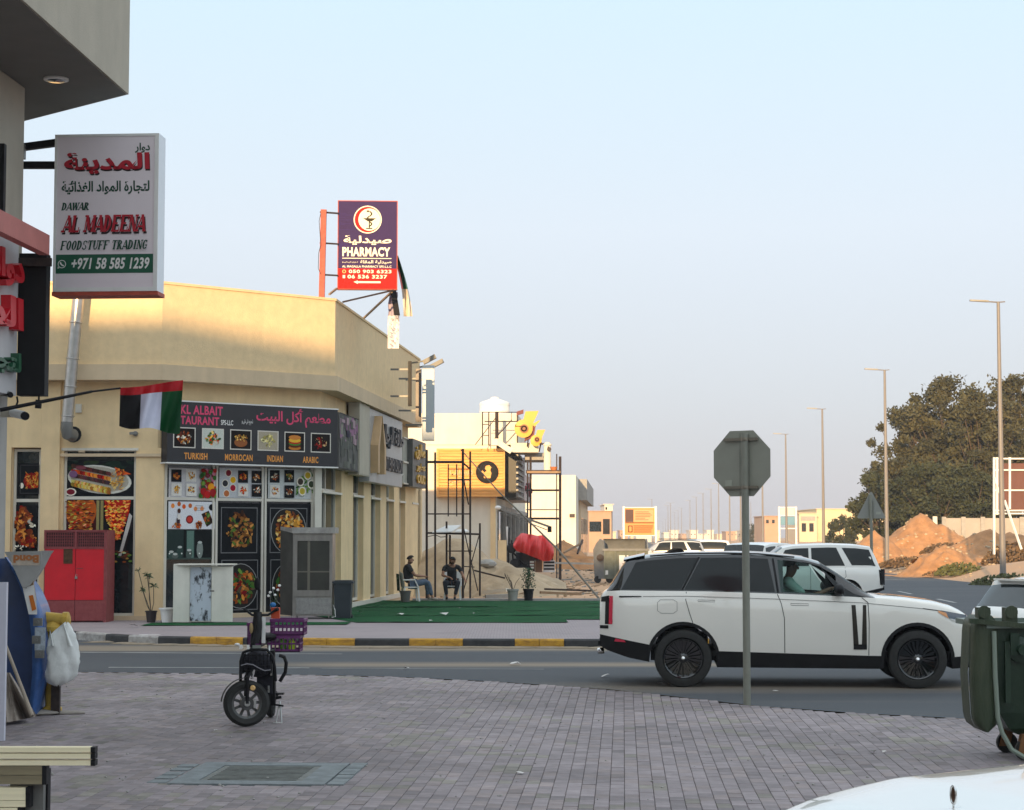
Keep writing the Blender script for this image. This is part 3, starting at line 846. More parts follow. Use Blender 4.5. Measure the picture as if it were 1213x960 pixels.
def p_platter(p,w,h):
    lim=(0,0,w,h)
    for i in range(26):p.disc(random.uniform(0,w),random.uniform(.75*h,h),.12,.06,random.choice([lin(30,50,40),lin(45,60,35),lin(20,30,30)]),lim=lim)
    p.disc(w*.5,h*.47,w*.46,h*.40,lin(215,215,205),24,-.12);p.disc(w*.5,h*.48,w*.42,h*.35,lin(175,170,155),24,-.12)
    p.disc(w*.09,h*.12,w*.08,h*.11,WHT[0]);p.disc(w*.09,h*.12,w*.06,h*.08,lin(120,20,40))
    for r_,(y0,pal) in enumerate(((.66,REDF),(.54,[lin(70,45,50),lin(95,60,60)]),(.80,[lin(60,40,35),lin(90,50,40)]),(.36,GOLD),(.28,GOLD))):
        for i in range(22):
            t=i/21;p.disc(w*(.12+.52*t),h*(y0-.22*t+.05),w*.028,h*.07,tuple(c*random.uniform(.6,1.2) for c in random.choice(pal)),6,.6)
    for i in range(60):p.disc(w*random.uniform(.66,.84),h*random.uniform(.18,.68),w*.035,h*.016,random.choice(GOLD),4,random.uniform(-.2,1.6))
    p.poly([(w*.72,h*.82),(w*.96,h*.62),(w*.76,h*.58)],REDF[1]);
    for i in range(16):p.disc(w*random.uniform(.74,.9),h*random.uniform(.6,.76),w*.015,h*.03,random.choice(REDF+BRN),5)
    p.disc(w*.13,h*.62,w*.06,h*.10,lin(120,85,120))
    p.disc(w*.24,h*.80,w*.08,h*.06,lin(120,60,70))
def p_shawarma(p,w,h):
    lim=(0,0,w,h)
    p.rect(0,h*.3,w*.5,h,lin(70,22,24));p.rect(w*.46,h*.5,w*.56,h,lin(150,140,90));p.rect(w*.5,h*.5,w*.52,h,lin(60,60,50))
    p.disc(w*.24,h*.84,w*.22,h*.30,BRN[1],20,lim=lim)
    for i in range(240):
        x=w*(.24+random.uniform(-.20,.20));y=random.uniform(.32,1)*h;sl=min(1,.45+y/h*.6)
        x=w*.24+(x-w*.24)*sl
        p.disc(x,y,w*.03,h*.012,tuple(c*random.uniform(.6,1.5) for c in random.choice(REDF+BRN+GOLD)),5,random.uniform(-.5,.5),lim=lim)
    p.poly([(w*.58,h),(w*.96,h),(w*.93,h*.78),(w*.80,h*.38),(w*.74,h*.38),(w*.62,h*.72)],REDF[0])
    for i in range(240):
        y=random.uniform(.38,1);c0=.77;hw=pl([(.38,.03),(.72,.15),(1,.18)],y)
        p.disc(w*(c0+random.uniform(-hw,hw)),y*h,w*.026,h*.012,tuple(c*random.uniform(.8,1.9) for c in random.choice(REDF[1:]+GOLD[:2])),5,random.uniform(-.8,.8),lim=lim)
    p.poly([(w*.80,h*.12),(w*.86,h*.12),(w*.99,h*.75),(w*.95,h*.8)],lin(190,185,180));p.poly([(w*.84,h*.12),(w*.88,h*.12),(w*.99,h*.6),(w*.985,h*.7)],lin(35,25,25))
    for i in range(30):p.disc(w*random.uniform(.7,.98),h*random.uniform(.02,.2),w*.03,h*.015,tuple(c*random.uniform(.6,1) for c in random.choice(WHT+GRN+BRN)),6,lim=lim)
def p_fries(p,w,h):
    p.disc(w*.6,h*.45,w*.36,h*.25,REDF[2],12)
    for i in range(90):p.disc(w*random.uniform(.35,.92),h*random.uniform(.25,.72),w*.10,h*.018,random.choice(REDF+GOLD[:2]),4,random.uniform(.3,2.8),lim=(0,0,w*.97,h))
    p.disc(w*.18,h*.3,w*.09,h*.09,WHT[0]);p.ring(w*.1,h*.05,w*.95,h*.95,.02,lin(60,60,62))
def p_shrimp(p,w,h):
    for cx,cy,r_ in ((.3,.82,.3),(.55,.7,.25),(.2,.6,.28),(.4,.3,.4),(.75,.2,.3)):
        p.food(w*cx,h*cy,w*r_,h*r_*.5,BRN+REDF[2:3],45,.35,lim=(0,0,w,h))
    p.food(w*.8,h*.6,w*.2,h*.1,WHT,8,.4,lim=(0,0,w,h));p.food(w*.3,h*.05,w*.4,h*.06,WHT,14,.4,lim=(0,0,w,h))
poster(face1,75.5,158.5,546,588,p_platter,lab='poster of a kebab platter with fries')
poster(face1,75.5,158.5,593,668,p_shawarma,lab='poster of two shawarma spits')
poster(face1,20,47,549,587,p_fries,lab='poster of red fries on black');poster(face1,17,44,598,652,p_shrimp,lab='poster of fried shrimp')
# --- face 2: shopfront
g2= lambda px:a_of(face2,px)
z2= lambda px,py:z_of(face2,px,py)
bays=[(197,256),(257.5,314),(315.5,373)]
pier(face2,0,g2(195),ZB-.1,4.12,m='frame');pier(face2,g2(373.5),L2,ZB-.1,4.12)
mb=MB();face2.slab(mb,g2(372),ZB,g2(380),4.12,-.1,.03);mb.build('window_jamb',M['frame'],bld)
zt=z2(285,552);zm=z2(285,592)
for i,(a,b) in enumerate(bays):window(face2,g2(a),g2(b),ZB+.05,zt+.04,bars=(zm,),fw=.055)
def grid_food(cells,bgc=lin(205,205,208)):
    def f(p,w,h):
        for cx,cy,pal,dark in cells:
            x,y=cx*w,cy*h;s_=h*.2
            p.rect(x-s_,y-s_*1.05,x+s_,y+s_*1.05,DK if dark else lin(225,222,215))
            p.food(x,y,s_*.72,s_*.7,pal,26,.28)
    return f
def p_m1(p,w,h):
    grid_food([(.16,.74,BRN,1),(.47,.76,GOLD,0),(.16,.27,GOLD,0),(.47,.27,GOLD+BRN,0)])(p,w,h)
    for i in range(80):p.disc(w*random.uniform(.66,.98),h*random.uniform(.03,.97),w*.045,w*.045,random.choice(REDF[:1]+REDF[2:3]+GRN+[lin(120,30,50),lin(200,120,140)]),8,lim=(0,0,w,h))
    for q in ((.88,.38,lin(240,160,30)),(.72,.22,lin(170,20,25)),(.8,.12,lin(190,30,30)),(.92,.2,lin(160,20,25))):p.disc(w*q[0],h*q[1],w*.07,w*.07,q[2],12)
def p_m2(p,w,h):
    for x,y,c in ((.2,.83,lin(130,30,40)),(.3,.6,lin(235,180,20)),(.13,.48,lin(50,50,55)),(.3,.33,lin(170,20,50)),(.16,.14,lin(190,110,60))):
        p.disc(w*x,h*y,w*.075,w*.075,WHT[0]);p.disc(w*x,h*y,w*.06,w*.06,c)
    grid_food([(.52,.72,BRN+REDF,1),(.82,.72,BRN+WHT,1),(.52,.26,REDF+WHT,0),(.82,.26,WHT+BRN,1)])(p,w,h)
def p_m3(p,w,h):
    grid_food([(.14,.74,BRN+WHT,1),(.45,.76,GOLD+GRN+WHT,1),(.14,.24,GOLD+REDF+WHT,0),(.45,.24,WHT+BRN,1)])(p,w,h)
    for i in range(26):p.disc(w*random.uniform(.6,.98),h*random.uniform(.05,.95),w*.05,w*.02,random.choice(GRN),5,random.uniform(0,3),lim=(0,0,w,h))
    for x,y,c in ((.84,.8,lin(200,170,40)),(.68,.58,lin(70,60,50)),(.92,.5,lin(60,70,50)),(.72,.26,lin(190,170,60))):
        p.disc(w*x,h*y,w*.085,w*.085,WHT[0]);p.disc(w*x,h*y,w*.06,w*.06,c)
def p_m4(p,w,h):
    for i in range(6):p.disc(w*(.1+.12*i+random.uniform(-.02,.02)),h*random.uniform(.7,.92),w*.04,w*.045,random.choice(REDF+BRN[:2]),9);
    p.disc(w*.45,h*.35,w*.08,w*.08,lin(120,20,30));p.disc(w*.45,h*.35,w*.055,w*.055,lin(200,60,50));p.disc(w*.92,h*.8,w*.06,w*.06,DK)
    p.rect(w*.55,h*.68,w*.75,h*.70,lin(140,140,145));p.rect(w*.56,h*.76,w*.78,h*.78,lin(140,140,145));p.rect(w*.57,h*.84,w*.74,h*.86,lin(140,140,145))
    p.poly([(w*.70,h*.55),(w*.86,h*.68),(w*.96,h*.25),(w*.82,h*.08)],lin(50,30,25));p.food(w*.83,h*.38,w*.07,h*.22,BRN+GRN,22,.5)
    p.food(w*.64,h*.14,w*.08,h*.15,BRN,18,.5);p.rect(w*.17,h*.02,w*.24,h*.4,lin(60,40,50));p.rect(w*.19,h*.35,w*.25,h*.55,lin(225,220,215));p.disc(w*.22,h*.66,w*.035,h*.09,lin(80,45,35))
    p.food(w*.18,h*.12,w*.12,h*.12,REDF+BRN,18,.4)
def p_dish(top):
    def f(p,w,h):
        for (x0,y0,x1,y1,cx,cy,pal,plate) in top:
            p.ring(w*x0,h*y0,w*x1,h*y1,.02,lin(120,120,122))
            if plate:p.disc(w*cx,h*cy,w*.40,w*.44,lin(150,150,150),24,lim=(0,h*y0+.02,w,h*y1-.02));p.disc(w*cx,h*cy,w*.385,w*.425,lin(40,38,36),24,lim=(0,h*y0+.03,w,h*y1-.03))
            p.food(w*cx,h*cy,w*.36,w*.40,pal,130,.17,lim=(w*.04,h*y0+.03,w*.96,h*y1-.03),el=.45)
    return f
OFB=-.10
poster(face2,199,254.5,555,590,p_m1,bgc=lin(200,198,200),off=OFB,lab='menu poster with peppers and an orange');poster(face2,259,312.5,555,590,p_m2,bgc=lin(195,198,202),off=OFB,lab='menu poster with small bowls of sauce');poster(face2,317,371.5,556,591,p_m3,bgc=lin(200,205,205),off=OFB,lab='menu poster with green herbs and soup bowls')
poster(face2,199,254.5,594.5,627,p_m4,bgc=lin(222,224,230),off=OFB,lab='white menu poster with a small printed waiter')
zb2=ZB+.12
zt2=z2(285,596)
BEANS=[lin(170,110,50),lin(130,75,35),lin(90,50,25),lin(200,140,70),lin(70,40,25),lin(80,110,40)]
for q,(a,b) in enumerate(bays[1:]):
    poster(face2,0,0,0,0,p_dish([(.08,.54,.92,.96,.5,.75,BEANS if q==0 else [lin(225,160,60),lin(190,110,40),lin(120,60,30),lin(220,190,120)],q==1),(.08,.02,.92,.48,.52,.24,REDF[2:3]+BRN+GRN+[lin(90,80,60)],True)]),a01=(g2(a)+.06,g2(b)-.06),z01=(zb2,zt2),off=OFB,lab=('tall black poster of a bean stew' if q==0 else 'tall black poster of a rice plate'))
# things seen behind the glass of the first bay
jars=MB()
shelf_z=z2(225,662)
sub=Fr(face2.p(g2(199),0,-.098),face2.u)
pr=Pr(sub,0.0)
w_=g2(254)-g2(199)
pr.rect(0,shelf_z,w_,z2(225,628),lin(38,52,50));pr.rect(w_*.38,shelf_z,w_*.43,z2(225,628),lin(15,18,18));pr.rect(w_*.62,shelf_z,w_*.98,z2(225,628),lin(20,24,25));pr.rect(w_*.45,shelf_z,w_*.6,z2(225,629),lin(95,125,115))
pr.rect(0,shelf_z-.02,w_,shelf_z+.02,lin(60,75,70))
for x,hh,c in ((.12,.18,(60,80,75)),(.3,.3,(50,70,65)),(.5,.22,(75,90,85)),(.73,.42,(130,140,135)),(.2,.12,(90,100,95))):
    pr.disc(w_*x,shelf_z+hh*.5,w_*.07,hh*.5,lin(*c),12);pr.disc(w_*x,shelf_z+hh*.9,w_*.05,.03,lin(190,195,190),8)
for x in (.08,.34,.52,.72):pr.disc(w_*x,shelf_z+.12,.02,.02,lin(230,235,230),6)
pr.build('kitchen_display',bld)
# --- face 3: pilasters and tall windows down the street side
g3= lambda px:a_of(face3,px)
cols3=[(404,418),(430.5,439),(450.5,457.5),(466.5,473),(480,488),(495,500)]
prev=0.25
pier(face3,0,.25,ZB-.1,4.12)
zz3=3.25
for a,b in cols3:
    a0,a1=g3(a),g3(b)
    pier(face3,a0,a1,ZB-.1,4.12)
    window(face3,prev,a0,ZB+.15,4.05,bars=(zz3,),vbars=((prev+a0)/2,),fw=.07,rec=-.2)
    mb=MB();face3.slab(mb,prev,3.16,a0,3.22,-.2,.03);mb.build('window_ledge',M['frame'],bld)
    prev=a1
pier(face3,prev,L3,ZB-.1,4.12)
mb=MB();face3.slab(mb,0,ZB,L3,ZB+.13,-.05,.06);mb.build('plinth',M['frame'],bld)
lamps=MB()
for f_,a,z in ((face2,g2(199),3.98),(face3,1.0,4.02),(face3,4.2,4.02),(face3,9.7,4.02),(face3,12.5,4.02)):
    o=MB();o.ell(f_.p(a,z,.25),.07,.07,.06,8,6);o.lathe(f_.p(a,z+.04,.25),(0,0,1),[(.03,0),(.03,.12)],8)
    o.build('bulb_lamp',M['white'],bld)
# wall fittings on face 1
def fitting(name,px,py,w_,h_,d_,m='frame'):
    a,z=a_of(face1,px),z_of(face1,px,py)
    mb=MB();face1.slab(mb,a-w_/2,z-h_/2,a+w_/2,z+h_/2,.005,d_);face1.slab(mb,a-w_*.35,z-h_*.3,a+w_*.35,z+h_*.3,d_,d_+.01,0)
    return mb.build(name,M[m],bld)
fitting('junction_box',91,484,.14,.2,.05);fitting('vent_grille',95.5,535,.15,.05,.04,'cornice')
mb=MB();p=face1.p(f1(159),z_of(face1,159,514),0);mb.lathe(p,face1.n,[(.06,0),(.06,.05),(.03,.06)],10);mb.beam(p+V((-.12,-.1,0)),p+V((.05,-.1,.01)),.05,.06);mb.build('wall_camera',M['steelgrey'],bld)
# spotlights on brackets at the far end of the parapet
for px,py in ((486,424),(496,429)):
    a=a_of(face3,px,470,.35)
    z=z_of(face3,px,py,.6)
    q=face3.p(a,z,.35)
    mb=MB();mb.beam(q,q+V((.5,-.2,.06)),.05,.05);mb.obb(q+V((.62,-.25,.1)),(.2,-.05,.10),(.0,.12,0),(-.03,0,.06));mb.build('spotlight',M['steelgrey'],bld)

# ------------------------------------------------------------------ exhaust pipe
pa=P(93,350,43.2);pb=P(86,425,43.25);pc=P(79.5,500,43.3)
t=thing('exhaust_duct',(pc.x,43.3,pc.z-.4),'galvanised exhaust duct running down the cream wall left of the flag','duct')
mb=MB();mb.tube([P(95,330,43.2),pa,pb,pc],.135,16)
mb.build('pipe',M['steel'],t)
for q in (pb,P(80.5,493,43.3),P(90,382,43.2),P(83.5,458,43.27)):
    mb=MB();mb.lathe(q,(pa-pc),[(.138,-.02),(.152,-.01),(.152,.01),(.138,.02)],16);mb.build('joint_band',M['steel'],t)
mb=MB();mb.tube([pc,P(79,508,43.3),P(80.5,514,43.33),P(86,516,43.55)],[.137,.142,.15,.15],16);mb.build('elbow',M['steelgrey'],t)
mb=MB();mb.lathe(P(87.5,515,43.85),(0,-1,0),[(.0,.0),(.17,.0),(.19,.05),(.12,.06)],14);mb.build('wall_collar',M['blackmatte'],t)

# ------------------------------------------------------------------ restaurant sign
SO=0.32
s2=Fr(face2.p(0,0,SO),face2.u)
def a2(px,py=510): return a_of(s2,px,py)
sa0,sa1=a2(198),a2(400)
sz1=5.28;sz0=3.98
sz1=z_of(s2,300,480.5);sz0=z_of(s2,300,550.5)
sign=thing('restaurant_sign',s2.p(sa0,sz0,0),'long black restaurant sign with pink Arabic lettering and six framed food pictures','sign')
mb=MB();s2.slab(mb,sa0,sz0,sa1,sz1,-.25,0);mb.build('panel',mat('sign_black_panel',(0.016,0.016,0.02),.45,var=.1),sign)
mb=MB();s2.slab(mb,sa0-.02,sz1,sa1+.02,sz1+.03,-.26,.012);s2.slab(mb,sa0-.02,sz0-.03,sa1+.02,sz0,-.26,.012);mb.build('edge_trim',M['white'],sign)
W_,Hh=sa1-sa0,sz1-sz0
sf=Fr(s2.p(sa0,sz0,0),s2.u)
pink=lin(214,60,105)
m_pink=mat('pink_letter',pink,.4)
mb=MB()
text(mb,sf,'AKL ALBAIT',W_*.035,Hh*.80,W_*.31,Hh*.95,.003,0,bold=.03,spacing=1.08)
mb.build('lettering',m_pink,sign);mb=MB();text(mb,sf,'RESTAURANT',W_*.0,Hh*.63,W_*.29,Hh*.77,.003,0,bold=.03,spacing=1.08)
mb.build('lettering',m_pink,sign);mb=MB();text(mb,sf,arabic('مطعم أكل البيت'),W_*.505,Hh*.66,W_*.955,Hh*.98,.003,0,bold=.022)
mb.build('lettering',m_pink,sign)
mb=MB();text(mb,sf,'SPS-LLC',W_*.30,Hh*.645,W_*.37,Hh*.73,.003,0,bold=.02);text(mb,sf,arabic('ذ.م.م ش.ش.و'),W_*.42,Hh*.66,W_*.485,Hh*.76,.003,0,bold=.01)
mb.build('small_lettering',M['white'],sign)
mb=MB()
for tx,a,b in (('TURKISH',.095,.225),('MORROCAN',.325,.485),('INDIAN',.57,.665),('ARABIC',.785,.88)):
    text(mb,sf,tx,W_*a,Hh*.055,W_*b,Hh*.165,.003,0,bold=.03,spacing=1.1)
mb.build('orange_lettering',mat('orange_letter',lin(226,150,60),.4),sign)
pals=[BRN+WHT,REDF+GRN+WHT+GOLD,GOLD+[lin(120,60,30)],[lin(235,225,170),lin(215,200,130),lin(160,150,90)],BRN+GOLD+GRN[:1],[lin(150,30,20),lin(30,20,18),lin(60,25,20),lin(200,170,120)]]
for i in range(6):
    xc=lerp(.095,.895,i/5)*W_;hw=W_*.062
    pr=Pr(Fr(sf.p(xc-hw,Hh*.24,.004),sf.u),0)
    ph=Hh*.34
    pr.rect(0,0,2*hw,ph,lin(215,210,200));pr.rect(.025,.025,2*hw-.025,ph-.025,lin(30,24,22) if i in (0,2,4,5) else lin(170,160,140) if i==3 else lin(200,205,195))
    lim=(.03,.03,2*hw-.03,ph-.03)
    if i==2:pr.disc(hw,ph*.36,hw*.62,ph*.22,lin(150,90,50),14,lim=lim)
    if i==4:
        for y,c in ((.2,lin(190,120,50)),(.32,lin(90,40,25)),(.42,lin(70,130,50)),(.5,lin(180,40,30)),(.58,lin(230,180,60)),(.72,lin(205,130,60))):pr.disc(hw,ph*y,hw*.6,ph*.12,c,12,lim=lim)
    else:pr.food(hw,ph*(.5 if i!=2 else .58),hw*.72,ph*(.34 if i!=2 else .18),pals[i],46,.26,lim=lim)
    pr.build('food_picture',sign)
mb=MB()
# side return of the same sign on the street face
s3=Fr(face3.p(0,0,SO),face3.u)
cb0,cb1=a_of(s3,400.5),a_of(s3,424)
pr=Pr(Fr(s3.p(cb0,sz0,0),s3.u),.003)
rw,rh=cb1-cb0,5.28-sz0;rh=sz1-sz0
mb=MB();s3.slab(mb,cb0,sz0,cb1,sz1,-.25,0);mb.build('side_panel',mat('faded_panel',(0.12,0.12,0.12),.5,var=.2),sign)
pr.rect(0,0,rw,rh,lin(92,92,90))
for i in range(70):
    x,y=random.uniform(0,rw*.9),random.uniform(0,rh*.9)
    pr.rect(x,y,min(rw,x+random.uniform(.1,.5)),min(rh,y+random.uniform(.08,.3)),random.choice([lin(150,110,140),lin(120,90,115),lin(100,105,100),lin(85,85,80),lin(130,130,120),lin(165,140,150)]) if y>rh*.45 else random.choice([lin(110,112,105),lin(80,84,80),lin(95,98,90),lin(70,72,70)]))
pr.rect(rw*.35,rh*.6,rw*.5,rh*.72,lin(40,35,60))
pr.ring(0,0,rw,rh,.02,lin(60,60,60))
pr.build('faded_picture_print',sign)
# cream box beside it, grey barber-style sign with a tan arrow, gold letter sign
def sign3(name,px0,px1,z0,z1,off,m,label,depth=.3):
    f_=Fr(face3.p(0,0,off),face3.u)
    a0,a1=a_of(f_,px0),a_of(f_,px1)
    t=thing(name,f_.p(a0,z0,0),label,'sign')
    mb=MB();f_.slab(mb,a0,z0,a1,z1,-depth,0);mb.build('panel',m,t)
    return t,Fr(f_.p(a0,z0,0),f_.u),a1-a0,z1-z0
zA1,zA0=5.66,3.72
t,f_,w_,h_=sign3('sign_box',425,437,zA0,zA1,.36,M['beige'],'blank cream boxed panel between the black restaurant sign and the grey shop sign')
mb=MB();mb.obb(f_.p(w_/2,h_/2,.004),f_.u*(w_/2-.03),V((0,0,h_/2-.03)),f_.n*.004);mb.build('face_sheet',M['beige'],t)
M['darklet']=mat('dark_steel_letter',(0.06,0.065,0.075),.4,metal=.4)
m_gs=mat('grey_sign_panel',(0.36,0.38,0.39),.35,metal=.2,var=.1)
t,f_,w_,h_=sign3('shop_sign',437.2,476,3.60,zA1-.03,.33,m_gs,'pale grey shop sign with a tall tan arrow emblem and raised dark Arabic letters')
mb=MB()
for s_ in (-1,1):
    mb.prism([f_.p(w_*.14+s_*w_*.005,h_*.92,.0),f_.p(w_*.14+s_*w_*.115,h_*.5,0),f_.p(w_*.14+s_*w_*.115,h_*.12,0),f_.p(w_*.14+s_*w_*.07,h_*.12,0),f_.p(w_*.14+s_*w_*.07,h_*.45,0)],f_.n*.22)
mb.build('arrow_emblem',mat('tan_emblem',(0.50,0.33,0.17),.5,var=.1),t)
mb=MB();text(mb,f_,arabic('حلاقة الرجال'),w_*.30,h_*.52,w_*.97,h_*.86,.01,0,bold=.02,ext=.08);mb.build('raised_letter',M['darklet'],t);mb=MB();text(mb,f_,'GENTLEMEN SALON',w_*.30,h_*.20,w_*.95,h_*.40,.01,0,bold=.02,ext=.06)
mb.build('raised_letter',M['darklet'],t)
t,f_,w_,h_=sign3('blank_sign',476.5,488,3.75,5.25,.15,mat('pale_sign_panel',(0.30,0.31,0.27),.5,var=.15),'narrow faded blank sign panel between the grey sign and the gold lettered sign')
mb=MB()
f_.slab(mb,0,h_*.45,w_,h_*.49,0,.05);f_.slab(mb,0,h_-.04,w_,h_,0,.05);f_.slab(mb,0,0,w_,.04,0,.05);mb.build('frame_bar',M['frame'],t)
t,f_,w_,h_=sign3('gold_letter_sign',488.5,504,3.70,5.25,.33,mat('dark_grey_sign',(0.09,0.09,0.085),.5,var=.2),'dark shop sign with gold Arabic letters at the far end of the facade')
mb=MB();gl=V((0,0,0))
text(mb,f_,arabic('صالون'),w_*.12,h_*.58,w_*.85,h_*.92,.01,0,bold=.03,ext=.06);text(mb,f_,arabic('عطور'),w_*.2,h_*.32,w_*.9,h_*.52,.01,0,bold=.03,ext=.05);text(mb,f_,'OUD',w_*.25,h_*.08,w_*.9,h_*.27,.01,0,bold=.04,ext=.05)
mb.build('gold_letter',mat('gold_letter',(0.62,0.38,0.05),.35,metal=.3),t)
# projecting signs at the far end
def proj_sign(px0,px1,py0,py1,d,dep,m,name,label,m2=None):
    a,b=P(px0,py1,d),P(px1,py0,d)
    t=thing(name,(a.x,d,a.z),label,'sign')
    mb=MB();mb.box(a.x,b.x,d,d+dep,a.z,b.z);mb.build('casing',m,t)
    mb=MB();mb.box(a.x+.03,b.x-.03,d-.012,d,a.z+.03,b.z-.03);mb.build('face_panel',m2 or m,t)
    for q in (.2,.8):mb=MB();mb.box(a.x-.5,a.x,d+dep*.3,d+dep*.3+.05,lerp(a.z,b.z,q),lerp(a.z,b.z,q)+.05);mb.build('bracket',M['steelgrey'],t)
proj_sign(500,514.5,433,522,56.5,.3,mat('pale_blue_sign',(0.50,0.56,0.60),.4,var=.04),'projecting_sign','pale blue-white projecting sign box standing proud at the far end of the parapet')
proj_sign(492.3,499,437,500,55.0,.2,mat('brown_sign_edge',(0.06,0.04,0.03),.4,col2=(0.16,0.13,0.12),vs=1.5),'projecting_sign','thin dark brown projecting sign beside the pale blue-white one')
proj_sign(483.2,487.6,428,481,53.5,.18,M['black'],'projecting_sign','thin black projecting sign nearest along the shaded parapet')

# ------------------------------------------------------------------ pharmacy sign on the roof
D=48.0
a,b=P(399.5,343,D),P(471,237.5,D)
t=thing('pharmacy_sign',(a.x,D,a.z),'tall purple and red pharmacy sign with a white crescent roundel on a roof post','sign')
ang=R(3)
pf=Fr(V((a.x,D,a.z)),(math.cos(ang),math.sin(ang),0))
w_,h_=b.x-a.x,b.z-a.z
mb=MB();pf.slab(mb,0,0,w_,h_,-.18,0);mb.build('casing',M['rustred'],t)
pr=Pr(pf,.004)
pr.rect(.02,.02,w_-.02,h_-.02,lin(62,48,90));pr.rect(.02,.02,w_-.02,h_*.235,lin(192,36,32))
for i in range(26):
    y=random.uniform(.25,.95)*h_;pr.rect(.03,y,random.uniform(.1,.5),y+.012,lin(66,54,110))
cx,cy,r_=w_*.5,h_*.785,w_*.235
pr.disc(cx,cy,r_,r_,lin(240,235,215),28);pr.disc(cx,cy,r_*.92,r_*.92,lin(192,36,32),28);pr.disc(cx+r_*.12,cy,r_*.78,r_*.80,lin(240,236,215),28)
dk=lin(60,55,40)
pr.rect(cx+r_*.08,cy-r_*.62,cx+r_*.16,cy+r_*.1,dk);pr.poly([(cx-r_*.35,cy+r_*.1),(cx+r_*.6,cy+r_*.1),(cx+r_*.3,cy-r_*.12),(cx+r_*.0,cy-r_*.12)],dk);pr.rect(cx-r_*.12,cy-r_*.68,cx+r_*.34,cy-r_*.6,dk)
for k in range(16):
    u=k/15;pr.disc(cx+r_*(.12+.16*math.sin(u*9)),cy+r_*lerp(-.5,.55,u),.022,.022,dk,6)
pr.disc(cx+r_*.02,cy+r_*.6,.04,.025,dk,7)
pr.build('printed_face',t)
mb=MB()
text(mb,pf,arabic('صيدلية'),w_*.10,h_*.50,w_*.90,h_*.605,.012,0,bold=.03)
text(mb,pf,'PHARMACY',w_*.08,h_*.37,w_*.88,h_*.475,.012,0,bold=.045,spacing=1.1)
pf.slab(mb,w_*.08,h_*.345,w_*.9,h_*.353,.010,.012)
text(mb,pf,arabic('صيدلية المقلة'),w_*.38,h_*.285,w_*.9,h_*.33,.012,0,bold=.02)
text(mb,pf,arabic('ذ.م.م ش.ش.و'),w_*.08,h_*.295,w_*.34,h_*.315,.012,0,bold=.02)
text(mb,pf,'AL MAGALLA PHARMACY SPS-L.L.C',w_*.08,h_*.245,w_*.9,h_*.27,.012,0,bold=.025,spacing=1.05)
text(mb,pf,'050 903 6323',w_*.19,h_*.182,w_*.9,h_*.222,.012,0,bold=.03,spacing=1.1)
text(mb,pf,'06 536 3237',w_*.17,h_*.122,w_*.83,h_*.165,.012,0,bold=.03,spacing=1.1)
pf.slab(mb,w_*.09,h_*.125,w_*.13,h_*.16,.010,.012)
mb.prism([pf.p(w_*x,h_*y,.010) for x,y in ((.27,.085),(.34,.10),(.34,.092),(.72,.092),(.72,.072),(.34,.072),(.34,.062))],pf.n*.002)
mb.build('lettering',mat('cream_letter',(0.80,0.76,0.62),.5),t)
mb=MB();text(mb,pf,'o',w_*.08,h_*.18,w_*.145,h_*.222,.012,0,bold=.01);mb.build('phone_symbol',mat('olive_symbol',(0.45,0.40,0.12),.5),t)
q0,q1=P(380.5,349,47.6),P(384,248,47.6)
t=thing('sign_post',(q0.x,47.6,q0.z-.2),'red steel post with three arms holding the pharmacy sign above the parapet','post')
mb=MB();mb.beam((q0.x,47.7,q0.z-.3),(q0.x+.04,47.7,q1.z),.14,.14,up=(0,1,0));mb.build('post',M['rustred'],t)
for py in (251.5,288,325.5):
    z=P(390,py,47.7).z;mb=MB();mb.beam((q0.x-.05,47.7,z),(a.x+.02,47.95,z+.01),.04,.04);mb.build('arm',M['iron'],t)
mb=MB();mb.tube([P(380,253,47.6),P(378,262,47.6),P(380,290,47.6),P(377.5,300,47.6),P(377,318,47.6),P(380,325,47.6)],.008,5);mb.build('cable',M['iron'],t)
for i,(x0,y0,d0,x1,y1,d1) in enumerate(((406,358,47.3,466,344,48),(430,378,51.5,464,346,48),(390,349,47.2,399,342,48))):
    mb=MB();mb.beam(P(x0,y0,d0),P(x1,y1,d1),.045,.045);mb.build('brace',M['iron'] if i==0 else M['wood'],t)
# flag bunched up behind the sign, and a hanging printed cloth
fl=MB()
def flagfn(u,v):
    px=lerp(469,476,v)+u*5+5*math.sin(v*2.2)-2+u*6*v;py=lerp(303,375,v)
    return P(px+.8*math.sin(u*12),py,49.0+.12*math.sin(u*11+v*5))
t=thing('flag',P(470,372,49),'limp furled national flag hanging from the right edge of the pharmacy sign','flag')
n_v=12
for k,(u0,u1,c) in enumerate(((0,.35,lin(190,35,40)),(.35,1.0,lin(20,95,60)))):
    fl.grid(lambda u,v:flagfn(lerp(u0,u1,u),v*.55),5,8,0,c)
fl.grid(lambda u,v:flagfn(u,.55+v*.45),8,6,0,lin(215,205,190));
fl.build('cloth',M['flat'],t,sharp=None)
mb=MB();mb.grid(lambda u,v:P(lerp(464,469,u)+v*5-(2 if u<.5 else 0),lerp(343,374,v),48.85+.03*u),3,5);mb.build('black_stripe',mat('black_cloth',(.015,.015,.018),.9),t,sharp=None)
fl=MB()
fl.grid(lambda u,v:P(lerp(461,471,u)-v*1.5+.6*math.sin(v*9),lerp(346,374,v),49.2+.08*math.sin(u*9)),5,6,0,lin(165,155,175))
fl.grid(lambda u,v:P(lerp(459.5,473,u)-v*.5,lerp(374,413,v),49.2+.08*math.sin(u*9+v*3)),6,8,0,lin(225,222,228))
for k in range(26):
    x,y=random.uniform(461,470),random.uniform(374,408);fl.grid(lambda u,v:P(x+u*random.uniform(1,3),y+v*1.2,49.05),1,1,0,lin(160,155,165))
tag(fl.build('hanging_cloth',M['flat'],sharp=None),'pale printed cloth strip hanging down under the pharmacy sign to the parapet','banner')

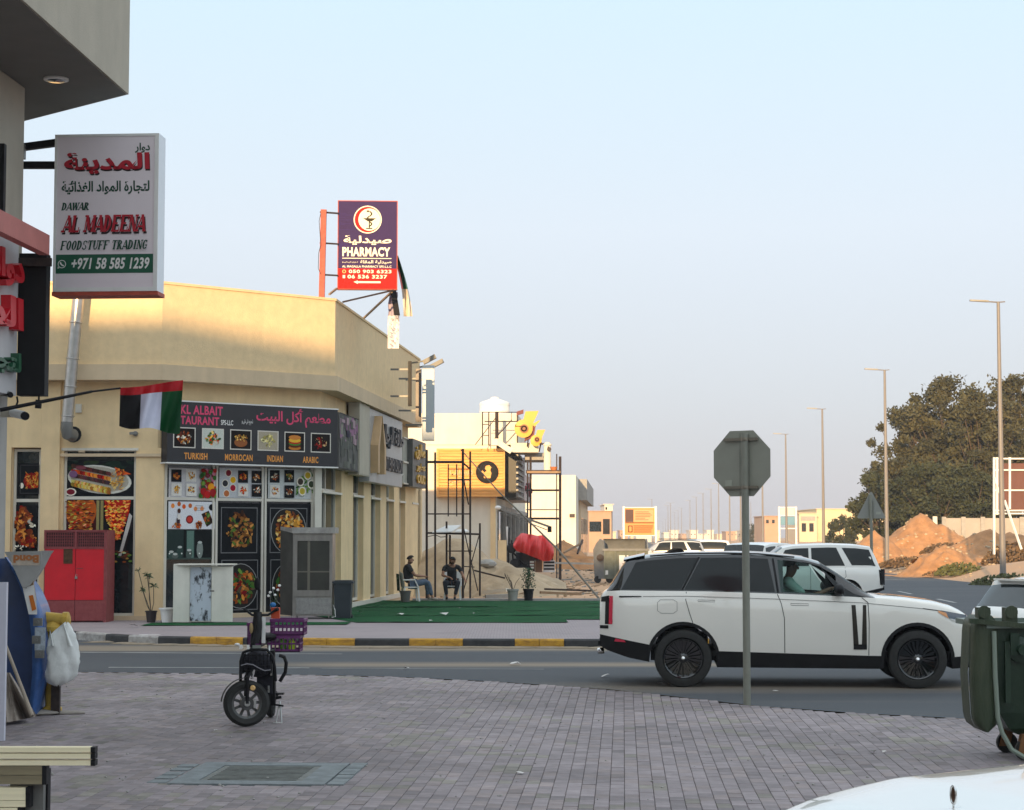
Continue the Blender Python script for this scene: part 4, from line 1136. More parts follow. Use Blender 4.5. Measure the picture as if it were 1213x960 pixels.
# ------------------------------------------------------------------ vehicles
def make_car(name,label,sp,loc,rz,pitch=0.0,group=None):
    t=thing(name,loc,label,sp.get('cat','car'),group,rz)
    if pitch:t.rotation_euler=(0,R(pitch),rz)
    L,W=sp['L'],sp['W']
    top,belt,low,sill=sp['top'],sp['belt'],sp['low'],sp['sill']
    xr,xf=sp['wheels'];wr=sp['wr'];ar=sp.get('arch',wr+.055)
    x0,x1,x2,x3=sp['glass']
    step=sp.get('step',.07)
    S=set([0,.015,.04,.08,.13,L-.015,L-.05,L-.1,L-.16,x0,x1,x2,x3])
    n=int(L/step)
    for i in range(1,n):S.add(i*L/n)
    for xc in (xr,xf):
        for k in range(13):S.add(xc-ar*math.cos(math.pi*k/12))
        S.add(xc-ar-.004);S.add(xc+ar+.004)
    S=sorted(S);S=[x for i,x in enumerate(S) if i==0 or x-S[i-1]>.003]
    def wf(x):
        f=1.0
        e=L-x
        a_,k_=sp.get('front',(.95,.20));b_,r_=sp.get('rear',(.45,.10))
        if e<a_:f-=k_*((a_-e)/a_)**2.5
        if x<b_:f-=r_*((b_-x)/b_)**2.5
        return W*f
    FY=[(0,.95),(.12,.985),(.35,1.0),(.6,.997),(.80,.985),(.93,.965),(1.0,.93)]
    def ys(x,z):
        zb,zl=pl(belt,x),pl(low,x)
        return wf(x)*pl(FY,(z-zl)/max(zb-zl,.01))
    def roofpt(x):
        h=pl(top,x)-pl(belt,x)
        return wf(x)*lerp(.86,sp.get('rw',.76),min(max(h/.5,0),1)),pl(top,x)-min(.05,max(h,0.0)*.4)
    def arch_z(x):
        z=0
        for xc in (xr,xf):
            if abs(x-xc)<ar:z=max(z,wr+math.sqrt(ar*ar-(x-xc)**2))
        return z
    rows=[]
    for x in S:
        zl=max(pl(low,x),arch_z(x));zs=max(pl(sill,x),zl+.012);zb=pl(belt,x)
        zs=min(zs,zb-.05)
        r=[(0,zl),(wf(x)*.80,zl),(ys(x,zl),zl)]
        for k in range(7):z=lerp(zs,zb,k/6);r.append((ys(x,z),z))
        yr,zr=roofpt(x);yb=r[-1][0]
        for g in (.06,.5,.94,1.0):
            bul=.018*math.sin(math.pi*g)
            r.append((lerp(yb,yr,g)+bul,lerp(zb,zr,g)))
        zt=pl(top,x)
        r+=[(yr*.93,zr+(zt-zr)*.45),(yr*.6,zr+(zt-zr)*.85),(0,zt)]
        rows.append(r)
    nr=len(rows[0])
    parts={}
    def put(cls,vs,fs):parts.setdefault(cls,MB()).add(vs,fs,0,None,True)
    hole=sp.get('hole')
    for i in range(len(S)-1):
        xm=(S[i]+S[i+1])/2
        for k in range(nr-1):
            cls='body'
            if k<3:cls='lower_cladding'
            elif k<9:cls='body'
            elif k<13:cls='pillars' if x0-.001<xm<x3 else 'body'
            else:
                if xm>x3:cls='bonnet'
                elif xm>x2:cls='windscreen'
                elif xm>x1:cls='roof'
                elif xm>x0:cls='rear_window'
                else:cls='body'
            if hole and 10<=k<12 and hole[0]<xm<hole[1]:continue
            for sg in (1,-1):
                q=[V((S[i],sg*rows[i][k][0],rows[i][k][1])),V((S[i+1],sg*rows[i+1][k][0],rows[i+1][k][1])),V((S[i+1],sg*rows[i+1][k+1][0],rows[i+1][k+1][1])),V((S[i],sg*rows[i][k+1][0],rows[i][k+1][1]))]
                put(cls,q,[(3,2,1,0)] if sg>0 else [(0,1,2,3)])
    for i,rev in ((0,True),(len(S)-1,False)):
        for k in range(1,nr-1):
            a,b=rows[i][k],rows[i][k+1]
            q=[V((S[i],a[0],a[1])),V((S[i],b[0],b[1])),V((S[i],-b[0],b[1])),V((S[i],-a[0],a[1]))]
            put('lower_cladding' if k<4 else 'body',q,[(0,1,2,3)] if rev else [(3,2,1,0)])
    mats=dict(body=sp['paint'],bonnet=sp['paint'],roof=sp.get('roof',sp['paint']),pillars=sp.get('pillars',sp['paint']),windscreen=sp.get('wsglass',M['glass']),rear_window=M['glass'],lower_cladding=sp.get('clad',M['blackmatte']))
    import bmesh
    for cls,mb in parts.items():
        me=mb.mesh(cls,mats[cls])
        bm=bmesh.new();bm.from_mesh(me)
        bmesh.ops.remove_doubles(bm,verts=bm.verts,dist=.0008)
        bmesh.ops.dissolve_degenerate(bm,dist=.0005,edges=bm.edges)
        bm.to_mesh(me);bm.free()
        me.set_sharp_from_angle(angle=R(38))
        o=bpy.data.objects.new(cls,me);COL.objects.link(o);o.parent=t
    # helpers on the body side
    def sp_(x,z,sg,off=0.004): return V((x,sg*(ys(x,z)+off),z))
    def gp_(x,g,sg,off=0.004):
        zb=pl(belt,x);yr,zr=roofpt(x);yb=ys(x,zb)
        return V((x,sg*(lerp(yb,yr,g)+.018*math.sin(math.pi*g)+off),lerp(zb,zr,g)))
    def loc_build(mb,nm,m,parent=t,sharp=None): return mb.build(nm,m,parent,local=True,sharp=sharp)
    def patch(nm,m,cor,sg,off=.005,nu=6,nv=3,g=False,parent=t):  # cor: lower-left, lower-right, upper-right, upper-left in (x, z) or (x, g)
        mb=MB();fn=gp_ if g else sp_
        f= lambda u,v:fn(lerp(lerp(cor[0][0],cor[1][0],u),lerp(cor[3][0],cor[2][0],u),v),lerp(lerp(cor[0][1],cor[1][1],u),lerp(cor[3][1],cor[2][1],u),v),sg,off)
        mb.grid(f,nu,nv);return loc_build(mb,nm,m,parent)
    def strip(nm,m,pts,wd,sg,off=.003,g=False,parent=t):
        mb=MB();fn=gp_ if g else sp_
        fine=[]
        for (a,b),(c,d) in zip(pts,pts[1:]):
            k=max(1,int(math.hypot(c-a,d-b)/.08))
            for i in range(k):fine.append((lerp(a,c,i/k),lerp(b,d,i/k)))
        fine.append(pts[-1])
        vs=[]
        for i,(a,b) in enumerate(fine):
            c,d=fine[min(i+1,len(fine)-1)];e,f=fine[max(i-1,0)]
            tx,tz=c-e,d-f;l=math.hypot(tx,tz) or 1;px_,pz_=-tz/l*wd/2,tx/l*wd/2
            vs+=[fn(a-px_,b-pz_,sg,off),fn(a+px_,b+pz_,sg,off)]
        mb.add(vs,[(2*i,2*i+2,2*i+3,2*i+1) for i in range(len(fine)-1)],0,None,True)
        return loc_build(mb,nm,m,parent)
    # wheels
    rimm=sp.get('rim',M['blackgloss'])
    for xc in (xr,xf):
        for sg in (-1,1):
            wy=sg*(W-.012)
            wt=bpy.data.objects.new('wheel',None);COL.objects.link(wt);wt.parent=t;wt.location=(xc,wy,wr)
            mb=MB();ax=(0,sg,0);ri=wr*.70
            mb.lathe((0,0,0),ax,[(ri,-.22),(wr*.93,-.235),(wr,-.20),(wr,-.05),(wr*.975,-.015),(wr*.90,.0),(ri*1.03,-.004),(ri,-.02)],36,cap=False)
            for k in range(0):pass
            loc_build(mb,'tyre',M['tyre'],wt,30)
            mb=MB()
            mb.lathe((0,0,0),ax,[(ri*1.0,-.03),(ri*.97,-.006),(ri*.91,-.014),(ri*.86,-.13),(.05,-.15),(.0,-.15)],36,cap=False)
            mb.lathe((0,0,0),ax,[(.075,-.12),(.075,-.03),(.045,-.018),(.0,-.018)],14,cap=False)
            ns=sp.get('spokes',11)
            for k in range(ns):
                for dd in (-.09,.09):
                    a=2*math.pi*k/ns+dd
                    dv=V((math.cos(a),0,math.sin(a)));a2_=a+dd*.6;dv2=V((math.cos(a2_),0,math.sin(a2_)))
                    mb.beam(dv*.06+V((0,sg*-.035,0)),dv2*ri*.93+V((0,sg*-.022,0)),.016,.02,up=(0,1,0))
            loc_build(mb,'rim',rimm,wt,30)
            mb=MB();mb.lathe((0,0,0),ax,[(.03,-.02),(.03,-.012),(0,-.012)],10);loc_build(mb,'hub_cap',M['chrome'],wt)
    # dark wheel housings
    for xc in (xr,xf):
        mb=MB();mb.box(xc-ar*.97,xc+ar*.97,-W*.80,W*.80,wr*.9,wr+ar*.22);mb.box(xc-ar*.75,xc+ar*.75,-W*.80,W*.80,wr+ar*.22,wr+ar*.62);mb.box(xc-ar*.4,xc+ar*.4,-W*.80,W*.80,wr+ar*.62,wr+ar*.88);loc_build(mb,'wheel_housing',M['blackmatte'])
    for sg in (-1,1):
        if sp.get('archtrim'):
            for xc in (xr,xf):
                pts=[(xc-(ar+.018)*math.cos(math.pi*k/20),wr+(ar+.018)*math.sin(math.pi*k/20)) for k in range(0,21)]
                pts=[(a,max(b,pl(sill,a)*.9)) for a,b in pts if b>pl(sill,a)*.86]
                strip('arch_trim',sp.get('clad',M['blackmatte']),pts,.045,sg,.006)
        for nm,m,cor,off in sp.get('panes',()):patch(nm,m,cor,sg,off,g=True)
        for nm,m,cor,off in sp.get('patches',()):patch(nm,m,cor,sg,off)
        for nm,m,pts,wd in sp.get('strips',()):strip(nm,m,pts,wd,sg)
        for nm,m,pts,wd in sp.get('gstrips',()):strip(nm,m,pts,wd,sg,.007,True)
        if sp.get('mirror'):
            mx_=sp['mirror'];p=gp_(mx_,.08,sg,0)
            mo=bpy.data.objects.new('door_mirror',None)
            mb=MB();mb.ell(p+V((.0,sg*.15,.07)),.075,.13,.085,14,10);mb.beam(p+V((0,sg*-.01,0)),p+V((0,sg*.1,.04)),.06,.04)
            loc_build(mb,'door_mirror',sp.get('mirrorm',M['black']))
    return t,sp_,gp_,patch,strip,loc_build

SEAM=mat('panel_gap',(0.05,0.05,0.05),.6)
GLS=mat('privacy_glass',(0.014,0.017,0.018),.14,spec=.3)
vent=mat('dark_vent_trim',(0.03,0.026,0.02),.3,metal=.3)
pearl=mat('pearl_white_paint',(0.85,0.825,0.76),0.2,coat=1.0)
spec=dict(L=5.25,W=1.02,cat='suv',wheels=(1.15,4.345),wr=.398,arch=.462,rw=.765,step=.06,spokes=11,
    top=[(0,1.235),(.03,1.30),(.10,1.35),(.20,1.50),(.34,1.735),(.37,1.768),(.68,1.822),(1.14,1.858),(1.94,1.868),(2.4,1.845),(2.86,1.79),(3.05,1.735),(3.30,1.575),(3.55,1.405),(3.78,1.245),(3.87,1.262),(4.2,1.242),(4.61,1.19),(4.84,1.13),(4.98,1.06),(5.1,.96),(5.2,.84),(5.25,.70)],
    belt=[(0,1.17),(.03,1.26),(.1,1.315),(.3,1.325),(1.5,1.315),(2.5,1.285),(3.5,1.245),(3.78,1.23),(4.2,1.19),(4.61,1.125),(4.84,1.05),(4.98,.985),(5.1,.90),(5.25,.62)],
    low=[(0,.56),(.1,.50),(.4,.40),(.68,.345),(1.6,.275),(3.7,.265),(4.85,.27),(5.1,.29),(5.25,.40)],
    sill=[(0,.72),(.15,.69),(.7,.58),(1.6,.50),(2.5,.475),(3.7,.445),(4.2,.44),(4.82,.43),(5.25,.46)],
    glass=(.10,.36,3.05,3.78),paint=pearl,roof=M['blackgloss'],pillars=M['blackgloss'],clad=M['blackmatte'],archtrim=True,front=(1.0,.17),rear=(.5,.13),hole=(2.52,3.28),mirror=3.28,wsglass=M['clear'],
    panes=[('rear_quarter_window',GLS,[(.30,.04),(1.12,.04),(1.36,.93),(.50,.93)],.004),('rear_door_window',GLS,[(1.17,.04),(1.98,.04),(1.98,.93),(1.41,.93)],.004),('rear_door_window',GLS,[(2.02,.04),(2.42,.04),(2.33,.93),(2.02,.93)],.004),
           ('front_door_window',M['clear'],[(2.50,.04),(3.34,.04),(3.02,.92),(2.46,.93)],.004),('front_quarter_window',GLS,[(3.37,.04),(3.66,.04),(3.16,.80),(3.06,.90)],.006)],
    patches=[('side_vent',vent,[(3.475,.575),(3.545,.575),(3.51,1.135),(3.455,1.135)],.006),('side_vent',vent,[(3.585,.575),(3.655,.575),(3.655,1.135),(3.61,1.135)],.006),('side_vent',M['blackmatte'],[(3.475,.53),(3.655,.53),(3.655,.60),(3.475,.60)],.008),
             ('tail_lamp',M['redlamp'],[(.125,.86),(.175,.86),(.185,1.25),(.135,1.25)],.008),('tail_lamp_surround',M['blackmatte'],[(.015,1.17),(.13,1.17),(.13,1.255),(.02,1.235)],.006),('tail_lamp_surround',M['blackmatte'],[(.07,.86),(.125,.86),(.135,1.22),(.08,1.22)],.004),
             ('bumper_reflector',M['redlamp'],[(.20,.625),(.36,.615),(.34,.645),(.22,.665)],.012),('waist_trim',M['blackmatte'],[(.27,1.232),(.58,1.238),(.58,1.252),(.27,1.252)],.006),
             ('bumper_insert',M['blackmatte'],[(.0,.80),(.12,.80),(.12,.845),(.0,.845)],.006),
             ('headlamp',M['lens'],[(4.78,.955),(5.07,.885),(5.02,1.0),(4.70,1.06)],.008),('indicator',M['amber'],[(4.64,1.03),(4.77,.955),(4.74,1.03),(4.62,1.065)],.009),('headlamp_blade',M['white'],[(4.80,.935),(5.08,.862),(5.08,.885),(4.79,.955)],.010)],
    strips=[('door_gap',SEAM,[(1.20,1.31),(1.19,1.20),(1.24,1.02),(1.29,.87)],.010),('door_gap',SEAM,[(2.45,1.28),(2.50,1.15),(2.54,.95),(2.54,.48)],.010),('door_gap',SEAM,[(3.60,1.235),(3.68,1.17),(3.69,.9),(3.68,.45)],.010),
            ('waist_crease',SEAM,[(.6,1.245),(1.2,1.25),(2.4,1.215),(3.6,1.165),(4.55,1.075)],.006),('bonnet_gap',SEAM,[(4.42,1.09),(4.72,1.05),(5.02,.965)],.012),
            ('door_handle',SEAM,[(1.36,1.20),(1.59,1.195),(1.59,1.172),(1.36,1.177),(1.36,1.20)],.005),('door_handle',SEAM,[(2.63,1.155),(2.87,1.15),(2.87,1.125),(2.63,1.13),(2.63,1.155)],.005),
            ('fuel_door',SEAM,[(.84,1.20),(1.02,1.20),(1.07,1.17),(1.07,1.05),(1.02,1.015),(.85,1.015),(.80,1.05),(.80,1.16),(.84,1.20)],.005)],
    gstrips=[('pillar_trim',M['black'],[(1.14,.03),(1.38,.95)],.03),('pillar_trim',M['black'],[(2.46,.03),(2.40,.95)],.03)])
c0,c1=V((1.32,26.55,0)),V((6.5,26.0,0))
rz=math.atan2(-.40,5.2)
suv,sp_,gp_,patch,strip,lb=make_car('parked_suv','large pearl white suv with black roof and black wheels behind the stop sign pole',spec,(1.29,27.45,0),rz,.0)
# spoiler, roof fin, antenna, rear bumper steps, interior
mb=MB();mb.grid(lambda u,v:V((lerp(.33,.62,u),lerp(-.74,.74,v),lerp(1.765,1.83,u)+.012-.03*(2*v-1)**4)),4,10);mb.grid(lambda u,v:V((lerp(.33,.45,u),lerp(-.74,.74,v),lerp(1.758,1.72,u)-.03*(2*v-1)**4)),2,10);lb(mb,'roof_spoiler',M['blackgloss'])
mb=MB();mb.prism([(.90,-.03,1.84),(1.20,-.012,1.85),(1.14,-.012,1.905),(1.02,-.02,1.905)],(0,.05,0));lb(mb,'roof_fin',M['blackgloss'])
for sg in (-1,1):
    mb=MB();mb.tube([gp_(x,1.0,sg,-.02)+V((0,0,.028)) for x in (.7,1.2,1.7,2.2,2.7)],.014,6);lb(mb,'roof_rail',M['blackgloss'])
mb=MB();mb.grid(lambda u,v:V((lerp(2.1,2.85,u),lerp(-.5,.5,v),pl(spec['top'],lerp(2.1,2.85,u))+.008-.02*(2*v-1)**2)),6,6);lb(mb,'sunroof',M['glass'])
mb=MB();mb.box(-.03,.25,-.72,.72,.56,.62);mb.box(-.015,.1,-.66,.66,.90,.93);lb(mb,'rear_bumper_step',M['blackmatte'])
mb=MB();mb.tube([V((.05,-.62,.48)),V((-.04,-.62,.47))],.045,10);lb(mb,'exhaust_tip',M['chrome'])
tr=mat('dark_cabin_trim',(.03,.028,.026),.8)
for y in (-.38,.38):
    for x in (2.42,1.45):
        mb=MB();mb.obb((x-.05,y,1.12),(.07,0,-.01),(0,.24,0),(-.06,0,.36));mb.obb((x-.12,y,1.56),(.05,0,0),(0,.13,0),(0,0,.09));mb.box(x,x+.5,y-.25,y+.25,.70,.86);lb(mb,'seat',tr)
mb=MB();mb.box(3.2,3.72,-.78,.78,.9,1.17);mb.box(1.0,3.7,-.84,.84,.42,.5);lb(mb,'dashboard',tr)
mb=MB();mb.lathe((3.02,.38,1.14),(-.9,0,.42),[(.17,-.012),(.19,-.012),(.19,.012),(.17,.012)],20);lb(mb,'steering_wheel',tr)
mb=MB()
for k in range(7):mb.box(5.20,5.262,-.5,.5,.50+k*.035,.515+k*.035)
lb(mb,'grille',M['black'])
mb=MB();mb.box(5.24,5.27,-.26,.26,.36,.45);lb(mb,'number_plate',M['white'])

# boxy white suv behind it, tail to the right
wind=[('rear_quarter_window',GLS,[(.22,.10),(.92,.10),(1.20,.88),(.40,.88)],.004),('rear_door_window',GLS,[(1.12,.08),(2.1,.08),(2.1,.88),(1.36,.88)],.004),('front_door_window',GLS,[(2.18,.08),(3.22,.08),(2.86,.88),(2.18,.88)],.004)]
suvtop=[(0,1.02),(.05,1.12),(.12,1.30),(.30,1.74),(.36,1.80),(.8,1.86),(1.6,1.885),(2.6,1.85),(2.95,1.78),(3.3,1.52),(3.72,1.19),(4.3,1.15),(4.8,1.05),(5.0,.9),(5.1,.65)]
suvbelt=[(0,.98),(.05,1.08),(.15,1.17),(3.7,1.15),(4.3,1.09),(4.8,.98),(5.0,.82),(5.1,.6)]
lows=[(0,.5),(.2,.42),(.7,.34),(1.7,.28),(4.6,.28),(5.1,.36)]
sills=[(0,.58),(.6,.45),(1.6,.40),(5.1,.42)]
def spec2(**k):
    d=dict(L=5.1,W=.97,cat='suv',wheels=(1.05,3.95),wr=.38,rw=.80,step=.22,top=suvtop,belt=suvbelt,low=lows,sill=sills,glass=(.12,.36,2.95,3.72),paint=M['carwhite'],panes=wind,rim=M['steel'],spokes=6,mirror=3.3,mirrorm=M['carwhite'],
             patches=[('tail_lamp',M['black'],[(.0,.66),(.10,.66),(.13,1.10),(.04,1.08)],.006),('headlamp',M['lens'],[(4.55,.78),(4.95,.72),(4.9,.9),(4.6,.98)],.006)],
             strips=[('door_gap',SEAM,[(1.12,1.16),(1.10,.9),(1.25,.75)],.012),('door_gap',SEAM,[(2.14,1.16),(2.14,.42)],.012),('door_gap',SEAM,[(3.4,1.15),(3.4,.42)],.012)])
    d.update(k);return d
def placed(px_rear,d,headleft,z=0.0): return ((px_rear-CX)/F*d,d,z)
sb,sp2,gp2,pa2,st2,lb2=make_car('suv','boxy white suv, tail to the right, waiting beyond the larger pearl white suv',spec2(),(10.95,57.0,0),R(178.5))
mb=MB();mb.box(-.04,.02,-.8,.8,.5,.62);lb2(mb,'rear_bumper',M['blackmatte'])
mb=MB();mb.box(-.03,.06,.78,.955,.66,1.12);lb2(mb,'tail_lamp',M['black']);mb=MB();mb.box(-.04,.02,.80,.94,1.0,1.08);lb2(mb,'tail_lamp_lens',M['redlamp'])
make_car('car','white car showing only its pale roof just left of the boxy white suv',spec2(L=4.7,top=[(x*.92,z*.995 if z<1.3 else z*1.0) for x,z in suvtop],belt=[(x*.92,z) for x,z in suvbelt],low=[(x*.92,z) for x,z in lows],sill=[(x*.92,z) for x,z in sills],glass=(.11,.33,2.71,3.42),wheels=(.95,3.6),cat='car',panes=[(a,b,[(x*.92,g) for x,g in c],d) for a,b,c,d in wind],mirror=None,patches=(),strips=()),(7.9,66,0),R(55))
make_car('suv','silver grey suv with a black roof rack far down the road beside the grey skip',spec2(paint=M['carsilver'],roof=M['black'],mirrorm=M['carsilver'],patches=(),strips=()),(12.0,118,0.0),R(176))
rk=MB()
make_car('van','distant white van with one long dark window among the queueing cars',spec2(patches=(),strips=(),mirror=None,panes=[('side_window',GLS,[(.3,.12),(3.0,.12),(2.8,.85),(.5,.85)],.004)]),(14.9,128,0),R(174))
make_car('car','pale blue car showing only its roof between the white van and the stop sign pole',spec2(patches=(),strips=(),mirror=None,paint=mat('pale_blue_car',(.45,.56,.62),.3,coat=1),panes=wind),(14.5,150,0),R(80))
# rack on the silver suv
t=[o for o in bpy.data.objects if o.get('label','').startswith('silver grey suv')][0]
mb=MB();
for y in (-.6,.6):mb.box(.6,2.9,y-.03,y+.03,1.90,1.95)
for k in range(6):mb.box(.7+k*.42,.75+k*.42,-.6,.6,1.91,1.94)
mb.build('roof_rack',M['black'],t,local=True)
# white hatchback on the right, behind the green container
hat=dict(L=4.2,W=.88,cat='car',wheels=(.75,3.35),wr=.32,rw=.78,step=.1,spokes=7,rim=M['steel'],front=(.9,.2),rear=(.4,.14),
    top=[(0,.82),(.04,.95),(.12,1.02),(.42,1.38),(.40,1.42),(.9,1.485),(1.5,1.50),(2.0,1.47),(2.4,1.36),(3.1,.99),(3.6,.93),(4.0,.82),(4.2,.6)],
    belt=[(0,.76),(.1,.95),(.4,1.0),(3.0,.93),(3.6,.86),(4.0,.74),(4.2,.55)],low=[(0,.45),(.3,.32),(1,.22),(3.8,.22),(4.2,.32)],sill=[(0,.5),(.4,.36),(1,.27),(3.8,.27),(4.2,.34)],
    glass=(.12,.40,2.3,3.1),paint=M['carwhite'],mirror=2.75,mirrorm=M['carwhite'],
    panes=[('rear_quarter_window',GLS,[(.5,.1),(.95,.1),(1.0,.85),(.72,.85)],.004),('rear_door_window',GLS,[(1.0,.1),(1.7,.1),(1.68,.88),(1.05,.88)],.004),('front_door_window',GLS,[(1.76,.1),(2.8,.1),(2.3,.88),(1.76,.88)],.004)],
    patches=[('tail_lamp',M['redlamp'],[(.02,.68),(.25,.70),(.3,.88),(.08,.90)],.006)],strips=[('door_gap',SEAM,[(1.73,.95),(1.73,.3)],.01)])
t,a_,b_,c_,d_,lbh=make_car('car','white hatchback with a roof spoiler parked on the road behind the green container',hat,(7.25,28.6,0.0),R(20))
mb=MB();mb.box(.34,.5,-.55,.55,1.405,1.435);lbh(mb,'roof_spoiler',M['carwhite'])
# white saloon in the foreground: only the bonnet with its ornament shows
ax=V((-.905,-.425,0))
sal=dict(L=4.9,W=.98,cat='car',wheels=(1.0,3.85),wr=.34,rw=.74,step=.05,spokes=9,rim=M['steel'],front=(1.15,.42),rear=(.6,.2),
    top=[(0,.82),(.1,.96),(.9,1.03),(1.6,1.38),(2.3,1.43),(2.8,1.36),(3.55,1.01),(3.7,1.01),(4.2,.985),(4.55,.94),(4.72,.90),(4.82,.83),(4.88,.72),(4.9,.6)],
    belt=[(0,.78),(.1,.90),(3.5,.985),(4.2,.945),(4.5,.875),(4.7,.82),(4.82,.74),(4.88,.64),(4.9,.55)],low=[(0,.4),(.3,.3),(1,.2),(4.5,.2),(4.9,.3)],sill=[(0,.42),(.4,.32),(1,.22),(4.5,.22),(4.9,.31)],
    glass=(.9,1.6,2.8,3.55),paint=M['carwhite'],mirror=3.3,mirrorm=M['carwhite'],panes=[('rear_door_window',GLS,[(1.45,.1),(2.25,.1),(2.2,.88),(1.7,.88)],.004),('front_door_window',GLS,[(2.32,.1),(3.2,.1),(2.85,.88),(2.32,.88)],.004)],
    patches=[('headlamp',M['lens'],[(4.45,.62),(4.8,.58),(4.78,.70),(4.45,.80)],.006)],strips=[('bonnet_gap',SEAM,[(3.6,.905),(4.2,.885),(4.5,.845),(4.7,.79)],.006)])
st_= lambda x:x if x<3.55 else 3.55+(x-3.55)*1.55
for k_ in ('top','belt','low','sill'):sal[k_]=[(st_(x),z) for x,z in sal[k_]]
sal.update(L=st_(4.9),mirror=None,wheels=(1.0,4.05),patches=[('headlamp',M['lens'],[(st_(4.45),.62),(st_(4.8),.58),(st_(4.78),.70),(st_(4.45),.80)],.006)],strips=[('bonnet_gap',SEAM,[(3.6,.905),(st_(4.2),.885),(st_(4.5),.845),(st_(4.7),.79)],.006)])
OX=st_(4.42)
orn=V((1.815,7.9,0));base=orn-ax*OX
t,a_,b_,c_,d_,lbs=make_car('car','white saloon in the near corner of which only the bonnet with a chrome ornament shows',sal,(base.x,base.y,0),math.atan2(ax.y,ax.x))
o=bpy.data.objects.new('bonnet_ornament',None);COL.objects.link(o);o.parent=t;o.location=(OX,0,.945)
mb=MB();mb.ell((-.02,0,.004),.05,.022,.012,14,6);mb.tube([(0,0,0),(0,0,.035)],.004,8);lbs(mb,'ornament_base',M['chrome'],o)
mb=MB();mb.tube([(.0,.017*math.cos(a),.066+.037*math.sin(a)) for a in [k*math.pi/12 for k in range(25)]],.0045,8,cap=False);lbs(mb,'ornament_ring',M['chrome'],o)
mb=MB();mb.ell((0,0,.066),.004,.014,.032,12,8);lbs(mb,'ornament_plate',mat('bronze_plate',(.10,.05,.03),.25,metal=.7),o)

# ------------------------------------------------------------------ building on the left with its balcony
WX=-6.0
t=thing('left_shop_building',(-9,20,0),'beige shop building at the left edge with an overhanging balcony and a red canopy','building')
ZBAL=7.6
yc=23.75
P0=G(152.5,112,ZBAL)  # the balcony's far corner
dR=V((.0596,1,0)).normalized()
Q0=P0-dR*22
cB=P0+V((-2.6,2.35,0))
mb=MB()
bal=[P0,cB,cB+V((-6,0,0)),V((-16,Q0.y,0)),Q0]
mb.prism([V((p.x,p.y,ZBAL)) for p in bal],(0,0,1.5));mb.build('balcony',M['beige'],t)
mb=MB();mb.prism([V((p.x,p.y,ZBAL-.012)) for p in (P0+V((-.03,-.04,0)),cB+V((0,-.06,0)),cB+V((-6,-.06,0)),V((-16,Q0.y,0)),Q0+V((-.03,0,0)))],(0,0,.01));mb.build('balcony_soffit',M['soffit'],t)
W0=G(29.5,103,ZBAL);WX=W0.x
mb=MB()
wl=[W0,W0+V((-2.2,2.0,0)),W0+V((-9,2.0,0)),W0-dR*19+V((-9,0,0)),W0-dR*19]
mb.prism([V((p.x,p.y,4.9)) for p in wl],(0,0,ZBAL-4.92));mb.build('upper_wall',M['beige'],t)
mb=MB();mb.prism([V((p.x-.13,p.y-.05,0)) for p in wl],(0,0,4.9));mb.build('lower_wall',mat('grey_render',(.40,.385,.36),.85,var=.07,vs=2,streak=.15),t)
q=G(66.5,92,ZBAL)
mb=MB();mb.lathe((q.x,q.y,ZBAL-.014),(0,0,-1),[(.0,0),(.15,0),(.15,.02),(.12,.03),(.0,.03)],18);mb.build('soffit_lamp',M['whiteplastic'],t)
mb=MB();mb.lathe((q.x,q.y,ZBAL-.045),(0,0,-1),[(.0,0),(.11,0),(.10,.004),(.0,.004)],16);mb.build('lamp_glass',M['lens'],t)
# red canopy and raised sign letters on the wall
wf=Fr(W0-dR*6+V((.0,0,0)),-dR)  # seen from the street: u runs towards the viewer
wf=Fr(V((W0.x,W0.y,0))-dR*8,dR)
ra=7.9
mb=MB();a0_=P(36,285,W0.y-.1)
mb.prism([V((W0.x-.2,W0.y-10,5.72)),V((W0.x+.05,W0.y-.6,5.72)),V((W0.x+.05,W0.y-.6,5.96)),V((W0.x-.2,W0.y-10,5.96))],V((.12,0,0)))
cz=P(36,292,23).z
mb=MB();c1_=P(35.5,283,22.6);mb.obb(V((c1_.x-.06,c1_.y-4,c1_.z-.08)),V((.06,0,0)),dR*4,V((0,0,.12)))
mb.build('red_canopy_edge',mat('canopy_red',(.50,.17,.15),.6,var=.1),t)
# sign board: white panel with red and green raised lettering
tsg=thing('raised_letter_sign',(W0.x,W0.y-3,3.3),'white wall sign with raised red and green Arabic letters at the left edge','sign')
sfx=P(25,350,22.8)
lf=Fr(V((W0.x+.02,W0.y,0))-dR*3.9,dR)
zt_,zb_=P(20,287,22.9).z,P(20,470,22.9).z
mb=MB();lf.slab(mb,0,zb_,3.62,zt_,-.1,.03);mb.build('panel',mat('white_sign_panel',(.55,.54,.55),.5,var=.05),tsg)
mb=MB();z1_=P(10,302,22.5).z;z2_=P(10,345,22.5).z;z3_=P(10,400,22.5).z
text(mb,lf,arabic('دوار'),2.3,z2_,3.5,z1_,.03,0,bold=.04,ext=.12);mb.build('raised_letter',M['red'],tsg)
mb=MB();text(mb,lf,arabic('المدينة'),.2,z3_,3.5,z2_-.08,.03,0,bold=.04,ext=.12);mb.build('raised_letter',M['red'],tsg)
mb=MB();text(mb,lf,arabic('لتجارة المواد'),.2,P(10,448,22.5).z,3.5,P(10,418,22.5).z,.03,0,bold=.03,ext=.10);mb.build('raised_letter',mat('green_letter',(.02,.10,.05),.4),tsg)
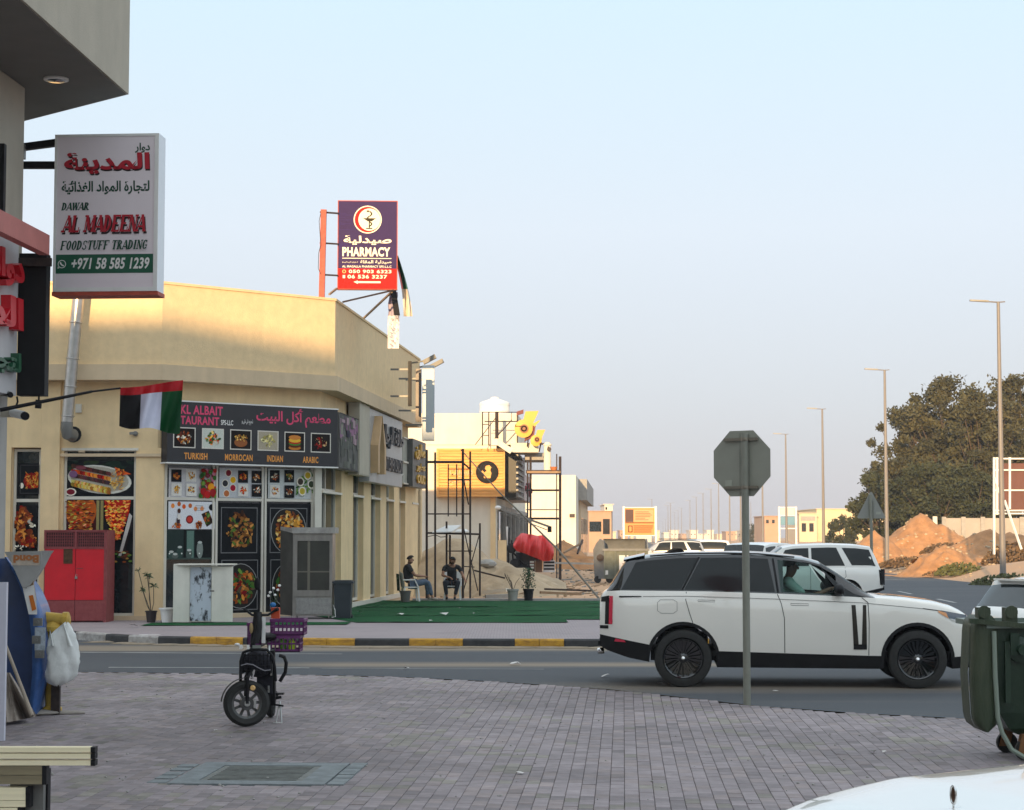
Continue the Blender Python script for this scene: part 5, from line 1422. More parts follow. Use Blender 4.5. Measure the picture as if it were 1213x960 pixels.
# black projecting box
b0,b1=P(21,469,22.9),P(56.5,301,22.9)
tb=thing('projecting_sign',(b0.x,22.9,b0.z),'tall black sign box strapped with a steel bar, left of the foodstuff sign','sign')
mb=MB();mb.box(b0.x,b1.x,22.85,23.05,b0.z,b1.z);mb.build('casing',M['blackmatte'],tb)
zs=P(40,312,22.9).z;mb=MB();mb.box(b0.x-.1,b1.x+.07,22.79,22.84,zs-.05,zs+.05);mb.build('bracket',M['iron'],tb)
mb=MB();mb.tube([P(20,470,22.9),P(21,476,22.9),P(18,484,22.9)],.012,6);mb.tube([P(46,468,22.9),P(46,476,22.9)],.012,6);mb.tube([P(46,474,22.9),P(45,484,22.9)],.04,8);mb.build('cable',M['blackmatte'],tb)
for px,py,lab,s_ in ((11,467,'small dark camera hanging on the wall just below the green raised letters',.8),(26,491,'pale bullet camera with a black lens on the wall end beneath the black box',1.15)):
    q=P(px,py,22.6)
    tc_=thing('security_camera',q,lab,'camera')
    mb=MB();mb.tube([q+V((-.10*s_,0,.02)),q+V((.05*s_,-.12,-.02*s_))],.045*s_,12);mb.build('housing',M['whiteplastic'] if s_>1 else M['steelgrey'],tc_)
    mb=MB();mb.tube([q+V((.05*s_,-.121,-.02*s_)),q+V((.075*s_,-.17,-.03*s_))],.043*s_,12);mb.build('lens_hood',M['black'],tc_)
    mb=MB();mb.box(q.x-.22*s_,q.x-.06*s_,q.y-.02,q.y+.04,q.z-.03*s_,q.z+.05*s_);mb.build('mount',M['beige'],tc_)
mb=MB();mb.tube([P(0,486,22.3),P(60,474,22.5),P(109,464,22.7)],[.024,.021,.016],8);mb.tube([P(109,464,22.7),P(143,460,22.8)],.012,8)
tf=thing('flag',P(143,460,22.8),'national flag spread flat on a slanting black pole in front of the exhaust duct','flag')
mb.build('pole',M['black'],tf)
# cloth hangs in four panels, slightly rippled
def fq(u,v):
    x=lerp(lerp(142.5,217,u),lerp(141.2,213,u),v);yt=lerp(459.5,451.5,u)+1.0*math.sin(u*5);yb=lerp(505,513,u)+2*math.sin(u*9)
    return P(x,lerp(yt,yb,v),22.85+.10*math.sin(u*9+1)*v+.04*math.sin(u*21+v*4))
fl=MB()
vt= lambda u:lerp(.17,.20,u)
fl.grid(lambda u,v:fq(u,v*.19),24,3,0,lin(196,22,34))
for u0,u1,c in ((0,.335,lin(20,20,24)),(.335,.672,lin(214,216,236)),(.672,1,lin(8,84,42))):
    fl.grid(lambda u,v:fq(lerp(u0,u1,u),lerp(.19,1,v)),10,8,0,c)
fl.build('cloth',M['flat'],tf,sharp=None)
# foodstuff sign box
D=23.4
a,b=P(62.5,346,D),P(190.5,160,D)
ts=thing('foodstuff_sign',(a.x,D,a.z),'white projecting sign box with red AL MADEENA lettering and a green phone number strip','sign')
yaw=R(-4)
fs_=Fr(V((a.x,D,a.z)),(math.cos(yaw),math.sin(yaw),0))
W_,Hh=b.x-a.x,P(128,161,D).z-P(128,347,D).z
mb=MB();fs_.slab(mb,0,0,W_,Hh,-.32,0);mb.build('casing',mat('pale_sign_casing',(.74,.79,.84),.35,var=.03),ts)
mb=MB()
for q in ((0,0,W_,.05),(0,Hh-.03,W_,Hh),(0,.05,.03,Hh-.03),(W_-.05,.05,W_,Hh-.03)):fs_.slab(mb,*q,0.001,.014)
mb.build('edge_trim',M['whiteplastic'],ts)
mb=MB();fs_.slab(mb,-.01,-.05,W_+.01,-.002,-.33,.01);mb.build('underside',M['rustred'],ts)
mb=MB();fs_.slab(mb,.032,.052,W_-.052,Hh-.032,.001,.004);mb.build('face_panel',mat('pinkish_white_face',(.80,.73,.77),.35,var=.02),ts)
mb=MB();fs_.slab(mb,.035,Hh*.13,W_-.055,Hh*.345-.22*0,.0045,.006);
zg0,zg1=Hh*.115,Hh*.235
mb=MB();fs_.slab(mb,.035,zg0,W_-.055,zg1,.0045,.006);mb.build('green_strip',mat('sign_green',(.01,.10,.055),.35),ts)
wt=M['whiteplastic']
mb=MB();text(mb,fs_,'+971 58 585 1239',W_*.17,zg0+Hh*.025,W_*.93,zg1-Hh*.022,.0075,0,bold=.03,shear=.02,spacing=1.05);mb.build('phone_number',wt,ts)
mb=MB();cx_,cz_=W_*.085,(zg0+zg1)/2
for k in range(20):
    a_,b_=R(18*k),R(18*k+18)
    mb.add([fs_.p(cx_+r_*math.cos(g),cz_+r_*math.sin(g),.0075) for r_,g in ((.052,a_),(.052,b_),(.043,b_),(.043,a_))],[(3,2,1,0)])
mb.add([fs_.p(cx_+x,cz_+y,.0075) for x,y in ((-.055,-.058),(-.03,-.05),(-.05,-.03))],[(0,1,2)])
mb.add([fs_.p(cx_+x,cz_+y,.0075) for x,y in ((-.028,.02),(-.012,.028),(-.006,.01),(.012,-.01),(.028,-.012),(.024,-.03),(0,-.022),(-.024,.002))],[tuple(range(8))])
mb.build('phone_symbol',wt,ts)
mrd,mdk,mgn=mat('sign_red_letter',(.45,.012,.03),.4),mat('sign_dark_letter',(.02,.01,.012),.4),mat('sign_green_letter',(.006,.06,.035),.4)
z_= lambda py:(347-py)/186.0*Hh
mb=MB();text(mb,fs_,arabic('المدينة'),W_*.09,z_(208),W_*.915,z_(183),.009,0,bold=.035);mb.build('red_lettering',mrd,ts)
mb=MB();text(mb,fs_,arabic('المدينة'),W_*.10,z_(210),W_*.92,z_(185),.0065,0,bold=.035);mb.build('letter_outline',mdk,ts)
mb=MB();text(mb,fs_,arabic('دوار'),W_*.77,z_(184),W_*.915,z_(172),.0065,0,bold=.03)
mb.build('green_lettering',mgn,ts);mb=MB();text(mb,fs_,arabic('لتجارة المواد الغذائية'),W_*.07,z_(233),W_*.915,z_(216),.0065,0,bold=.03)
mb.build('green_lettering',mgn,ts);mb=MB();text(mb,fs_,'DAWAR',W_*.07,z_(251),W_*.35,z_(242),.0065,0,serif=True,shear=.05)
mb.build('green_lettering',mgn,ts);mb=MB();text(mb,fs_,'FOODSTUFF TRADING',W_*.065,z_(298),W_*.915,z_(287),.0065,0,serif=True,shear=.02)
mb.build('green_lettering',mgn,ts)
mb=MB();text(mb,fs_,'AL MADEENA',W_*.07,z_(277),W_*.91,z_(257),.010,0,serif=True,shear=.03);mb.build('red_lettering',mrd,ts)
mb=MB();text(mb,fs_,'AL MADEENA',W_*.08,z_(279.5),W_*.92,z_(259.5),.0065,0,serif=True,shear=.03);mb.build('letter_outline',mdk,ts)
for py0,py1,x0 in ((176,169,17),(196,196,-20)):
    mb=MB();mb.beam(P(x0,py0,23.6),P(70,py1,23.5),.085,.085);mb.build('bracket',M['black'],ts)
mb=MB();mb.obb(P(23,180,23.5),(.07,0,0),(0,.05,0),(0,0,.09));mb.build('bracket_clamp',M['steelgrey'],ts)
mb=MB();q0,q1=P(1.5,262,22.0),P(1.5,170,22.0);mb.box(q0.x-.3,q0.x+.02,22,22.1,q0.z,q1.z);tag(mb.build('downpipe',M['black']),'black vertical downpipe at the extreme left edge above the red canopy','pipe')

# ------------------------------------------------------------------ things at the foot of the left wall
# blue fibreglass shell: curved half cover standing on end
D=22.0
def blue(u,v):  # u across from the left rim to the right edge, v up
    py=lerp(848,662,v)
    xr_=pl([(662,8),(680,17),(700,26),(720,33),(760,38),(800,38),(848,33)],py)
    return P(lerp(-30,xr_,u),py,D+.0-.0*u)
tb=thing('blue_shell',G(20,845),'dark blue fibreglass shell with latches and an orange sticker leaning by the left wall','cover')
m_bl=mat('blue_gelcoat',(.015,.05,.17),.35,var=.2,vs=2,coat=.3);m_bl2=mat('blue_gelcoat_worn',(.03,.10,.30),.4,var=.3,vs=4,coat=.2)
mb=MB();mb.grid(lambda u,v:blue(u,v)+V((0,.28*math.sin(u*math.pi*.5+.3),0)),10,22);mb.build('inner_face',m_bl,tb)
def rim(u,v):
    py=lerp(846,660,v)
    x0=pl([(660,5),(680,17),(700,26),(720,33),(760,38),(800,38),(848,33)],py)
    wd=pl([(660,4),(700,14),(730,17),(760,17),(800,16),(825,14),(848,12)],py)
    return P(x0+wd*u,py,D+.0-.10*math.sin(u*math.pi*.9)+.15*u)
mb=MB();mb.grid(rim,8,26);mb.grid(lambda u,v:rim(0,v)+V((0,u*.3,0)),2,26);mb.grid(lambda u,v:rim(1,v)+V((-.03*u,u*.5,0)),2,26);mb.build('rim',m_bl2,tb)
for px,py in ((45,737),(43.5,758),(47,775)):
    q=P(px,py,D-.12);mb=MB();mb.obb(q,(.05,0,0),(0,.02,0),(0,0,.045));mb.lathe(q+V((0,-.02,0)),(0,-1,0),[(.02,0),(.02,.02),(0,.02)],8);mb.build('latch',M['steelgrey'],tb)
mb=MB();q=P(47.5,757,D-.13);mb.obb(q,(.06,0,0),(0,.006,0),(0,0,.13));mb.build('faded_label',mat('faded_label',(.35,.40,.45),.6,var=.3,vs=20),tb)
mb=MB();mb.add([P(x,y,D-.14) for x,y in ((27,697),(40,693),(44,722),(44,728),(34,728))],[(4,3,2,1,0)]);mb.build('sticker',M['whiteplastic'],tb)
mb=MB();mb.add([P(x,y,D-.15) for x,y in ((34,706),(39,705),(43,722),(38,724))],[(3,2,1,0)]);mb.build('orange_sticker',mat('orange_sticker',(.60,.16,.01),.5),tb)
# grey sheet-metal funnel with upside-down lettering
tfn=thing('metal_scoop',P(30,700,D),'grey sheet metal scoop with upside down orange lettering on top of the blue shell','scoop')
m_sc=mat('grey_scoop_metal',(.42,.42,.41),.45,metal=.5,var=.12)
def q_(px,py,dd=0): return P(px,py,D-.2+dd)
mb=MB();mb.prism([q_(5,654),q_(49,653),q_(48,676),q_(35,694),q_(27,697),q_(22,686),q_(14,668)],(0,.02,0));mb.build('front_plate',m_sc,tfn)
mb=MB();mb.grid(lambda u,v:P(lerp(lerp(49,64,u),lerp(30,35,u),v**.8)+(4*math.sin(v*3.1) if u>.5 else 2*math.sin(v*3.1)),lerp(652.5,697,v),D-.2+.45*u*(1-.5*v)),6,10);mb.build('curved_side',m_sc,tfn)
mb=MB();ff=Fr(q_(46,657.5,-.012),(-1,0,0),(0,0,-1));wq=(q_(46,657).x-q_(16,657).x);hq=q_(0,657.5).z-q_(0,667).z
text(mb,ff,'Bond',0,0,wq,hq*1.0,.0,0,bold=.05);
mb.build('lettering',mat('orange_print',(.45,.16,.05),.6),tfn)
mb=MB();q0,q1=q_(14,658),q_(47,670);mb.box(q0.x,q1.x,q0.y-.006,q0.y-.002,q1.z,q0.z);mb.build('lettering_panel',mat('pale_print',(.50,.42,.34),.6,var=.2,vs=12),tfn)
mb=MB();mb.beam(P(36,688,D-.05),P(40,712,D-.05),.06,.04);mb.build('wooden_prop',M['wood'],tfn)
# yellow hydrant and the white bag on it
D2=22.35
th=thing('fire_hydrant',G(62,844),'worn yellow fire hydrant half hidden behind the white plastic bag','hydrant')
m_y=mat('worn_yellow_paint',(.52,.33,.05),.6,var=.2,vs=8,bump=.3)
q0=P(62,842,D2);zt_=P(62,727,D2).z
mb=MB();mb.lathe((q0.x,D2,0),(0,0,1),[(.11,0),(.11,.08),(.085,.1),(.085,.55),(.11,.57),(.11,.62),(.085,.64),(.09,.95),(.13,.97),(.13,1.02),(.07,1.08)],16);mb.build('barrel',m_y,th)
mb=MB();zz_=zt_-.05;mb.tube([V((q0.x-.14,D2,zz_)),V((q0.x+.16,D2,zz_-.03))],.075,12);mb.lathe((q0.x+.14,D2,zz_-.03),(1,0,0),[(.10,-.03),(.10,.03),(.05,.05)],10);mb.build('outlet',m_y,th)
mb=MB();mb.tube([V((q0.x-.08,D2-.02,zz_-.06)),V((q0.x+.02,D2-.1,zz_-.32)),V((q0.x+.12,D2-.02,zz_-.06))],.02,6);mb.build('chain',m_y,th)
mb=MB();qb=P(66,838,D2-.1);mb.beam(V((qb.x,D2-.1,0)),V((qb.x,D2-.1,.42)),.10,.06);mb.build('stand_leg',M['iron'],th)
def bag(u,v):
    a=u*2*math.pi;py=lerp(812,738,v)
    hw=pl([(738,.02),(742,.06),(752,.135),(765,.17),(785,.185),(800,.18),(808,.14),(812,.03)],py)
    cx_=pl([(738,79),(760,74),(785,74),(812,68)],py)
    k=1+.10*math.sin(a*3+v*4)+.05*math.sin(a*7+v*13)+.03*math.sin(a*13-v*25)
    c=P(cx_,py,D2-.32)
    return c+V((hw*k*math.cos(a),hw*.62*k*math.sin(a),.012*math.sin(a*5+v*20)))
tbg=thing('plastic_bag',P(72,812,D2-.3),'full white plastic carrier bag hanging from the yellow hydrant','bag')
m_bag=mat('white_polythene',(.78,.80,.78),.35,var=.05,vs=6,bump=.6,bs=8)
mb=MB();mb.grid(bag,36,26);mb.build('bag_body',m_bag,tbg,sharp=None)
for x0,xm,x1 in ((57,59,64),(73,78,86)):
    mb=MB();
    def hnd(u,v):
        px=lerp(lerp(x0,x1,u),xm if x0<60 else 74.5,v);py=lerp(765,745 if x0<60 else 737,v)
        return P(px,py,D2-.34+.05*math.sin(u*6)-.08*(1-v))
    mb.grid(hnd,6,8);mb.build('bag_handle',m_bag,tbg,sharp=None)
# sack and leaning stick
def cloth(u,v):
    px=lerp(lerp(3,44,u),lerp(4,12,u),v);py=lerp(lerp(857,849,u),797,v)
    return P(px,py,21.2-.25*math.sin(u*7+v*2)*(1-v)+.3*v-.12*math.sin(u*17)*(1-v))
mb=MB();mb.grid(cloth,30,18);o=mb.build('burlap_cloth',mat('grey_brown_cloth',(.34,.29,.25),.95,var=.2,vs=7,bump=.6,bs=30),sharp=None);tag(o,'grey brown sack cloth heaped against the blue shell at ground level','cloth')
g=G(44,849);mb=MB();mb.ell((g.x-.1,g.y+.12,.03),.32,.16,.04,16,6,jit=.12);mb.ell((g.x+.3,g.y+.22,.02),.22,.10,.03,14,6,jit=.12);o=mb.build('cloth_scrap',mat('grey_rag',(.30,.27,.24),.95,var=.2),sharp=None);tag(o,'trampled rag lying flat on the paving at the foot of the blue shell','rag',kind='stuff')
mb=MB();mb.tube([P(1,750,21.3),P(20,800,21.0),P(38,848,20.8)],[.018,.020,.024],8);tag(mb.build('stick',mat('pale_stick',(.36,.30,.24),.8,var=.2)),'thin pale stick leaning over the sack cloth in front of the blue shell','stick')
q0=G(4.5,879);q1=P(3.5,690,q0.y);mb=MB();mb.box(q0.x-.6,q0.x,q0.y,q0.y+.06,0.0,q1.z);tag(mb.build('white_board',mat('bluish_white_board',(.62,.62,.72),.4,var=.03)),'tall bluish white board standing at the very left edge before the blue shell','board')
# stacked aluminium-and-wood bars, lower left
m_bar=mat('cream_bar',(.86,.77,.53),.35,var=.08,vs=3,stretch=(1,8,8));m_bd=mat('bar_bronze',(.30,.26,.17),.3,metal=.5,var=.2,vs=3,stretch=(1,8,8))
def barset(px1,pys,d,lab,mm=m_bar,hh=.040):
    for k,py in enumerate(pys):
        q=P(px1,py+6,d)
        t_=thing('metal_bar',q,lab[k],'bar','bars stacked on the rack at lower left')
        mb=MB();mb.box(q.x-2.2,q.x-.018,d,d+.05,q.z-hh/2,q.z+hh/2);mb.build('bar',mm,t_)
        mb=MB();mb.box(q.x-.018,q.x,d-.002,d+.052,q.z-hh/2-.002,q.z+hh/2+.001);mb.build('end_cap',M['black'],t_)
num=('topmost','second','third')
barset(112.5,(882.5,890,898),8.0,['%s of the three longest cream bars on top of the stack'%n for n in num],hh=.0205)
barset(55,(907,918),8.0,['upper of the two half length brown and cream bars in the stack','lower of the two half length brown and cream bars in the stack'],m_bd,.036)
barset(35.5,(931,938.5,946.5),8.0,['%s of the three short cream bars low in the stack'%n for n in ('uppermost','middle','lowermost')],hh=.026)
barset(26,(955.5,),8.0,['shortest cream bar at the bottom of the stack'],hh=.03)
tr_=thing('bar_rack',(P(40,960,8).x,8.15,0),'dark steel rack under the stack of bars at lower left','rack')
for dx in (0,-1.2):
    q=P(50,930,8.12);mb=MB();mb.beam((q.x+dx,8.14,0),(q.x+dx,8.14,1.09),.05,.05);mb.build('upright',M['black'],tr_)
    for z in (.98,.86,.62):mb=MB();mb.beam((q.x+dx-.3,8.10,z),(q.x+dx,8.10,z),.03,.03);mb.build('shelf_arm',M['stainless'],tr_)
for z in (.3,.75):mb=MB();mb.beam((q.x-1.2,8.17,z),(q.x,8.17,z),.04,.04);mb.build('cross_bar',M['black'],tr_)
mb=MB();mb.box(q.x-.12,q.x+.02,8.06,8.1,.84,1.05);mb.box(q.x-.12,q.x-.02,8.05,8.1,.7,.78);mb.build('clamp_plate',M['steelgrey'],tr_)

# ------------------------------------------------------------------ green wheeled container on the right
D=17.6
tg=thing('waste_container',(4.9,D+.4,0),'dark green wheeled waste container with its lid hanging open at the right edge','waste container')
m_gr=mat('scratched_green_plastic',(.010,.030,.016),.42,var=.3,vs=3,bump=.25,bs=12,col2=(.022,.046,.026))
m_gr2=mat('mossy_green_plastic',(.022,.040,.018),.5,col2=(.055,.068,.038),vs=2.5,stretch=(3,3,.6),bump=.3)
xl=P(1172,800,D).x;zt_=P(1190,741,D).z
X0=xl;X1=xl+1.18
def ring_(z,ins,y0=D,dep=1.0): return [(X0+ins,y0+ins*.6,z),(X1-ins,y0+ins*.6,z),(X1-ins,y0+dep-ins,z),(X0+ins,y0+dep-ins,z)]
mb=MB()
lv=[(zt_,-.0),(zt_-.22,.02),(.75,.05),(.45,.10),(.30,.2),(.24,.3)]
vs=[]
for z,i_ in lv:vs+=ring_(z,i_)
for k in range(len(lv)-1):mb.add(vs[k*4:k*4+8],[(j+4,(j+1)%4+4,(j+1)%4,j) for j in range(4)])
mb.add(ring_(.24,.3),[(3,2,1,0)]);mb.build('body',m_gr,tg)
mb=MB()
for a,b in zip(ring_(zt_,-.03),ring_(zt_,-.03)[1:]+ring_(zt_,-.03)[:1]):mb.beam(V(a)+V((0,0,0)),b,.07,.05)
mb.build('rim',mat('pale_green_rim',(.16,.20,.17),.4),tg)
for k in range(5):
    x=X0+.14+k*.22;mb=MB();mb.box(x,x+.05,D-.03,D+.02,.55,zt_-.15);mb.build('rib',m_gr,tg)
q=P(1205,770,D-.05);mb=MB();mb.lathe((q.x+.04,D+.02,q.z),(0,-1,0),[(.12,0),(.12,.05),(.05,.07),(.05,.16),(0,.16)],16);mb.obb((q.x-.02,D-.04,q.z+.05),(.04,0,0),(0,.02,0),(0,0,.10));mb.build('lifting_trunnion',m_gr,tg)
mb=MB();mb.tube([P(1177.5,748,D-.06),P(1179,800,D-.06),P(1182,850,D-.05),P(1187,868,D-.05),P(1198,888,D-.05),P(1213,897,D-.05),P(1240,899,D-.05)],.022,8);mb.build('edge_moulding',mat('pale_edge',(.22,.27,.22),.4),tg)
def lidf(u,v):
    py=lerp(866,729,v);a=u*math.pi
    hw=pl([(729,.06),(735,.11),(745,.125),(800,.13),(850,.12),(860,.09),(866,.02)],py)
    cx_=pl([(729,1165),(800,1163),(866,1166)],py)
    c=P(cx_,py,D+.1)
    return c+V((-hw*math.cos(a),-.14*math.sin(a)**.6,0))
mb=MB();mb.grid(lambda u,v:lidf(1-u,v)+V((.01*math.sin(v*3),0,0)),16,20);mb.grid(lambda u,v:lidf(0,v)+V((0,u*.3,0)),1,20);mb.grid(lambda u,v:lidf(u,1)+V((0,v*.3,0)),16,1);mb.grid(lambda u,v:lidf(u,0)+V((0,v*.3,0)),16,1);mb.build('lid',m_gr2,tg)
mb=MB();q0,q1=P(1150,712+27,D),P(1213,743,D);mb.beam(P(1148,735.5,D-.05),P(1240,744,D-.05),.05,.045);mb.build('lid_hinge_bar',m_gr2,tg)
for px in (1165,1197):
    q=P(px,729,D);mb=MB();mb.box(q.x-.05,q.x+.06,D-.02,D+.12,q.z-.08,q.z+.07);mb.lathe((q.x,D-.02,q.z+.03),(0,-1,0),[(.06,0),(.06,.02),(0,.02)],12);mb.build('hinge',m_gr2,tg)
for x,y in ((X0+.36,D+.15),(X1-.28,D+.15),(X0+.36,D+.82),(X1-.28,D+.82)):
    wt_=bpy.data.objects.new('castor',None);COL.objects.link(wt_);wt_.parent=tg;wt_.location=V((x,y,0))-tg.location
    mb=MB();mb.lathe((0,-.03,.10),(0,1,0),[(.10,0),(.10,.05),(.06,.05)],16);mb.build('castor_wheel',M['tyre'],wt_,local=True)
    mb=MB();mb.obb((-.01,0,.16),(.05,0,0),(0,.05,0),(.02,0,.09));mb.build('fork',mat('rust_'+str(len(bpy.data.materials)),(.20,.09,.03),.8,var=.3),wt_,local=True)

# ------------------------------------------------------------------ traffic signs seen from behind
def oct_sign():
    g=G(885,836);d=g.y
    t=thing('stop_sign',(g.x,d,0),'octagonal stop sign seen from behind on a grey pole at the paving edge','road sign')
    zt_=P(884,510,d).z;zb_=P(884,588,d).z
    mb=MB();mb.tube([(g.x,d,-.02),(g.x,d,zt_-.04)],.046,18);mb.build('pole',M['signback'],t)
    c=V((P(879.5,549,d).x,d+.075,(zt_+zb_)/2));r_=(zt_-zb_)/2
    yaw=R(-38);u=V((math.cos(yaw),math.sin(yaw),0));k=math.tan(R(22.5))
    o8=[(1,k),(k,1),(-k,1),(-1,k),(-1,-k),(-k,-1),(k,-1),(1,-k)]
    n=V((math.sin(yaw),-math.cos(yaw),0))
    c=c-n*.0
    mb=MB();mb.prism([c+u*(x*r_)+V((0,0,z*r_)) for x,z in o8],n*-.004);mb.build('plate',mat('grey_sign_back',(.31,.315,.265),.5,metal=.2,var=.06,vs=3),t)
    mb=MB();mb.prism([c+u*(x*r_*.99)+V((0,0,z*r_*.99))-n*.005 for x,z in o8],n*-.002);mb.build('face_sheet',M['red'],t)
    cf=Fr(c-n*.009,-u);mb=MB();text(mb,cf,'STOP',-r_*.7,-r_*.25,r_*.7,r_*.25,0,0,bold=.03);mb.build('lettering',M['white'],t)
    mb=MB()
    for x,z in o8:pass
    mb.beam(c+n*.012+V((0,0,r_*.92)),c+n*.012-V((0,0,r_*.92)),.05,.018,up=n);mb.build('stiffener',M['signback'],t)
    for py in (520.5,577.5):
        z=P(884,py,d).z;mb=MB();mb.beam(V((c.x,c.y,z))-u*.24+n*.02,V((c.x,c.y,z))+u*.24+n*.02,.03,.035);mb.lathe((g.x,d-.046,z),(0,-1,0),[(.018,0),(.018,.012),(0,.014)],8);mb.lathe((g.x,d,z-.02),(0,0,1),[(.052,0),(.052,.04)],14);mb.build('clamp',mat('clamp_steel_'+str(int(py)),(.28,.25,.20),.4,metal=.6),t)
    mb=MB();q=c-u*.19+n*.004+V((0,0,-r_*.60));mb.obb(q,u*.05,V((0,0,.04)),n*.002);mb.build('sticker',mat('pale_sticker',(.36,.37,.31),.6),t)
oct_sign()
D=62.0
g=P(1033,700,D)
t=thing('warning_sign',(g.x,D,0),'triangular warning sign seen from behind on a grey pole beyond the boxy white suv','road sign')
zt_=P(1033,583,D).z
mb=MB();mb.tube([(g.x,D,-.02),(g.x,D,zt_-.1)],.05,12);mb.build('pole',M['signback'],t)
zl_=P(1033,612.5,D).z;hw_=(1049.5-1016)/2*D/F;cx_=P(1032.5,600,D).x
mb=MB();mb.prism([V((cx_-hw_,D+.07,zl_)),V((cx_-hw_+.03,D+.07,zl_-.05)),V((cx_+hw_-.03,D+.07,zl_-.05)),V((cx_+hw_,D+.07,zl_)),V((cx_+.03,D+.07,zt_)),V((cx_-.03,D+.07,zt_))],V((0,.006,0)));mb.build('plate',mat('triangle_back',(.26,.265,.24),.5,metal=.1,var=.06),t)
for dx in (-.07,.07):mb=MB();mb.box(cx_+dx-.015,cx_+dx+.015,D+.035,D+.068,zl_,zt_-.3);mb.build('stiffener',M['signback'],t)
mb=MB();q=P(1041,608,D);mb.box(q.x-.08,q.x+.08,D+.055,D+.068,q.z-.04,q.z+.04);mb.build('sticker',mat('pale_sticker_b',(.36,.37,.31),.6),t)

# ------------------------------------------------------------------ things standing in front of the shop
def gz(px,py):g=G(px,py,KZ);return g
# red metal cabinet
g=gz(93,737.5);D=g.y;s_=F/D
xl,xr=(53.5-CX)/s_,(127-CX)/s_;xs2=(135.5-CX)/s_
zt_=P(90,628,D).z
t=thing('red_cabinet',(lerp(xl,xr,.5),D,KZ),'bright red metal cabinet with mesh vents and a worn maroon base by the shawarma poster','cabinet')
dp=.85
def cab(x0,x1,z0,z1,y0=0,y1=dp):mb=MB();mb.box(x0,x1,D+y0,D+y1,z0,z1);return mb
zz_= lambda py:P(90,py,D).z
cab(xl,xr,KZ+.02,zt_,.04,dp).build('casing',M['redworn'],t)
cab(xr-.02,xr+.02,KZ,zt_-.01,.0,dp).build('side_panel',M['redworn'],t)
mid=(91-CX)/s_
for x0,x1 in ((xl+.03,mid-.006),(mid+.006,xr-.03)):
    mb=MB();mb.box(x0,x1,D+.01,D+.045,zz_(711),zz_(650));dr=mb.build('door',M['red'],t)
    mb=MB();mb.box(x0,x1,D+.008,D+.044,KZ+.04,zz_(711.5));mb.build('lower_door_sheet',M['redworn'],t)
mm_=mat('vent_dark',(.05,.01,.012),.8)
for x0,x1 in ((xl+.05,mid-.05),(mid+.05,xr-.05)):
    mb=MB();mb.box(x0,x1,D+.03,D+.041,zz_(648),zz_(631));v=mb.build('vent',mm_,t)
    mb=MB()
    n=12
    for k in range(n+1):x=lerp(x0,x1,k/n);mb.box(x-.006,x+.006,D+.022,D+.028,zz_(648),zz_(631))
    for k in range(6):z=lerp(zz_(648),zz_(631),k/5);mb.box(x0,x1,D+.015,D+.021,z-.006,z+.006)
    tag(mb.build('vent_mesh',M['redworn'],v),kind='stuff')
mb=MB();mb.box(xl,xr,D+.0,D+.03,zt_-.04,zt_);mb.box(xl,xl+.04,D-.002,D+.03,zz_(650),zt_-.042);mb.box(mid-.025,mid+.025,D-.001,D+.03,zz_(649),zt_-.042);mb.box(xr-.045,xr-.005,D-.002,D+.03,KZ,zt_-.042);mb.box(xl+.041,xr-.05,D-.003,D+.03,zz_(650.5),zz_(648.5));mb.build('frame',M['redworn'],t)
mb=MB();q0,q1=P(75,668,D),P(86,650,D);mb.box(q0.x,q1.x,D+.002,D+.009,q0.z,q1.z);mb.build('hatch',mat('brown_glass',(.08,.04,.02),.2,var=.5,vs=10),t)
mb=MB();q=P(90.5,684,D);mb.box(q.x-.03,q.x+.03,D-.03,D+.009,q.z-.035,q.z+.02);mb.tube([(q.x-.02,D-.01,q.z+.02),(q.x-.02,D-.01,q.z+.06),(q.x+.02,D-.01,q.z+.06),(q.x+.02,D-.01,q.z+.02)],.006,5);mb.build('padlock',M['chrome'],t)
mb=MB();q=P(94,673.5,D);mb.box(q.x-.06,q.x+.08,D,D+.012,q.z-.008,q.z+.008);mb.build('door_handle',M['redworn'],t)

# potted plant and white bucket
def pot(px,py,r_,h_,m,lab,nm='plant_pot'):
    g=gz(px,py);t=thing(nm,g,lab,'pot')
    mb=MB();mb.lathe(g,(0,0,1),[(r_*.72,0),(r_*.95,h_*.9),(r_*1.07,h_*.9),(r_*1.07,h_),(r_*.92,h_),(r_*.88,h_*.8),(0,h_*.8)],20);mb.build('bowl',m,t)
    return t,g
t,g=pot(179,737.5,.13,.26,mat('black_pot',(.03,.022,.022),.6),'black plant pot with a thin spiky plant beside the white bucket','potted_plant')
st=MB();lf_=MB()
for (px,py) in ((169,699),(182,694),(174,681),(164,676),(176,684)):
    q=P(px,py,g.y);q.y+=random.uniform(-.1,.1)
    st.tube([g+V((0,0,.2)),lerp(g,q,.5)+V((random.uniform(-.03,.03),0,.02)),q],.009,5)
    n=26 if py>677 else 12
    for k in range(n):
        a,b=random.uniform(0,6.28),random.uniform(-.4,1.2);L=random.uniform(.08,.15)
        dv=V((math.cos(a)*math.cos(b),math.sin(a)*math.cos(b),math.sin(b)))*L;w=V((-math.sin(a),math.cos(a),0))*.008
        lf_.add([q-w,q+w,q+dv*.6+w*.8-V((0,0,.0)),q+dv-V((0,0,.03))],[(0,1,2,3)])
st.build('stem',M['bark'],t);tag(lf_.build('foliage',mat('leaf_spiky',(.04,.085,.03),.6,var=.3),t,sharp=None),kind='stuff')
t,g=pot(198,737.5,.17,.325,M['whiteplastic'],'white plastic bucket standing against the white cabinet','bucket')
mb=MB();mb.lathe(g+V((0,0,.29)),(0,0,1),[(.165,0),(.19,0),(.19,.03),(.165,.03)],20);mb.build('rim',M['whiteplastic'],t)

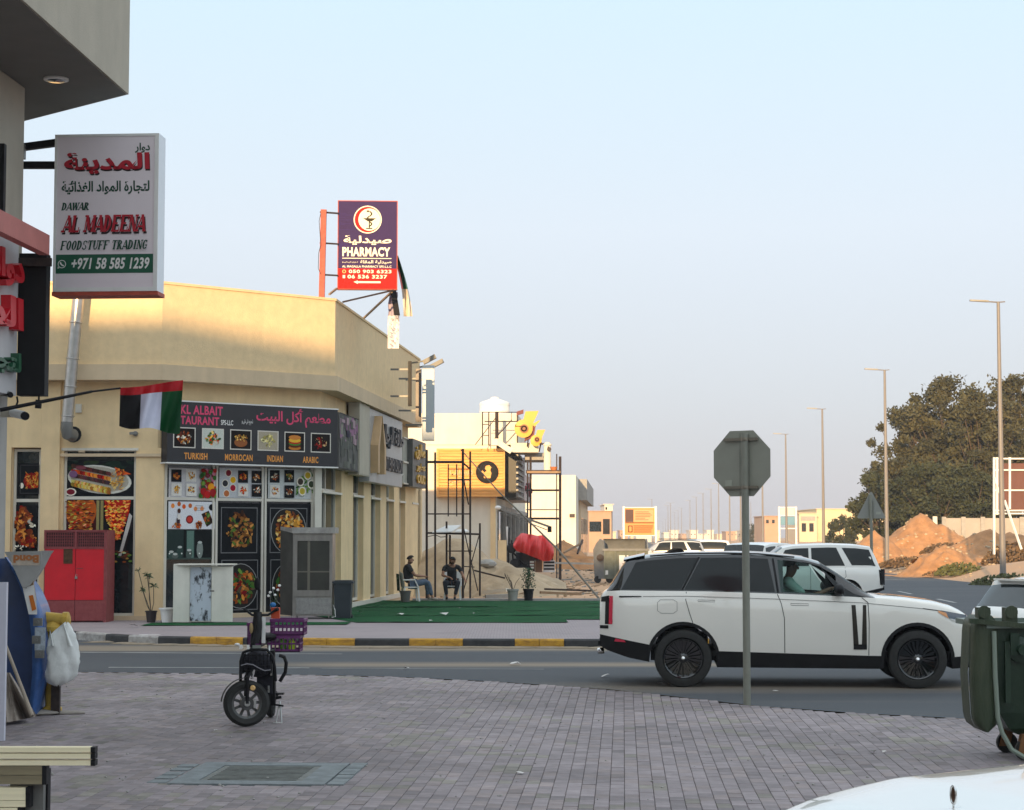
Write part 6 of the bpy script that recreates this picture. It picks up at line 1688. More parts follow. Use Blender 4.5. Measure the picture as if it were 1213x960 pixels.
# white cabinet with its two doors folded open
g=gz(240,738.5);D=g.y;s_=F/D
X= lambda px:(px-CX)/s_
Z= lambda py:H+(HORIZON-py)/s_
t=thing('white_cabinet',(X(242),D,KZ),'low white cabinet with both doors folded open around a stained frosted panel','cabinet')
cw=mat('dirty_cream_sheet',(.76,.74,.66),.5,var=.08,vs=2,streak=.12)
fz=mat('frost_stained_panel',(.52,.58,.66),.3,col2=(.035,.04,.05),vs=6,stretch=(1,1,.55))
fz.node_tree.nodes['Color Ramp'].color_ramp.elements[0].position=.50;fz.node_tree.nodes['Color Ramp'].color_ramp.elements[1].position=.58
mb=MB();mb.box(X(224),X(254),D+.10,D+.6,Z(736),Z(670.5));mb.build('carcass',cw,t)
mb=MB();mb.box(X(226),X(251),D+.09,D+.098,Z(735),Z(672));mb.build('stained_panel',fz,t)
mb=MB();mb.prism([(X(208),D-.12,Z(736)),(X(225.5),D+.05,Z(736.5)),(X(225.5),D+.05,Z(670)),(X(208),D-.12,Z(669.5))],(0,.04,0));mb.build('door',cw,t)
mb=MB();mb.prism([(X(252),D+.05,Z(736)),(X(277.5),D-.05,Z(736)),(X(277.5),D-.05,Z(671)),(X(252),D+.05,Z(671))],(0,.04,0));mb.build('door',cw,t)
mb=MB();mb.box(X(208),X(277.5),D-.1,D+.62,Z(669.5),Z(668));mb.build('top_sheet',cw,t)
mb=MB();mb.box(X(250.5),X(255.5),D-.04,D-.02,Z(700.5),Z(699.2));mb.build('latch',M['iron'],t)

# stainless display fridge, side on the left
g=gz(365,733.5);D=g.y;s_=F/D
t=thing('display_fridge',(X(365),D,KZ),'tall stainless steel display fridge with a dark glass door on castors beside the bin','fridge')
mb=MB();mb.box(X(347.5),X(394.5),D+.03,D+.75,Z(729),Z(627));mb.build('casing',M['stainless'],t)
mb=MB();mb.prism([(X(331),D+.32,Z(728)),(X(347.3),D+.028,Z(729)),(X(347.3),D+.028,Z(628)),(X(331),D+.32,Z(628))],(.02,.05,0));mb.build('side_panel',mat('dark_side_sheet',(.075,.073,.065),.5,metal=.3,var=.2,vs=3),t)
mb=MB();mb.box(X(347),X(398),D-.06,D+.78,Z(632),Z(625));mb.prism([(X(331),D+.3,Z(628)),(X(349),D-.05,Z(632)),(X(349),D-.05,Z(626)),(X(331),D+.3,Z(624))],(0,.1,0));mb.build('canopy',mat('dull_galvanised',(.34,.33,.31),.5,metal=.4,var=.25,vs=6),t)
dr=MB()
for q in ((348.5,353,706,634),(391,394.5,706,634),(353,391,706,699),(353,391,641,634)):dr.box(X(q[0]),X(q[1]),D-.005,D+.028,Z(q[2]),Z(q[3]))
o=dr.build('door_frame',M['stainless'],t)
mb=MB();mb.box(X(353),X(391),D+.012,D+.02,Z(699),Z(641));mb.build('glass_pane',mat('fridge_glass',(.045,.045,.038),.06,var=.25,vs=2),o)
mb=MB();mb.box(X(365),X(368),D+.008,D+.011,Z(699),Z(641));mb.box(X(353),X(391),D+.007,D+.010,Z(678),Z(676.5));mb.build('shelf_edge',mat('shelf_edge',(.14,.13,.10),.4),o)
mb=MB();mb.box(X(352),X(393),D-.002,D+.028,Z(727),Z(708));mb.build('lower_panel',mat('scratched_steel',(.30,.30,.29),.45,metal=.5,var=.25,vs=14),t)
for px in (346,390):
    mb=MB();mb.lathe((X(px),D+.12,KZ+.05),(1,0,0),[(.05,-.015),(.05,.015)],12);mb.build('castor',M['steel'],t)
for px in (350,392):
    mb=MB();mb.lathe((X(px),D+.62,KZ+.05),(1,0,0),[(.05,-.015),(.05,.015)],12);mb.build('castor',M['steel'],t)
mb=MB();mb.tube([(X(395),D+.1,Z(716)),(X(398),D+.0,Z(722)),(X(398.5),D,Z(730)),(X(394),D+.02,Z(731))],.01,5);mb.build('cable',M['whiteplastic'],t)
# dark bin
g=gz(407,733.5);D=g.y;s_=F/D
t=thing('rubbish_bin',(X(407),D,KZ),'dark blue-black plastic rubbish bin with a flat lid right of the display fridge','bin')
bm_=mat('dark_bin_plastic',(.02,.028,.036),.5,var=.15)
mb=MB();w0,w1=X(396),X(417);vs=[]
for z,i_ in ((KZ+.02,.03),(Z(691),0)):vs+=[(w0+i_,D+i_,z),(w1-i_,D+i_,z),(w1-i_,D+.5-i_,z),(w0+i_,D+.5-i_,z)]
mb.add(vs,[(j,(j+1)%4,(j+1)%4+4,j+4) for j in range(4)]+[(3,2,1,0),(4,5,6,7)]);mb.build('body',bm_,t)
mb=MB();mb.box(X(394.5),X(419.5),D-.04,D+.54,Z(691),Z(688.5));mb.box(X(397),X(417),D,D+.5,Z(688.5),Z(687.5));mb.build('lid',bm_,t)
for k in range(2):mb=MB();mb.lathe(((X(398),X(416))[k],D+.45,KZ+.04),(1,0,0),[(.05,-.02),(.05,.02)],10);mb.build('wheel',M['tyre'],t)
# small white flowers in a dark vase by the fridge
g=gz(326,735);t=thing('flower_vase',g,'dark vase of small white flowers left of the display fridge','vase')
mb=MB();mb.lathe(g,(0,0,1),[(.07,0),(.11,.15),(.06,.3),(.08,.36),(.0,.34)],14);mb.build('vase',M['black'],t)
mb=MB();m2=MB()
for px,py in ((320,702),(324,697),(329,699),(331,694),(326,705),(318,706)):
    q=P(px,py,g.y);mb.tube([g+V((0,0,.3)),q],.006,5);m2.ell(q,.035,.035,.03,8,5,jit=.2)
mb.build('stem',mat('stem_green',(.03,.06,.02),.7),t);tag(m2.build('flowers',M['whiteplastic'],t),kind='stuff')

# ------------------------------------------------------------------ people
def skin(name,pts,edges,m,parent=None,sub=2,root=0,local=True):
    me=bpy.data.meshes.new(name)
    me.from_pydata([p[0] for p in pts],edges,[])
    ob=bpy.data.objects.new(name,me);COL.objects.link(ob)
    ob.modifiers.new('s','SKIN').use_smooth_shade=True
    sub_=ob.modifiers.new('u','SUBSURF');sub_.levels=sub_.render_levels=sub
    for i,p in enumerate(pts):
        sv=me.skin_vertices[0].data[i];r_=p[1]
        sv.radius=(r_,r_) if not isinstance(r_,tuple) else r_
        sv.use_root=(i==root)
    dg=bpy.context.evaluated_depsgraph_get()
    nm=bpy.data.meshes.new_from_object(ob.evaluated_get(dg))
    nm.name=name;nm.materials.clear();nm.materials.append(m)
    bpy.data.objects.remove(ob)
    for p in nm.polygons:p.use_smooth=True
    o=bpy.data.objects.new(name,nm);COL.objects.link(o)
    if parent is not None:o.parent=parent
    return o
def person(label,loc,rz,J,trousers,shirtm,shoe,beard=False,sleeve=.6):
    """J: joint places (x right, y forward, z up) with keys pelvis, chest, neck, head, and sh/el/wr/hi/kn/an + L or R"""
    t=thing('person',loc,label,'person',None,rz)
    j={k:V(v) for k,v in J.items()}
    pts,ed=[],[]
    def add(p,r_,par=None):
        pts.append((p,r_));i=len(pts)-1
        if par is not None:ed.append((par,i))
        return i
    pe=add(j['pelvis'],.13);ab=add(lerp(j['pelvis'],j['chest'],.5),.125,pe);ch=add(j['chest'],.135,ab)
    nb=add(lerp(j['chest'],j['neck'],.75),.08,ch);nk=add(j['neck'],.055,nb)
    hd_dir=(j['head']-j['neck']).normalized()
    fwd=V(J.get('look',(0,1,0))).normalized()
    h0=add(j['neck']+hd_dir*.07+fwd*.02,.072,nk);h1=add(j['head'],.088,h0);h2=add(j['head']+hd_dir*.075-fwd*.01,.072,h1)
    for s_ in 'LR':
        sh=add(j['sh'+s_],.062,nb);mid_=add(lerp(j['sh'+s_],j['el'+s_],.55),.048,sh);el=add(j['el'+s_],.042,mid_);fo=add(lerp(j['el'+s_],j['wr'+s_],.4),.041,el);wr_=add(j['wr'+s_],.027,fo)
        hdv=V(J.get('hand'+s_,tuple((j['wr'+s_]-j['el'+s_])))).normalized()
        pm=add(j['wr'+s_]+hdv*.07,(.036,.02),wr_)
        side=hdv.cross(V((0,0,1)));side=side.normalized() if side.length>.1 else V((1,0,0))
        up=side.cross(hdv).normalized()
        for f_,(o_,l_) in enumerate(((-.026,.058),(-.009,.07),(.009,.066),(.025,.05))):
            a=add(j['wr'+s_]+hdv*.10+side*o_,.009,pm);b=add(j['wr'+s_]+hdv*(.10+l_*.55)+side*o_-up*.012,.0085,a);add(j['wr'+s_]+hdv*(.10+l_*.85)+side*o_-up*.04,.007,b)
        a=add(j['wr'+s_]+hdv*.055+side*(-.042),.011,pm);add(j['wr'+s_]+hdv*.09+side*(-.058)-up*.015,.009,a)
        hi=add(j['hi'+s_],.085,pe);kn=add(j['kn'+s_],.056,hi);cf=add(lerp(j['kn'+s_],j['an'+s_],.3),.055,kn);an=add(j['an'+s_],.038,cf);toe=add(j['an'+s_]+V(J.get('toe'+s_,(0,.16,-.05))),.035,an)
    skin('body',pts,ed,M['skin'],t,2)
    # shirt
    pts,ed=[],[]
    pe=add(j['pelvis']+V((0,0,.02)),.158);ab=add(lerp(j['pelvis'],j['chest'],.5),.152,pe);ch=add(j['chest'],.162,ab);nb=add(lerp(j['chest'],j['neck'],.72),.095,ch)
    for s_ in 'LR':
        sh=add(j['sh'+s_],.080,nb);add(lerp(j['sh'+s_],j['el'+s_],sleeve),.066,sh)
    skin('tshirt',pts,ed,shirtm,t,2)
    pts,ed=[],[]
    pe=add(j['pelvis']+V((0,0,-.02)),.152)
    for s_ in 'LR':
        hi=add(j['hi'+s_],.103,pe);th_=add(lerp(j['hi'+s_],j['kn'+s_],.5),.088,hi);kn=add(j['kn'+s_],.075,th_);cf=add(lerp(j['kn'+s_],j['an'+s_],.45),.068,kn);add(lerp(j['kn'+s_],j['an'+s_],.88),.058,cf)
    skin('trousers',pts,ed,trousers,t,2)
    for s_ in 'LR':
        tv=V(J.get('toe'+s_,(0,.16,-.05)))
        skin('shoe',[(j['an'+s_]+V((0,0,-.03))-tv*.2,.04),(j['an'+s_]+tv*.5,.045),(j['an'+s_]+tv*1.1,.036)],[(0,1),(1,2)],shoe,t,1)
    hc=j['head']+hd_dir*.045-fwd*.022
    mb=MB()
    x=hd_dir.cross(fwd).normalized()
    def hr(u,v):
        a=u*2*math.pi;b=lerp(-.35,math.pi/2,v)
        d=fwd*math.cos(a)*math.cos(b)+x*math.sin(a)*math.cos(b)
        low_=.0
        if math.cos(a)>.3:b2=max(b,.55*math.cos(a))
        else:b2=b
        d=fwd*(math.cos(a)*math.cos(b2)*.105)+x*(math.sin(a)*math.cos(b2)*.092)+hd_dir*(math.sin(b2)*.098)
        return hc+d*(1+.02*math.sin(a*9+v*14))
    mb.grid(hr,24,10);mb.build('hair',M['hair'],t,local=True,sharp=None)
    mb=MB()
    nz=j['head']+fwd*.092-hd_dir*.012
    mb.ell(nz,.014,.018,.024,8,6)
    for s_ in (-1,1):mb.ell(j['head']+x*s_*.088-fwd*.005-hd_dir*.005,.014,.022,.034,8,6)
    mb.build('nose_and_ears',M['skin'],t,local=True)
    ey=mat('eye_dark',(.03,.02,.018),.3) if 'eye_dark' not in bpy.data.materials else bpy.data.materials['eye_dark']
    for s_ in (-1,1):mb=MB();mb.ell(j['head']+fwd*.083+x*s_*.034+hd_dir*.014,.013,.008,.008,8,6);mb.build('eye',ey,t,local=True)
    mb=MB();mb.ell(j['head']+fwd*.080-hd_dir*.048,.026,.010,.008,8,6);mb.build('mouth',mat('lips_'+str(len(bpy.data.materials)),(.22,.08,.06),.5),t,local=True)
    if beard:
        mb=MB();mb.grid(lambda u,v:j['head']-hd_dir*(.03+.055*v)+fwd*(.086*math.cos((u-.5)*3.4))*(1-.15*v)+x*(.088*math.sin((u-.5)*3.4))*(1-.25*v)+fwd*.012,14,5);mb.build('beard',M['hair'],t,local=True,sharp=None)
    return t
FZ=KZ+.03
# man on the left: sits facing along the street front (towards +X), seen from behind his shoulder
d1=56.2
loc1=V(((487-CX)/F*d1,d1,FZ))
J1=dict(pelvis=(0,-.02,.50),chest=(0,-.10,.88),neck=(0,-.06,1.08),head=(0,-.01,1.21),look=(.15,1,-.05),
    shL=(-.20,-.09,1.00),elL=(-.24,.10,.76),wrL=(-.14,.34,.74),shR=(.20,-.09,1.00),elR=(.25,.10,.75),wrR=(.16,.36,.73),
    hiL=(-.11,.06,.50),knL=(-.16,.48,.60),anL=(-.16,.56,.10),hiR=(.11,.06,.50),knR=(.18,.50,.56),anR=(.16,.62,.10))
person('seated man in black t-shirt and blue jeans, back to the viewer, beside the shopfront',loc1,R(-78),J1,M['jeans'],M['shirt'],mat('pale_sandal',(.4,.33,.28),.7))
# man on the right: faces the viewer, leaning forward, forearms on his knees
d2_=57.2
loc2=V(((535.5-CX)/F*d2_,d2_+.1,FZ))
J2=dict(pelvis=(0,-.05,.50),chest=(0,.10,.86),neck=(-.01,.19,1.05),head=(-.02,.27,1.17),look=(.25,1,-.25),
    shL=(-.21,.13,.98),elL=(-.34,.22,.72),wrL=(-.40,.44,.62),shR=(.21,.13,.98),elR=(.28,.26,.74),wrR=(.08,.42,.68),
    hiL=(-.11,.03,.49),knL=(-.20,.44,.54),anL=(-.10,.40,.10),hiR=(.11,.03,.49),knR=(.20,.44,.54),anR=(.14,.36,.10))
person('bearded man in black t-shirt and dark trousers sitting facing the viewer under the scaffold',loc2,R(180),J2,M['darktrousers'],M['shirt'],M['black'],beard=True)
def chair(loc,rz,lab,seatm,cover=False):
    t=thing('plastic_chair',loc,lab,'chair',None,rz)
    mb=MB();mb.box(-.24,.24,-.22,.24,.39,.425);mb.build('seat',seatm,t,local=True)
    for x in (-.21,.21):
        for y in (-.19,.21):
            mb=MB();mb.beam((x,y,.39),(x*1.15,y*1.15,0),.045,.045);mb.build('leg',seatm,t,local=True)
    mb=MB();mb.grid(lambda u,v:V((lerp(-.25,.25,u),-.24-.06*v+.05*(2*u-1)**2,lerp(.42,.86,v)-.05*(2*u-1)**2*v)),8,5);mb.grid(lambda u,v:V((lerp(.25,-.25,u),-.265-.06*v+.05*(2*u-1)**2,lerp(.42,.86,v)-.05*(2*u-1)**2*v)),8,5);mb.build('backrest',seatm,t,local=True)
    for x in (-.25,.25):mb=MB();mb.tube([(x,-.25,.62),(x,.1,.63),(x,.2,.42)],.022,6);mb.build('armrest',seatm,t,local=True)
    if cover:
        mb=MB();mb.grid(lambda u,v:V((lerp(-.27,.27,u),-.33-.03*math.sin(u*9)-.03*v,lerp(.30,.80,v))),10,6,0);mb.build('patterned_cloth',cover,t,local=True,sharp=None)
    return t
camo=mat('green_patterned_cloth',(.015,.035,.02),.9,col2=(.10,.17,.11),vs=14)
camo.node_tree.nodes['Color Ramp'].color_ramp.elements[0].position=.5;camo.node_tree.nodes['Color Ramp'].color_ramp.elements[1].position=.56
chair(loc1+V((-.02,.0,0)),R(-78),'white plastic chair with a green patterned cloth under the man in jeans',M['whiteplastic'],camo)
chair(loc2+V((.02,.06,0)),R(180),'white plastic chair under the bearded man',M['whiteplastic'])
g=V(((481-CX)/F*55.6,55.5,FZ));mb=MB();mb.lathe(g,(0,0,1),[(.12,0),(.16,.30),(.175,.30),(.175,.32),(.14,.32),(.12,.05),(0,.05)],18);tag(mb.build('bucket',mat('grey_bucket',(.11,.11,.105),.6),loc=g),'dark grey bucket at the wall end behind the man in jeans','bucket')
# driver of the pearl white suv
J3=dict(pelvis=(0,0,.0),chest=(0,-.12,.40),neck=(0,-.10,.60),head=(0,-.05,.74),look=(0,1,0),
    shL=(-.2,-.1,.52),elL=(-.26,.12,.28),wrL=(-.12,.40,.40),shR=(.2,-.1,.52),elR=(.27,.16,.30),wrR=(.14,.42,.42),
    hiL=(-.1,.06,0),knL=(-.14,.46,.12),anL=(-.14,.80,-.2),hiR=(.1,.06,0),knR=(.14,.46,.12),anR=(.14,.80,-.2))
mlocal=suv.matrix_basis@V((2.74,-.36,.90))
pd=person('driver in a pale mint shirt seated at the wheel of the pearl white suv',mlocal,rz+R(-90),J3,M['darktrousers'],mat('mint_shirt',(.42,.62,.54),.9),M['black'],sleeve=.8)
for o in bpy.data.objects:
    if o.parent==suv and o.name.startswith('steering_wheel'):o.location.y-=.74

# ------------------------------------------------------------------ electric bike with crates
g=G(295,862);D=g.y  # front wheel touches the ground here
s_=F/D
X= lambda px:(px-CX)/s_
Z= lambda py:H+(HORIZON-py)/s_
t=thing('electric_bicycle',(X(303),D,0),'black electric cargo bicycle with purple crates parked on the paving, front wheel turned sideways','bicycle')
wc=V((X(294.5),D,.262));wr_=.25
wa=V((.30,-1,0)).normalized()  # axle of the turned front wheel
mb=MB();mb.lathe(wc,wa,[(.165,-.04),(.215,-.055),(.25,-.025),(.25,.025),(.215,.055),(.165,.04),(.165,-.04)],40);wh=mb.build('front_wheel',M['tyre'],t)
mb=MB();mb.lathe(wc,wa,[(.140,-.03),(.168,-.04),(.168,.04),(.140,.03),(.140,-.03)],36)
side=wa.cross(V((0,0,1))).normalized()
for k in range(9):
    a=k*math.pi/4.5+.3;dv=side*math.cos(a)+V((0,0,1))*math.sin(a);mb.beam(wc+dv*.03,wc+dv*.175,.03,.022,up=wa)
mb.lathe(wc,wa,[(.075,-.05),(.075,.05)],16);mb.build('rim',mat('dark_alloy',(.09,.09,.09),.4,metal=.6,var=.3,vs=10),wh)
mb=MB();mb.lathe(wc,wa,[(.035,.05),(.03,.065),(0,.065)],12);mb.obb(wc+side*-.085+wa*.05,side*.012,V((0,0,.05)),wa*.01);mb.build('hub',M['steel'],wh)
mb=MB()
for k in range(16):
    a0,a1=R(lerp(5,150,k/16)),R(lerp(5,150,(k+1)/16))
    f_= lambda a,w:wc+(side*math.cos(a)+V((0,0,1))*math.sin(a))*.275+wa*w
    mb.add([f_(a0,-.05),f_(a0,.05),f_(a1,.05),f_(a1,-.05)],[(0,1,2,3)])
mb.build('mudguard',M['blackmatte'],t)
hd=V((X(300),D+.10,Z(790)))
for sg in (-.06,.06):mb=MB();mb.tube([wc+wa*sg,wc+wa*sg*1.1+V((.0,0,.28)),hd+V((sg*.5,0,0))],.018,8);mb.build('fork_leg',M['black'],t)
mb=MB();mb.tube([hd+V((0,0,-.06)),V((X(299),D+.18,Z(755))),V((X(302),D+.22,Z(728)))],.028,10);mb.build('head_tube',M['black'],t)
mb=MB();mb.beam(V((X(301),D-.02,Z(803))),V((X(303),D-.0,Z(792))),.02,.02);mb.build('lamp_bracket',M['chrome'],t)
mb=MB();q=V((X(302.5),D-.05,Z(813)));mb.lathe(q,(0,-1,0),[(.028,-.03),(.03,.0),(.022,.012),(0,.012)],14);mb.build('headlamp',mat('amber_round',(.80,.50,.20),.25),t)
# front guard loop and wire basket with battery box
def loop(pts,r_,nm,m='black'):mb=MB();mb.tube(pts,r_,8);return mb.build(nm,M[m],t)
y0=D+.02
loop([V((X(287),y0,Z(806))),V((X(287),y0,Z(782))),V((X(290),y0,Z(772))),V((X(300),y0,Z(768))),V((X(318),y0,Z(769))),V((X(324),y0,Z(776))),V((X(326.5),y0+.05,Z(790))),V((X(327),y0+.1,Z(806)))],.017,'front_guard')
loop([V((X(329),y0+.25,Z(777))),V((X(335),y0+.25,Z(779))),V((X(337.5),y0+.25,Z(786))),V((X(336.5),y0+.25,Z(797))),V((X(330),y0+.25,Z(808)))],.02,'crash_bar')
mb=MB()
for k in range(9):x=lerp(289,322,k/8);mb.tube([V((X(x),y0+.02,Z(797))),V((X(x+(x-305)*.05),y0,Z(773)))],.005,4)
for py in (775,781,787,793):mb.tube([V((X(289),y0+.01,Z(py))),V((X(322),y0+.01,Z(py+1)))],.005,4)
for k in range(6):
    y=y0+k*.05;mb.tube([V((X(289),y,Z(775))),V((X(289),y,Z(797)))],.005,4);mb.tube([V((X(322),y,Z(775))),V((X(322),y,Z(797)))],.005,4)
tag(mb.build('wire_basket',M['black'],t),kind='stuff')
mb=MB();mb.ell(V((X(305),D+.18,Z(786))),.165,.14,.15,18,12,jit=.05);mb.obb(V((X(313),D+.3,Z(808))),(.085,0,0),(0,.12,0),(0,0,.13));mb.build('black_bag',mat('black_bag_fabric',(.012,.012,.02),.85,bump=.9,bs=18),t)
mb=MB();mb.tube([V((X(288+k*7),D-.02,Z(787+[0,-2,-1,3,6,5][k]))) for k in range(6)],.006,5);mb.build('white_cable',mat('grey_cable',(.25,.25,.28),.5),t)
# frame going back, rear wheel, seat, stand, pedal
rc=V((X(309),D+1.06,.262))
rwa=V((1,.05,0)).normalized()
mb=MB();mb.lathe(rc,rwa,[(.185,-.035),(.225,-.042),(.25,-.018),(.25,.018),(.225,.042),(.185,.035),(.185,-.035)],36);wh2=mb.build('rear_wheel',M['tyre'],t)
mb=MB();mb.lathe(rc,rwa,[(.02,-.05),(.1,-.03),(.18,-.02),(.18,.02),(.1,.03),(.02,.05)],30);mb.build('rim',bpy.data.materials['dark_alloy'],wh2)
mb=MB();mb.tube([V((X(302),D+.2,Z(775))),V((X(315),D+.35,Z(812))),V((X(322),D+.55,Z(826))),rc],.03,8);mb.build('frame_tube',M['black'],t)
mb=MB();mb.beam(V((X(322),D+.2,Z(770))),V((X(322.5),D+.3,Z(834))),.045,.10);mb.build('battery_case',M['black'],t)
mb=MB();mb.beam(V((X(321.5),D+.15,Z(785))),V((X(321.5),D+.15,Z(800))),.02,.02);mb.beam(V((X(318.5),D+.15,Z(812))),V((X(318.5),D+.15,Z(820))),.018,.018);mb.build('reflector_strip',M['steel'],t)
mb=MB();mb.beam(V((X(322),D+.35,Z(829))),V((X(331),D+.35,Z(827))),.03,.03);mb.box(X(325),X(334),D+.3,D+.4,Z(824),Z(822));mb.build('pedal',M['black'],t)
mb=MB();mb.beam(V((X(318),D+.4,Z(836))),V((X(333),D+.4,Z(838))),.02,.02);mb.build('crank',M['black'],t)
mb=MB();a_=V((X(328),D+.45,Z(833)));mb.tube([a_,V((X(324),D+.40,.012)),V((X(331),D+.40,.012)),a_],.010,6);mb.tube([V((X(321),D+.38,.012)),V((X(332),D+.38,.012))],.009,6);mb.build('stand',M['steel'],t)
mb=MB();mb.ell(V((X(312),D+.62,Z(757))),.11,.16,.05,14,8);mb.build('saddle',M['black'],t)
mb=MB();mb.tube([V((X(315),D+.45,Z(806))),V((X(312),D+.6,Z(760)))],.02,8);mb.build('seat_post',M['steel'],t)
# handlebar, black bag on it, mirrors
mb=MB();mb.tube([V((X(291),D+.2,Z(724))),V((X(297),D+.22,Z(729))),V((X(316),D+.22,Z(729))),V((X(325),D+.24,Z(723)))],.014,8);mb.build('handlebar',M['black'],t)
for px,py in ((291,724),(325,723)):mb=MB();q=V((X(px),D+.2,Z(py)));mb.tube([q,q+V((.03 if px>300 else -.03,-.02,.01))],.02,8);mb.build('grip',M['blackmatte'],t)
mb=MB();q=V((X(322),D+.20,Z(717)));mb.ell(q,.035,.02,.028,12,8);mb.build('blue_bell',mat('blue_gloss',(.02,.16,.42),.25),t)
mb=MB();mb.obb(V((X(324),D+.3,Z(727))),(.045,0,0),(0,.04,0),(0,0,.06));mb.build('orange_box',mat('orange_box',(.58,.07,.02),.5),t)
mb=MB();mb.tube([V((X(305),D+.2,Z(730))),V((X(306),D+.2,Z(700))),V((X(303),D+.2,Z(690)))],.012,6);mb.ell(V((X(303),D+.2,Z(692))),.035,.02,.07,10,8);mb.build('mirror',M['black'],t)
mb=MB();mb.grid(lambda u,v:V((X(lerp(lerp(300,309,u),lerp(297,306,u),v)+3*math.sin(v*3)),D+.12-.05*math.sin(u*3.1),Z(lerp(725,762,v)))),8,12);mb.grid(lambda u,v:V((X(lerp(lerp(309,300,u),lerp(306,297,u),v)+3*math.sin(v*3)),D+.17,Z(lerp(725,762,v)))),8,12);mb.build('hanging_black_bag',M['shirt'],t,sharp=None)
mb=MB();mb.grid(lambda u,v:V((X(lerp(309.5,314,u)),D+.16,Z(lerp(731,762,v)))),2,4);mb.build('white_strap',M['whiteplastic'],t,sharp=None)
mb=MB();mb.ell(V((X(298),D+.10,Z(744))),.022,.02,.06,10,8);mb.build('tan_pouch',mat('tan_pouch',(.38,.27,.13),.7),t)
for k,px in enumerate((287.5,296)):mb=MB();mb.box(X(px-1.5),X(px+1.5),D-.01,D+.01,Z(768),Z(763));mb.build('white_clip',M['whiteplastic'],t)
mb=MB();mb.ell(V((X(283),D-.0,Z(762.5))),.03,.02,.016,10,6);mb.beam(V((X(283),D,Z(763))),V((X(290),D,Z(766))),.012,.012);mb.build('indicator',M['whiteplastic'],t)
mb=MB();mb.box(X(301),X(311),D-.0,D+.02,Z(767),Z(763.5));mb.build('small_plate',mat('small_plate',(.2,.22,.2),.5),t)
def crate(px0,px1,py0,py1,y_,dep,lab):
    tt=thing('purple_crate',V((X((px0+px1)/2),y_+dep/2,Z(py1))),lab,'crate','purple crates on the bicycle')
    x0,x1,z0,z1=X(px0),X(px1),Z(py1),Z(py0)
    pm_=M.setdefault('purple',mat('purple_plastic',(.13,.025,.13),.4,var=.2,vs=10));
    n=7
    def side_(o,u,L,name):
        mb=MB();f=Fr(o,u)
        f.slab(mb,0,0,L,.03,-.012,0);f.slab(mb,0,z1-z0-.035,L,z1-z0,-.014,.008);f.slab(mb,0,(z1-z0)*.45,L,(z1-z0)*.45+.018,-.010,.002)
        k_=max(3,int(L/.045))
        for k in range(k_+1):a=L*k/k_;f.slab(mb,max(0,a-.006),.03,min(L,a+.006),z1-z0-.035,-.010,0)
        mb.build(name,pm_,tt)
    side_((x0,y_,z0),(1,0,0),x1-x0,'front_side');side_((x1,y_,z0),(0,1,0),dep,'end_side');side_((x0,y_+dep,z0),(0,-1,0),dep,'end_side');side_((x1,y_+dep,z0),(-1,0,0),x1-x0,'back_side')
    mb=MB();mb.box(x0,x1,y_,y_+dep,z0,z0+.01);mb.build('base',pm_,tt)
    return tt
crate(311,350,755,775,D+.55,.34,'purple plastic crate carried lower right on the black bicycle')
crate(314,354.5,735.5,755,D+.57,.36,'purple plastic crate stacked on top of the other at the bicycle back')
crate(286.5,303,740,769,D+.55,.34,'purple plastic crate seen left behind the bicycle handlebar')
for px,py,c in ((329,766,(.12,.30,.04)),(340,768,(.42,.60,.02))):
    q=V((X(px),D+.60,Z(py)));mb=MB();mb.lathe(q+V((0,0,-.05)),(0,0,1),[(.035,0),(.04,.03),(.04,.09),(.015,.12),(.015,.14),(0,.14)],12);tag(mb.build('bottle',mat('bottle_%d'%px,c,.3),loc=q),'lime green bottle in the lower purple crate' if px==340 else 'dark green bottle in the lower purple crate','bottle')

# ------------------------------------------------------------------ lot beyond the turf: sand heap, scaffold, debris
def mound(name,cx,cy,rx,ry,h,z0,m,lab=None,kind=None,cat='sand heap',seed=0,peaks=((0,0,1),),rough=.2):
    mb=MB()
    def f(u,v):
        x,y=(u-.5)*2.3,(v-.5)*2.3
        z=0
        for px_,py_,a in peaks:z=max(z,a*max(0,1-math.hypot(x-px_,y-py_)*(1+.25*(fbm(x*2+seed,y*2)-.5)))**.95)
        z+=(fbm(x*3+seed,y*3+seed*2)-.45)*rough*min(1,z*5+.1)+(fbm(x*11+seed,y*11)-.5)*rough*.45*min(1,z*4)
        return V((cx+x*rx,cy+y*ry,z0+z*h-.04))
    mb.grid(f,54,40)
    o=mb.build(name,m,loc=(cx,cy,z0),sharp=None)
    if lab:tag(o,lab,cat)
    if kind:o['kind']=kind
    return o
q=P(538,641,67)
hp_=mound('sand_heap',q.x,67,3.4,3.0,q.z+.15,.0,M['sand2'],'grey brown sand heap behind the black scaffold and the seated men',seed=3,peaks=((0,0,1),(.45,-.1,.62),(-.45,.1,.5)))
q=P(604,668,66)
mound('sand_heap',q.x,65,2.1,2.2,1.15,.0,M['sand2'],'low tail of sand lying right of the tall grey brown heap',seed=8)
q=P(668,643,120)
mound('sand_heap',q.x,120,2.2,3,1.9,.1,M['sand'],'small orange sand heap left of the far grey skip',seed=12)
bpy.context.view_layer.update();q=P(577,650,66);hit=hp_.ray_cast(hp_.matrix_world.inverted()@V((q.x,66,9)),V((0,0,-1)));q.z=(hit[1].z+hp_.location.z+.08) if hit[0] else .3;mb=MB();mb.ell(q,.32,.3,.16,14,8,jit=.1);tag(mb.build('dark_boulder',M['concrete']),'dark lump of rubble on the shoulder of the sand heap','rubble')
# kerb at the end of the turf
mb=MB();mb.box(-3.0,5.4,57.45,57.75,KZ-.1,KZ+.06);tag(mb.build('turf_end_kerb',M['concrete']),kind='structure')
